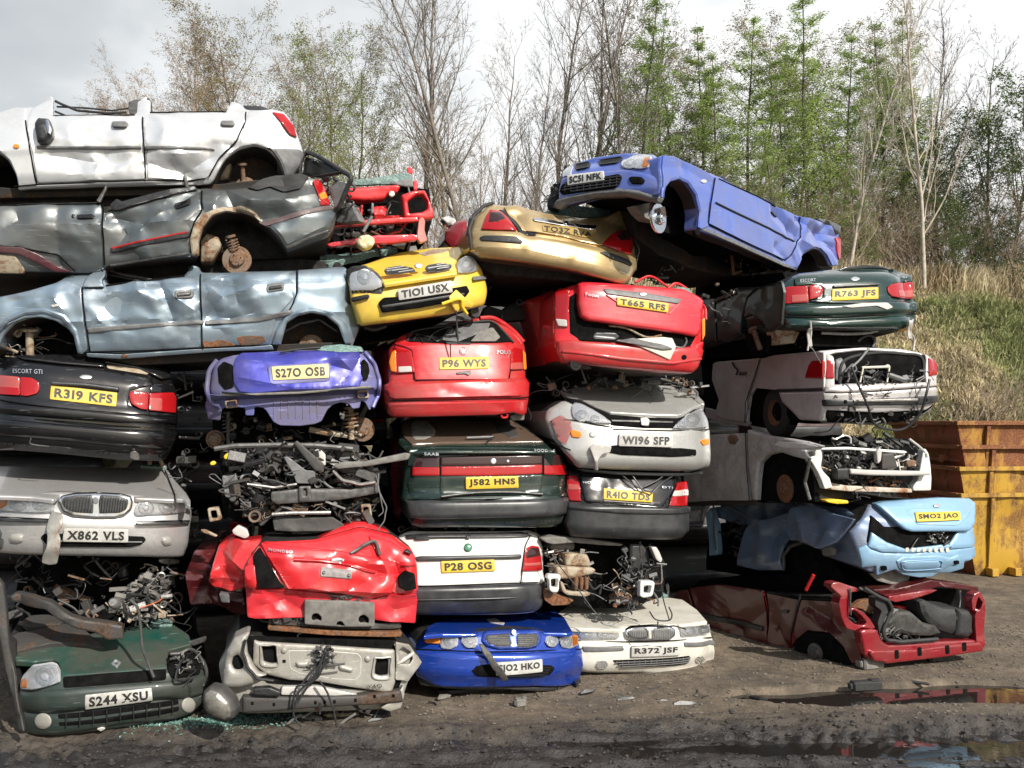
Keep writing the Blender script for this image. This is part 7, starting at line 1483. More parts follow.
for k in range(34):
    px = R_.uniform(230, 760); py = 684+R_.uniform(-2, 22)+(26 if px < 420 else 0)
    r = ray(px, py); p = CAMP+r*(-CAMZ/r.z); b = MB(); a = R_.uniform(0, 3.1); U = Vector((math.cos(a), math.sin(a), R_.uniform(-.1, .1))); W_ = Vector((-math.sin(a), math.cos(a), 0)); l = R_.uniform(.02, .11); q = p+Vector((0, 0, .015))
    if k % 3 == 0: b.tube([q-U*l, q+W_*l*R_.uniform(-.6, .6), q+U*l], R_.uniform(.004, .008), 6)
    else: b.tube([q-U*l, q-U*l*.4+W_*l*.2, q+U*l*.5, q+U*l], [l*.12, l*.3, l*.22, l*.08], 5, False)
    tag(b.build('scrap_piece', M[R_.choice(['black', 'dsteel', 'black', 'steel', 'foam'])], None), 'small dark scrap of trim lying on the mud along the foot of the stack', 'scrap', 'small scraps strewn along the foot of the stack')
# ================================================================ light
SUN_EL, SUN_ROT = 36., 142.
w = bpy.data.worlds.new('World'); SC.world = w; w.use_nodes = True; t = w.node_tree
bg = t.nodes['Background']; sky = node(t, 'ShaderNodeTexSky'); sky.sky_type = 'NISHITA'; sky.sun_disc = False
sky.sun_elevation = math.radians(SUN_EL); sky.sun_rotation = math.radians(SUN_ROT); sky.air_density = 1.3; sky.dust_density = 2.
tc = node(t, 'ShaderNodeTexCoord'); mp = node(t, 'ShaderNodeMapping'); mp.inputs['Scale'].default_value = (1.5, 1.5, 3.2); mp.inputs['Location'].default_value = (.35, .1, .3)
t.links.new(tc.outputs['Generated'], mp.inputs['Vector']); n1 = noise_n(t, 1.5, 7, .55, mp.outputs[0], .35)
sep = node(t, 'ShaderNodeSeparateXYZ'); t.links.new(tc.outputs['Generated'], sep.inputs[0])
ma = node(t, 'ShaderNodeMath', operation='MULTIPLY_ADD'); t.links.new(sep.outputs[0], ma.inputs[0]); ma.inputs[1].default_value = .42; t.links.new(n1.outputs[0], ma.inputs[2])
cl = ramp(t, ma.outputs[0], [(.22, (4.8,5.1,5.4)), (.36, (5.8,6.1,6.3)), (.48, (8.2,8.4,8.5)), (.62, (10.,10.,10.)), (.80, (6.8,7.2,7.8)), (.95, (6.2,6.7,7.4))])
dk = ramp(t, sep.outputs[1], [(.0, .04), (.55, .9)])  # cloud bank ahead, clearer sky behind
mr = node(t, 'ShaderNodeMapRange'); mr.inputs[1].default_value = -.6; mr.inputs[2].default_value = .5; mr.inputs[3].default_value = .18; mr.inputs[4].default_value = .97; t.links.new(sep.outputs[1], mr.inputs[0])
t.links.new(mixc(t, mr.outputs[0], sky.outputs[0], cl.outputs[0]), bg.inputs['Color']); bg.inputs['Strength'].default_value = .1
ld = bpy.data.lights.new('sun', 'SUN'); lo = bpy.data.objects.new('sun', ld); COL.objects.link(lo)
ld.energy = 5.0; ld.angle = math.radians(.55); ld.color = (1., .95, .87)
el, az = math.radians(SUN_EL), math.radians(SUN_ROT); sd = Vector((math.sin(az)*math.cos(el), math.cos(az)*math.cos(el), math.sin(el)))
lo.rotation_euler = sd.to_track_quat('Z', 'Y').to_euler(); lo.location = sd*30
SC.view_settings.view_transform = 'Standard'; SC.view_settings.look = 'None'; SC.view_settings.exposure = 0.22; SC.view_settings.gamma = 1; SC.view_settings.use_curve_mapping = False
SC.render.engine = 'CYCLES'; SC.cycles.max_bounces = 8; SC.cycles.diffuse_bounces = 3; SC.cycles.use_denoising = True; SC.cycles.sample_clamp_indirect = 6
# ================================================================ ground
_rs = np.random.RandomState(5); _TB = _rs.rand(256, 256)
def vn(x, y):
    xi = np.floor(x).astype(int); yi = np.floor(y).astype(int); fx = x-xi; fy = y-yi; fx = fx*fx*(3-2*fx); fy = fy*fy*(3-2*fy)
    a = _TB[xi % 256, yi % 256]; b = _TB[(xi+1) % 256, yi % 256]; c = _TB[xi % 256, (yi+1) % 256]; d = _TB[(xi+1) % 256, (yi+1) % 256]
    return (a*(1-fx)+b*fx)*(1-fy)+(c*(1-fx)+d*fx)*fy-.5
def fbm(x, y, o=4): return sum(vn(x*2.03**k+k*17.3, y*2.03**k+k*9.1)*.5**k for k in range(o))
def sst(a, b, x): q = np.clip((x-a)/(b-a), 0, 1); return q*q*(3-2*q)
def wetmask(x, y): return sst(8.05, 7.55, y-.06*x+fbm(x*.8, y*.8, 3)*.5)
def puddle(x, y):
    q = fbm(x*1.1, y*2.4, 4)*.42
    yc1 = 8.62+.03*(x-3.); p1 = 1-np.sqrt(((x-4.7)/2.6)**2+((y-yc1)/.34)**2)+q
    yc2 = 7.30+.03*(x-3.); p2 = 1-np.sqrt(((x-3.6)/3.2)**2+((y-yc2)/.20)**2)+q*.9
    p3 = 1-np.sqrt(((x+.4)/1.0)**2+((y-6.85)/.10)**2)+q*.8
    return np.clip(np.maximum(np.maximum(p1, p2), p3), -1, 1)
def gh(x, y):
    z = fbm(x*.5, y*.5, 3)*.05+fbm(x*3, y*3, 4)*.022
    wm = wetmask(x, y); z += wm*(fbm(x*2.2, y*9, 4)*.07+np.abs(fbm(x*9, y*16, 3))*.028-.01)
    yy = y-.05*x
    for c, wd, dp in ((7.45, .16, .05), (6.7, .2, .07), (5.6, .3, .06)): z -= dp*np.exp(-((yy-c+fbm(x*.6, x*0, 2)*.15)/wd)**2)*(.8+.9*np.sin(x*31+c*9+np.sign(yy-c)*1.2+(yy-c)*18+fbm(x*1.3, yy*3, 3)*7)*(np.abs(yy-c) < wd*1.2)*sst(-.1, .2, fbm(x*.9+4, yy*.9, 2)))
    z += .03*np.exp(-((yy-7.75+fbm(x*.7, x*0+3, 2)*.2)/.12)**2)
    p = puddle(x, y); z = np.where(p > -.12, z*(1-sst(-.12, .1, p))-.055*sst(-.1, .12, p)+.006*fbm(x*9, y*9, 2), z)
    z = np.where(y > 9.3, z*.6-.01, z)
    return z
def axis(lo, hi, s, far):
    a = list(np.arange(lo, hi, s)); q = s
    L = []; v = lo
    while v > -far: q *= 1.35; v -= q; L.append(v)
    q = s; R = []; v = a[-1]
    while v < far: q *= 1.35; v += q; R.append(v)
    return np.array(L[::-1]+a+R)
gx = axis(-7., 9.5, .033, 400); gy = axis(5.2, 12., .028, 500)
X, Y = np.meshgrid(gx, gy); Z = gh(X, Y); nx, ny = len(gx), len(gy)
V = np.stack([X.ravel(), Y.ravel(), Z.ravel()], 1); ii = np.arange(nx*(ny-1)).reshape(ny-1, nx)[:, :-1].ravel()
F = np.stack([ii, ii+1, ii+nx+1, ii+nx], 1)
def gridobj(name, V, F, mat):
    me = bpy.data.meshes.new(name); me.vertices.add(len(V)); me.vertices.foreach_set('co', V.astype(np.float32).ravel())
    k = F.shape[1]; me.loops.add(F.size); me.loops.foreach_set('vertex_index', F.astype(np.int32).ravel()); me.polygons.add(len(F)); me.polygons.foreach_set('loop_start', np.arange(0, F.size, k, dtype=np.int32)); me.polygons.foreach_set('loop_total', np.full(len(F), k, dtype=np.int32))
    me.polygons.foreach_set('use_smooth', np.ones(len(F), dtype=bool)); me.materials.append(mat); me.update(calc_edges=True); me.validate(); o = bpy.data.objects.new(name, me); COL.objects.link(o); return o
m, t, b = nt('muddy_ground'); tc = node(t, 'ShaderNodeTexCoord'); v = tc.outputs['Object']
a1 = noise_n(t, 1.4, 8, .7, v); a2 = noise_n(t, 34, 6, .7, v); a3 = noise_n(t, 7, 6, .7, v); sp = node(t, 'ShaderNodeSeparateXYZ'); t.links.new(v, sp.inputs[0])
dry = ramp(t, a3.outputs[0], [(.25, (.075,.056,.038)), (.5, (.165,.128,.088)), (.75, (.26,.21,.15))]); wet = ramp(t, a3.outputs[0], [(.3, (.014,.0125,.012)), (.7, (.046,.041,.038))])
e1 = node(t, 'ShaderNodeMath', operation='MULTIPLY_ADD'); t.links.new(sp.outputs[0], e1.inputs[0]); e1.inputs[1].default_value = -.06; t.links.new(sp.outputs[1], e1.inputs[2])
e2 = node(t, 'ShaderNodeMath', operation='MULTIPLY_ADD'); t.links.new(a1.outputs[0], e2.inputs[0]); e2.inputs[1].default_value = 1.9; t.links.new(e1.outputs[0], e2.inputs[2])
wr = node(t, 'ShaderNodeMapRange'); wr.inputs[1].default_value = 8.4; wr.inputs[2].default_value = 9.0; wr.inputs[3].default_value = 1.; wr.inputs[4].default_value = 0.; t.links.new(e2.outputs[0], wr.inputs[0])
st_ = ramp(t, a1.outputs[0], [(.40, .0), (.58, .55)])  # oily stains
base = mixc(t, st_.outputs[0], dry.outputs[0], (.035,.030,.026)); grit = ramp(t, a2.outputs[0], [(.60, 0.), (.72, .5)])
base = mixc(t, grit.outputs[0], base, (.26,.23,.19)); t.links.new(mixc(t, wr.outputs[0], base, wet.outputs[0]), b.inputs['Base Color'])
rr = node(t, 'ShaderNodeMath', operation='MULTIPLY_ADD'); t.links.new(wr.outputs[0], rr.inputs[0]); rr.inputs[1].default_value = -.5; rr.inputs[2].default_value = .88; t.links.new(rr.outputs[0], b.inputs['Roughness'])
ad = node(t, 'ShaderNodeMath', operation='MULTIPLY_ADD'); t.links.new(a3.outputs[0], ad.inputs[0]); ad.inputs[1].default_value = 1.6; t.links.new(a2.outputs[0], ad.inputs[2]); bump(t, b, ad.outputs[0], .8, .022)
tag(gridobj('ground', V, F, m), kind='structure')
m, t, b = nt('puddle_water'); b.inputs['Base Color'].default_value = (.018,.016,.014,1); b.inputs['Roughness'].default_value = .03; b.inputs['IOR'].default_value = 1.5; b.inputs['Specular IOR Level'].default_value = 1.; n = noise_n(t, 9, 2); bump(t, b, n.outputs[0], .05, .01)
for (x0, x1, y0, y1) in ((1.9, 8.2, 8.1, 9.2), (.3, 8.5, 6.75, 7.75), (-1.8, 1.0, 6.65, 7.0)):
    o = mk('puddle', [(x0,y0,-.038), (x1,y0,-.038), (x1,y1,-.038), (x0,y1,-.038)], [[0,1,2,3]], m, None, None, False, loc=((x0+x1)/2, (y0+y1)/2, -.038)); tag(o, kind='structure')
# bank
def bank(x, y):
    s = y-(17.6-.06*x); return 6.7*sst(-1, 9.5, s)*.5+6.7*.5*np.clip(s/9.5, 0, 1)+.05*np.clip(s-9.5, 0, 60)+(fbm(x*.35, y*.35, 4)*.7+fbm(x*1.3, y*1.3, 3)*.2)*sst(0, 3, s)-.05
bx = np.concatenate([np.arange(-60, -4, 2.), np.arange(-4, 22, .2), np.arange(22, 90, 2.)]); by = np.concatenate([np.arange(16.2, 36, .2), np.arange(36, 130, 3.)])
X, Y = np.meshgrid(bx, by); Z = bank(X, Y)-np.where(Y < 17.2, .3, 0); nx, ny = len(bx), len(by); V = np.stack([X.ravel(), Y.ravel(), Z.ravel()], 1); ii = np.arange(nx*(ny-1)).reshape(ny-1, nx)[:, :-1].ravel(); F = np.stack([ii, ii+1, ii+nx+1, ii+nx], 1)
m, t, b = nt('bank_soil_and_grass'); tc = node(t, 'ShaderNodeTexCoord'); v = tc.outputs['Object']; a1 = noise_n(t, .8, 8, .7, v); a2 = noise_n(t, 9, 6, .7, v)
gr = ramp(t, a2.outputs[0], [(.3, (.045,.055,.022)), (.7, (.12,.13,.055))]); dr = ramp(t, a2.outputs[0], [(.3, (.10,.08,.045)), (.7, (.26,.21,.12))]); ms = ramp(t, a1.outputs[0], [(.42, 0.), (.56, 1.)])
t.links.new(mixc(t, ms.outputs[0], gr.outputs[0], dr.outputs[0]), b.inputs['Base Color']); b.inputs['Roughness'].default_value = .95; bump(t, b, a2.outputs[0], 1., .1)
tag(gridobj('grass_bank', V, F, m), kind='structure')
def leafmat(name, c, tr=.25, var=.45):
    m, t, b = nt(name); n = noise_n(t, 1.7, 4, .6); r = ramp(t, n.outputs[0], [(.3, tuple(q*(1-var) for q in c)), (.7, tuple(min(1, q*(1+var)) for q in c))]); t.links.new(r.outputs[0], b.inputs['Base Color']); b.inputs['Roughness'].default_value = .7; b.inputs['Specular IOR Level'].default_value = .2
    d = node(t, 'ShaderNodeBsdfTranslucent'); t.links.new(r.outputs[0], d.inputs['Color']); mx = node(t, 'ShaderNodeMixShader'); mx.inputs[0].default_value = tr; t.links.new(b.outputs[0], mx.inputs[1]); t.links.new(d.outputs[0], mx.inputs[2]); t.links.new(mx.outputs[0], t.nodes['Material Output'].inputs['Surface']); return m
GR = [leafmat('green_grass', (.22,.24,.10)), leafmat('mid_grass', (.32,.32,.15)), leafmat('dry_grass', (.50,.42,.27))]
def blades(name, n, xr, yr, hr, mats, prob, seed, hf=bank, lean=.5, wd=.012, dens=None):
    R = np.random.RandomState(seed); x = R.uniform(*xr, n); y = R.uniform(*yr, n)
    if dens is not None: k = dens(x, y) > R.rand(n); x, y = x[k], y[k]; n = len(x)
    z = hf(x, y); h = R.uniform(*hr, n)*(.6+.9*(fbm(x*.9, y*.9, 3)+.5)); a = R.rand(n)*6.28; l = R.randn(n, 2)*lean; l[:,0] += .15; wdt = wd*(1+R.rand(n))
    p = np.stack([x, y, z], 1); d = np.stack([np.cos(a)*wdt, np.sin(a)*wdt, a*0], 1); mid = p+np.stack([l[:,0]*h*.4, l[:,1]*h*.4, h*.6], 1); tip = p+np.stack([l[:,0]*h, l[:,1]*h, h*(1-.25*np.hypot(l[:,0], l[:,1]).clip(0,1.5))], 1)
    V = np.stack([p-d, p+d, mid+d*.8, mid-d*.8, tip], 1).reshape(-1, 3); k = np.arange(n)[:,None]*5
    o = bpy.data.meshes.new(name); F = [list(f) for f in np.concatenate([k+0, k+1, k+2, k+3], 1)]+[list(f) for f in np.concatenate([k+3, k+2, k+4], 1)]
    g = fbm(x*.55, y*.55, 3)+R.randn(n)*.12; mi = np.digitize(g, prob); mi = np.concatenate([mi, mi]); ob = mk(name, V, F, mats, None, mi, False, loc=(0,0,0)); tag(ob, kind='stuff'); return ob
tag(blades('grass', 90000, (5, 19), (17.4, 27.5), (.10, .34), GR, [-.2, -.0], 1), 'rough green and straw coloured grass on the bank', 'grass')
tag(blades('dry_stems', 15000, (3, 24), (24.8, 28.0), (.3, .8), [GR[2], GR[2], leafmat('brown_stem', (.22,.16,.09))], [.0, .15], 2, lean=.25, wd=.009), 'tall dry straw stems along the foot of the trees', 'dry stems')
# gravel, mud clods and broken glass
def stones(name, n, xr, yr, sr, mat, seed, wet=None):
    R = np.random.RandomState(seed); x = R.uniform(*xr, n); y = R.uniform(*yr, n); wm = wetmask(x, y); k = (wm > .5) == wet if wet is not None else np.ones(n, bool); k &= puddle(x, y) < 0
    x, y = x[k], y[k]; n = len(x); s = sr[0]+(sr[1]-sr[0])*R.rand(n)**4; z = gh(x, y)+s*.25
    oc = np.array([(1,0,0),(-1,0,0),(0,1,0),(0,-1,0),(0,0,1),(0,0,-1),(.7,.7,.1),(-.7,.7,.2),(.7,-.7,-.1),(-.7,-.7,.1)], float); tri = [(0,6,4),(6,2,4),(2,7,4),(7,1,4),(1,9,4),(9,3,4),(3,8,4),(8,0,4)]
    a = R.rand(n)*6.28; P = oc[None]*(1+R.randn(n, 10, 3)*.18)*s[:,None,None]*np.array([1,1,.6]); c, q = np.cos(a)[:,None], np.sin(a)[:,None]; Q = np.stack([P[...,0]*c-P[...,1]*q, P[...,0]*q+P[...,1]*c, P[...,2]], 2)+np.stack([x, y, z], 1)[:,None]
    F = (np.array(tri)[None]+(np.arange(n)*10)[:,None,None]).reshape(-1, 3); o = mk(name, Q.reshape(-1, 3), F, mat, None, None, False, loc=(0,0,0)); return tag(o, kind='stuff')
tag(stones('gravel', 15000, (-5.5, 7.5), (7.4, 11.5), (.004, .022), plain('grit', (.12,.10,.08), .9, 0, .5, .3, 3), 3, False), 'small stones and grit scattered on the dry mud in front of the cars', 'gravel')
tag(stones('mud_clods', 12000, (-5.2, 6), (6.2, 8.6), (.004, .026), plain('wet_clods', (.030,.026,.024), .55, 0, .5, .5, 12), 4, True), 'wet dark clods of churned mud in the foreground', 'mud')
R = np.random.RandomState(9); n = 2200; px = R.normal(215, 42, n); py = R.normal(719, 4.5, n)-(px-208)*.05; ok = (px > 120) & (px < 305); px, py = px[ok], py[ok]; n = len(px)
y = CAMZ*FPX/(py-HORIZ); x = (px-512)/FPX*y; z = gh(x, y)+.008; s = R.uniform(.004, .011, n); P = np.stack([x, y, z], 1)[:,None]+R.randn(n, 4, 3)*s[:,None,None]*np.array([1,1,.6]); F = (np.array([[0,1,2],[0,2,3],[0,3,1],[1,3,2]])[None]+(np.arange(n)*4)[:,None,None]).reshape(-1, 3)
tag(mk('glass_fragments', P.reshape(-1,3), F, plain('green_glass', (.13,.25,.21), .2, 0, .5, 0, 60), None, None, False, loc=(0,0,0)), 'crushed green glass fragments sprinkled on the mud below the dark green hatchback', 'broken glass', kind='stuff')
# ================================================================ trees
class Tr:
    def __init__(s, seed): s.R = random.Random(seed); s.seg = []; s.leaf = []
    def grow(s, p, d, L, r, lv, K):
        R = s.R; n = max(2, int(L/K['step'][min(lv, len(K['step'])-1)])); st = L/n; q = p; pts_ = [p]; up = K['up'][min(lv, len(K['up'])-1)]; wd = K['wob'][min(lv, len(K['wob'])-1)]
        for i in range(n):
            d = (d+Vector((R.gauss(0, wd), R.gauss(0, wd), R.gauss(0, wd)+up))).normalized(); q2 = q+d*st; r0 = r*(1-i/n*.85); r1 = r*(1-(i+1)/n*.85); (s.leaf.append(q2) if lv == 1 and R.random() < K.get('l1', 0) else None); s.seg.append((q, q2, max(r0, .0045), max(r1, .0035), lv)); q = q2; pts_.append((q, d.copy(), (i+1)/n))
        if lv >= K['lv']:
            for (a, dd, f) in pts_[1:]:
                if R.random() < K['leafp']: s.leaf.append(a)
            return
        nc = K['n'][lv] if lv == 0 or L > .45 else max(1, int(K['n'][lv]*L/.7)); t0 = K['t0'][lv]
        for j in range(nc):
            f = t0+(1-t0)*(j+R.random())/nc; a, dd, ff = pts_[1:][min(n-1, int(f*n))]; ang = R.gauss(K['ang'][lv], .15); az = R.uniform(0, 6.28) if lv < 1 or R.random() < .6 else R.choice([0, 3.14])+R.gauss(0, .5)
            u = dd.orthogonal().normalized(); w_ = dd.cross(u); nd = (dd*math.cos(ang)+(u*math.cos(az)+w_*math.sin(az))*math.sin(ang)).normalized()
            ln = L*K['rl'][lv]*(K['shape'](f) if lv == 0 else 1-.5*f)*R.uniform(.7, 1.2); s.grow(a, nd, ln, r*(1-f*.8)*K['rr'][lv], lv+1, K)
def segmesh(S, n):
    A = np.array([tuple(a) for a, *_ in S]); B = np.array([tuple(b) for _, b, *_ in S]); r0 = np.array([q[2] for q in S]); r1 = np.array([q[3] for q in S]); T = B-A; T /= np.linalg.norm(T, axis=1)[:,None]+1e-9
    u = np.cross(T, np.array([.3,.5,.81])); u /= np.linalg.norm(u, axis=1)[:,None]+1e-9; w_ = np.cross(T, u); V = []
    for P_, r in ((A, r0), (B, r1)):
        for k in range(n): a = 2*math.pi*k/n; V.append(P_+(u*math.cos(a)+w_*math.sin(a))*r[:,None])
    V = np.stack(V, 1); F = []; base = (np.arange(len(S))*2*n)[:,None]
    for k in range(n): F.append(np.concatenate([base+k, base+(k+1) % n, base+n+(k+1) % n, base+n+k], 1))
    return V.reshape(-1, 3), np.concatenate(F)
def leafmesh(Ps, k, spread, size, seed, flat=.5, nee=False):
    R = np.random.RandomState(seed); P = np.repeat(np.array([tuple(p) for p in Ps]), k, 0); n = len(P); P = P+R.randn(n, 3)*spread*np.array([1,1,.7]); a = R.randn(n, 3); a[:,2] *= flat; a /= np.linalg.norm(a, axis=1)[:,None]; b = R.randn(n, 3); b -= a*(a*b).sum(1)[:,None]; b /= np.linalg.norm(b, axis=1)[:,None]
    s = (size*R.uniform(.5, 1.3, n))[:,None]; wv = b*s*(.35 if nee else .6); V = np.stack([P-a*s, P+wv, P+a*s, P-wv], 1).reshape(-1, 3); return V, (np.arange(n)*4)[:,None]+np.array([[0,1,2,3]])
BK = dict(grey=plain('grey_bark', (.17,.145,.12), .85, 0, .3, .4, 9), pale=plain('pale_bark', (.42,.37,.30), .8, 0, .35, .4, 7), brown=plain('brown_bark', (.11,.075,.055), .85, 0, .3, .3, 9), dark=plain('dark_bark', (.065,.052,.042), .9, 0, .3, .4, 9), twig=plain('reddish_twigs', (.30,.23,.17), .85, 0, .3, 0))
LF = dict(larch=leafmat('larch_needles', (.24,.33,.09), .5), larch2=leafmat('young_needles', (.33,.43,.12), .5), olive=leafmat('olive_leaves', (.27,.24,.09), .4), spring=leafmat('spring_leaves', (.27,.32,.09), .4), dark=leafmat('evergreen_leaves', (.035,.065,.018), .2), buds=leafmat('brown_buds', (.30,.22,.13), .4), mid=leafmat('mid_green_leaves', (.09,.14,.03), .3))
TK = dict(
 bare=dict(lv=3, step=(.5,.3,.2,.16), up=(.02,.09,.07,.04), wob=(.045,.08,.12,.16), n=(26,9,7), t0=(.15,.15,.1), ang=(.62,.55,.6), rl=(.40,.42,.42), rr=(.5,.5,.55), shape=lambda f: 1.05-.75*f, leafp=.0, bark='grey', leaf=None),
 birch=dict(lv=3, step=(.5,.3,.2,.14), up=(.02,.05,-.02,-.06), wob=(.06,.1,.14,.18), n=(30,11,8), t0=(.1,.1,.1), ang=(.6,.6,.6), rl=(.36,.42,.45), rr=(.5,.5,.5), shape=lambda f: .6+1.2*f*(1-f), leafp=.45, bark='twig', leaf='buds', k=4, sp=.08, size=.024),
 olive=dict(lv=3, step=(.5,.3,.2,.14), up=(.02,.05,.0,-.02), wob=(.06,.1,.15,.2), n=(28,10,7), t0=(.1,.1,.1), ang=(.7,.7,.7), rl=(.36,.42,.45), rr=(.5,.5,.5), shape=lambda f: .5+1.5*f*(1-f), leafp=.55, bark='brown', leaf='olive', k=6, sp=.10, size=.032),
 spring=dict(lv=3, step=(.5,.3,.2,.14), up=(.02,.05,.0,-.02), wob=(.06,.1,.15,.2), n=(24,10,6), t0=(.1,.1,.1), ang=(.75,.7,.7), rl=(.38,.42,.45), rr=(.5,.5,.5), shape=lambda f: .5+1.5*f*(1-f), leafp=.6, bark='brown', leaf='spring', k=6, sp=.11, size=.034),
 larch=dict(lv=2, step=(.6,.2,.14), up=(.0,.05,-.02), wob=(.02,.08,.16), n=(170,7), t0=(.06,.10), ang=(1.36,.8), rl=(.20,.30), rr=(.2,.5), shape=lambda f: max(.015, 1.02-f)**.9, leafp=.9, bark='dark', leaf='larch', k=7, sp=.07, size=.042, l1=1.),
 ever=dict(lv=2, step=(.5,.25,.18), up=(.02,.02,.0), wob=(.05,.1,.2), n=(46,9), t0=(.02,.1), ang=(1.1,.8), rl=(.30,.40), rr=(.3,.5), shape=lambda f: .55+1.3*f*(1-f), leafp=.95, bark='dark', leaf='dark', k=9, sp=.11, size=.055),
 thicket=dict(lv=2, step=(.35,.22,.16), up=(.06,.05,.02), wob=(.1,.12,.2), n=(10,6), t0=(.05,.1), ang=(.55,.6), rl=(.55,.5), rr=(.6,.6), shape=lambda f: 1-.4*f, leafp=.12, bark='twig', leaf='olive', k=2, sp=.08, size=.03, stems=9))
_pr = {}
def proto(kind, v, bark=None, leaf=None):
    key = (kind, v, bark, leaf)
    if key in _pr: return _pr[key]
    K = TK[kind]; T = Tr(v*13+len(kind)); H = 10.
    for j in range(K.get('stems', 1)):
        a = T.R.uniform(0, 6.28); d = Vector((math.cos(a)*.35, math.sin(a)*.35, 1)).normalized() if K.get('stems') else Vector((T.R.gauss(0, .03), T.R.gauss(0, .03), 1)).normalized()
        T.grow(Vector((math.cos(a)*.6, math.sin(a)*.6, -.2)) if K.get('stems') else Vector((0,0,-.3)), d, H*(T.R.uniform(.5, 1.) if K.get('stems') else 1), .045 if K.get('stems') else (.085 if kind != 'larch' else .075), 0, K)
    tz = [s for s in T.seg if s[4] == 0 and not K.get('stems')]; bz = [s for s in T.seg if s[4] > 0 or K.get('stems')]; bk = BK[bark or K['bark']]; tb = BK[bark] if bark else BK[K['bark']]
    def me(name, VF, mat):
        V, F = VF; o = mk(name, V, F, mat, None, None, name == 'trunk', loc=(0,0,0)); d = o.data; bpy.data.objects.remove(o); return d
    r = ([('trunk', me('trunk', segmesh(tz, 9), tb))] if tz else [])+[('branches', me('branches', segmesh(bz, 3), BK['twig'] if kind in ('birch', 'thicket') else bk))]
    if K['leaf'] and T.leaf: r.append(('foliage', me('foliage', leafmesh(T.leaf, K['k'], K['sp'], K['size'], v, nee=kind == 'larch'), LF[leaf or K['leaf']])))
    _pr[key] = r; return r
def tree(kind, px, top, d, v, lb, name='tree', cat='tree', bark=None, leaf=None, group='trees along the top of the bank', lean=0., wide=1.):
    x = (px-512)/FPX*d; zb = float(bank(np.array([x]), np.array([d]))[0]); H = CAMZ+(HORIZ-top)/FPX*d-zb; s = H/(9.7 if kind != 'thicket' else 8.)
    o = thing(name, (x, d, zb), lb, cat, group); o.scale = (s*wide, s*wide, s); o.rotation_euler = (0, lean, (px*37 % 360)*D2R)
    for nm, me in proto(kind, v, bark, leaf): c = bpy.data.objects.new(nm, me); COL.objects.link(c); c.parent = o
    return o
TREES = []
def T_(kind, px, top, d, v, lb, **k): TREES.append(tree(kind, px, top, d, v, lb, **k))
pos = ['far left above the silver white saloon', '']
for i, (px, top, d, v) in enumerate(((62,178,33,1),(98,155,31,2),(128,122,33,3),(152,88,31,1),(186,66,32,2),(214,60,33,3),(118,132,35,2),(172,92,35,3),(228,84,35,1))):
    T_('birch', px, top, d, v, ['leftmost low brown birch showing above the silver white saloon', 'second brown twiggy birch from the left, low above the saloon roofline', 'third brown twiggy birch from the left', 'fourth brown birch from the left with hazy twigs', 'fifth brown birch from the left, tall and leaning', 'sixth brown birch from the left, next to the tallest one', 'faint brown birch behind the second and third ones', 'faint brown birch behind the fourth and fifth ones', 'faint brown birch just left of the tall olive tree'][i], name='birch_tree')
for i, (px, top, d, v, kd) in enumerate(((250,36,32,1,'olive'),(276,62,31,2,'birch'),(300,70,33,3,'olive'),(338,58,31,1,'spring'),(366,60,32,2,'olive'),(392,104,31,3,'spring'),(412,150,30,1,'olive'),(320,110,29,2,'spring'),(355,160,28,3,'spring'))):
    T_(kd, px, top, d, v, ['tall olive leaved birch over the tail of the silver white saloon', 'thin brown birch right of the tall olive one', 'loose olive tree left of the light green one', 'light green tree standing over the dark hatchback tail', 'olive tree to the right of the light green tree', 'low spring green tree over the red stripped front end', 'small olive tree beside the first bare tree', 'short light green tree in front of the olive ones', 'shortest light green tree just above the red stripped front end'][i], name='birch_tree')
for i, (px, top, d, v, bk) in enumerate(((428,-70,31,1,'grey'),(448,-8,33,2,'grey'),(468,-60,30,3,'grey'),(505,45,32,4,'grey'),(532,60,30,1,'grey'),(556,-10,33,2,'grey'),(578,-30,31,3,'grey'),(603,-45,32,4,'grey'),(624,-20,30,5,'grey'),(648,10,33,1,'grey'),(484,120,29,5,'grey'),(520,140,29,3,'grey'),(680,20,34,3,'grey'))):
    T_('bare', px, top, d, v, ['first tall bare tree from the left, rising out of the frame', 'slim bare tree just right of the first tall one', 'tall forked bare tree over the gold hatchback\'s left end', 'mid height bare tree over the gold hatchback', 'bare tree with spreading twigs over the gold hatchback\'s tailgate', 'bare tree rising behind the blue hatchback\'s left lamp', 'tall bare tree behind the blue hatchback\'s number plate', 'tallest bare tree behind the blue hatchback\'s bonnet', 'dense bare tree behind the blue hatchback\'s right headlamp', 'bare tree beside the first larch', 'short bare sapling left of the gold hatchback\'s lamp', 'short bare sapling over the gold hatchback', 'bare tree between the first two larches'][i], name='bare_tree', bark=bk)
for i, (px, top, d, v, lf) in enumerate(((644,-22,30,1,'larch'),(700,28,33,2,'larch'),(728,40,31,3,'larch2'),(752,8,32,1,'larch2'),(786,60,34,2,'larch'),(815,-40,30,3,'larch2'),(846,40,33,1,'larch'),(884,24,31,2,'larch'),(912,0,33,3,'larch2'),(668,60,34,2,'larch'),(775,120,29,1,'larch2'),(865,150,28,3,'larch'))):
    T_('larch', px, top, d, v, ['leftmost narrow larch, behind the blue hatchback\'s bonnet', 'second larch from the left over the blue hatchback\'s wing', 'pale green larch right of the blue hatchback\'s wing', 'tall pale larch over the blue hatchback\'s door', 'larch in the gap left of the tallest larch', 'tallest larch, over the blue hatchback\'s tail', 'larch right of the tallest larch', 'larch behind the pale birch trunk', 'right hand larch beside the bare tree', 'small faint larch behind the leftmost larch', 'short larch low over the blue hatchback\'s door', 'short larch low over the deep green saloon'][i], name='larch_tree', leaf=lf, wide=1.1)
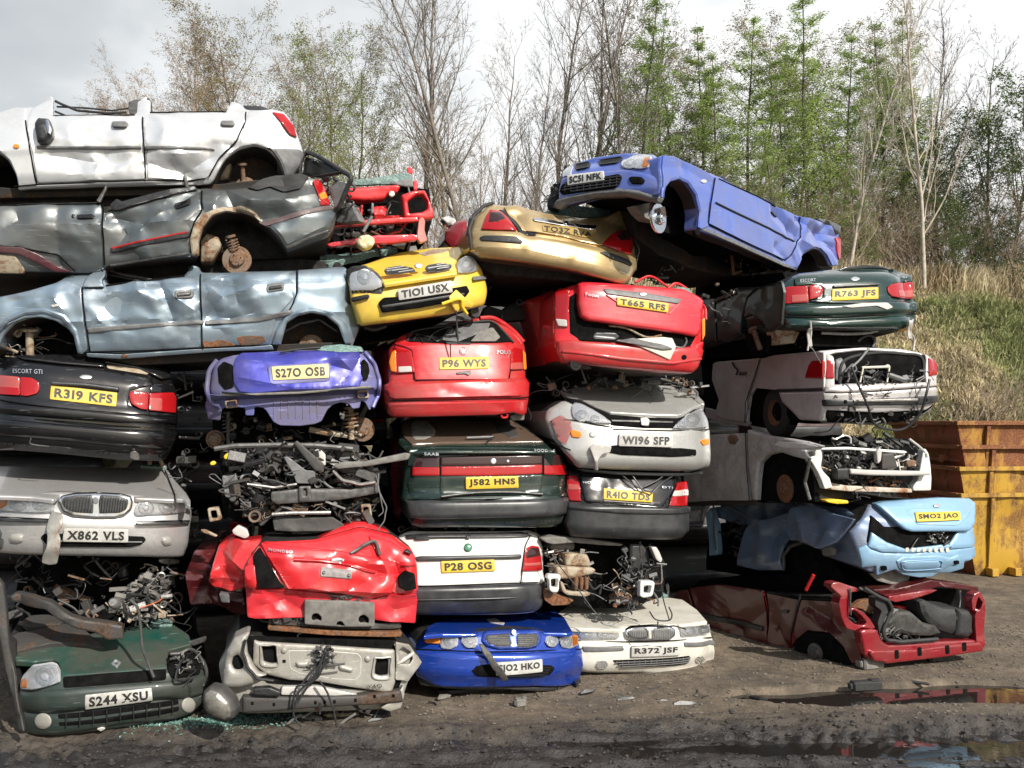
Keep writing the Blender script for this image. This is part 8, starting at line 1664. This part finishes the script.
for i, (px, top, d, v, ln) in enumerate(((850,-10,26,2,-.10),(926,-60,25,4,-.09),(760,150,30,2,.1))):
    T_('bare', px, top, d, v, ['slender pale trunked birch leaning over the blue hatchback\'s tail', 'thick pale trunked birch rising from the bank over the deep green saloon', 'short leaning pale birch between the larches'][i], name='pale_birch', bark='pale', lean=ln, wide=.75)
for i, (px, top, d, v) in enumerate(((940,-10,33,5),(1015,30,30,2),(988,60,34,4))):
    T_('bare', px, top, d, v, ['dark bare tree right of the thick pale birch', 'bare budding tree at the right edge', 'bare tree standing behind the dark evergreens'][i], name='bare_tree', bark='dark')
for i, (px, top, d, v, lf) in enumerate(((930,170,31,1,'dark'),(962,120,30,2,'dark'),(1000,110,29,3,'dark'),(1035,90,30,1,'mid'),(980,190,27,2,'mid'),(1020,200,26,3,'dark'),(900,190,32,2,'dark'),(958,235,26,1,'mid'))):
    T_('ever', px, top, d, v, ['dark evergreen behind the thick pale birch trunk', 'tall dark evergreen left of the right edge', 'broad dark evergreen near the right edge', 'mid green evergreen cut by the right edge', 'lighter green bushy evergreen low on the bank', 'dark bush at the right edge above the grass', 'dark evergreen behind the larches', 'small mid green bush at the head of the grassy bank'][i], name='evergreen_tree', leaf=lf, wide=1.15)
for i, (px, top, d, v, kd) in enumerate(((660,70,36,1,'olive'),(692,90,35,2,'olive'),(735,60,36,3,'olive'),(790,90,36,2,'olive'),(832,70,35,1,'spring'),(870,60,36,2,'olive'),(905,110,34,3,'olive'),(945,130,34,1,'spring'),(452,170,34,2,'olive'))):
    T_(kd, px, top, d, v, 'hazy brown and olive tree standing in the back rank behind the larches and bare trees', name='birch_tree', group='hazy trees of the back rank', wide=1.3)
for i in range(22):
    px = 640+i*19+(i*53 % 11); d = 27.5+(i*7 % 5)*.8
    T_('thicket', px, 225-(i*31 % 40), d, i % 3+1, 'tan twiggy thicket growing among the trunks at the top of the bank', name='thicket', cat='shrub', group='twiggy thickets under the trees', wide=1.6)
for i in range(9):
    T_('thicket', 400+i*28, 215-(i*31 % 40), 29+(i % 3), i % 3+1, 'brown twiggy thicket behind the gold hatchback under the bare trees', name='thicket', cat='shrub', group='twiggy thickets behind the stack', wide=1.5)
for i, (px, top, d) in enumerate(((930,318,24),(975,335,23),(1010,300,25),(1000,372,20.5),(945,385,20),(1030,350,22))):
    T_('thicket', px, top, d, i % 3+1, ['low bramble clump on the bank right of the deep green saloon', 'bramble clump in the middle of the grassy bank', 'bramble clump high on the bank at the right edge', 'bramble clump just above the skips', 'bramble clump behind the silver saloon\'s right lamp', 'bramble clump cut by the right edge'][i], name='bramble', cat='shrub', group='bramble clumps on the bank', wide=2.2)
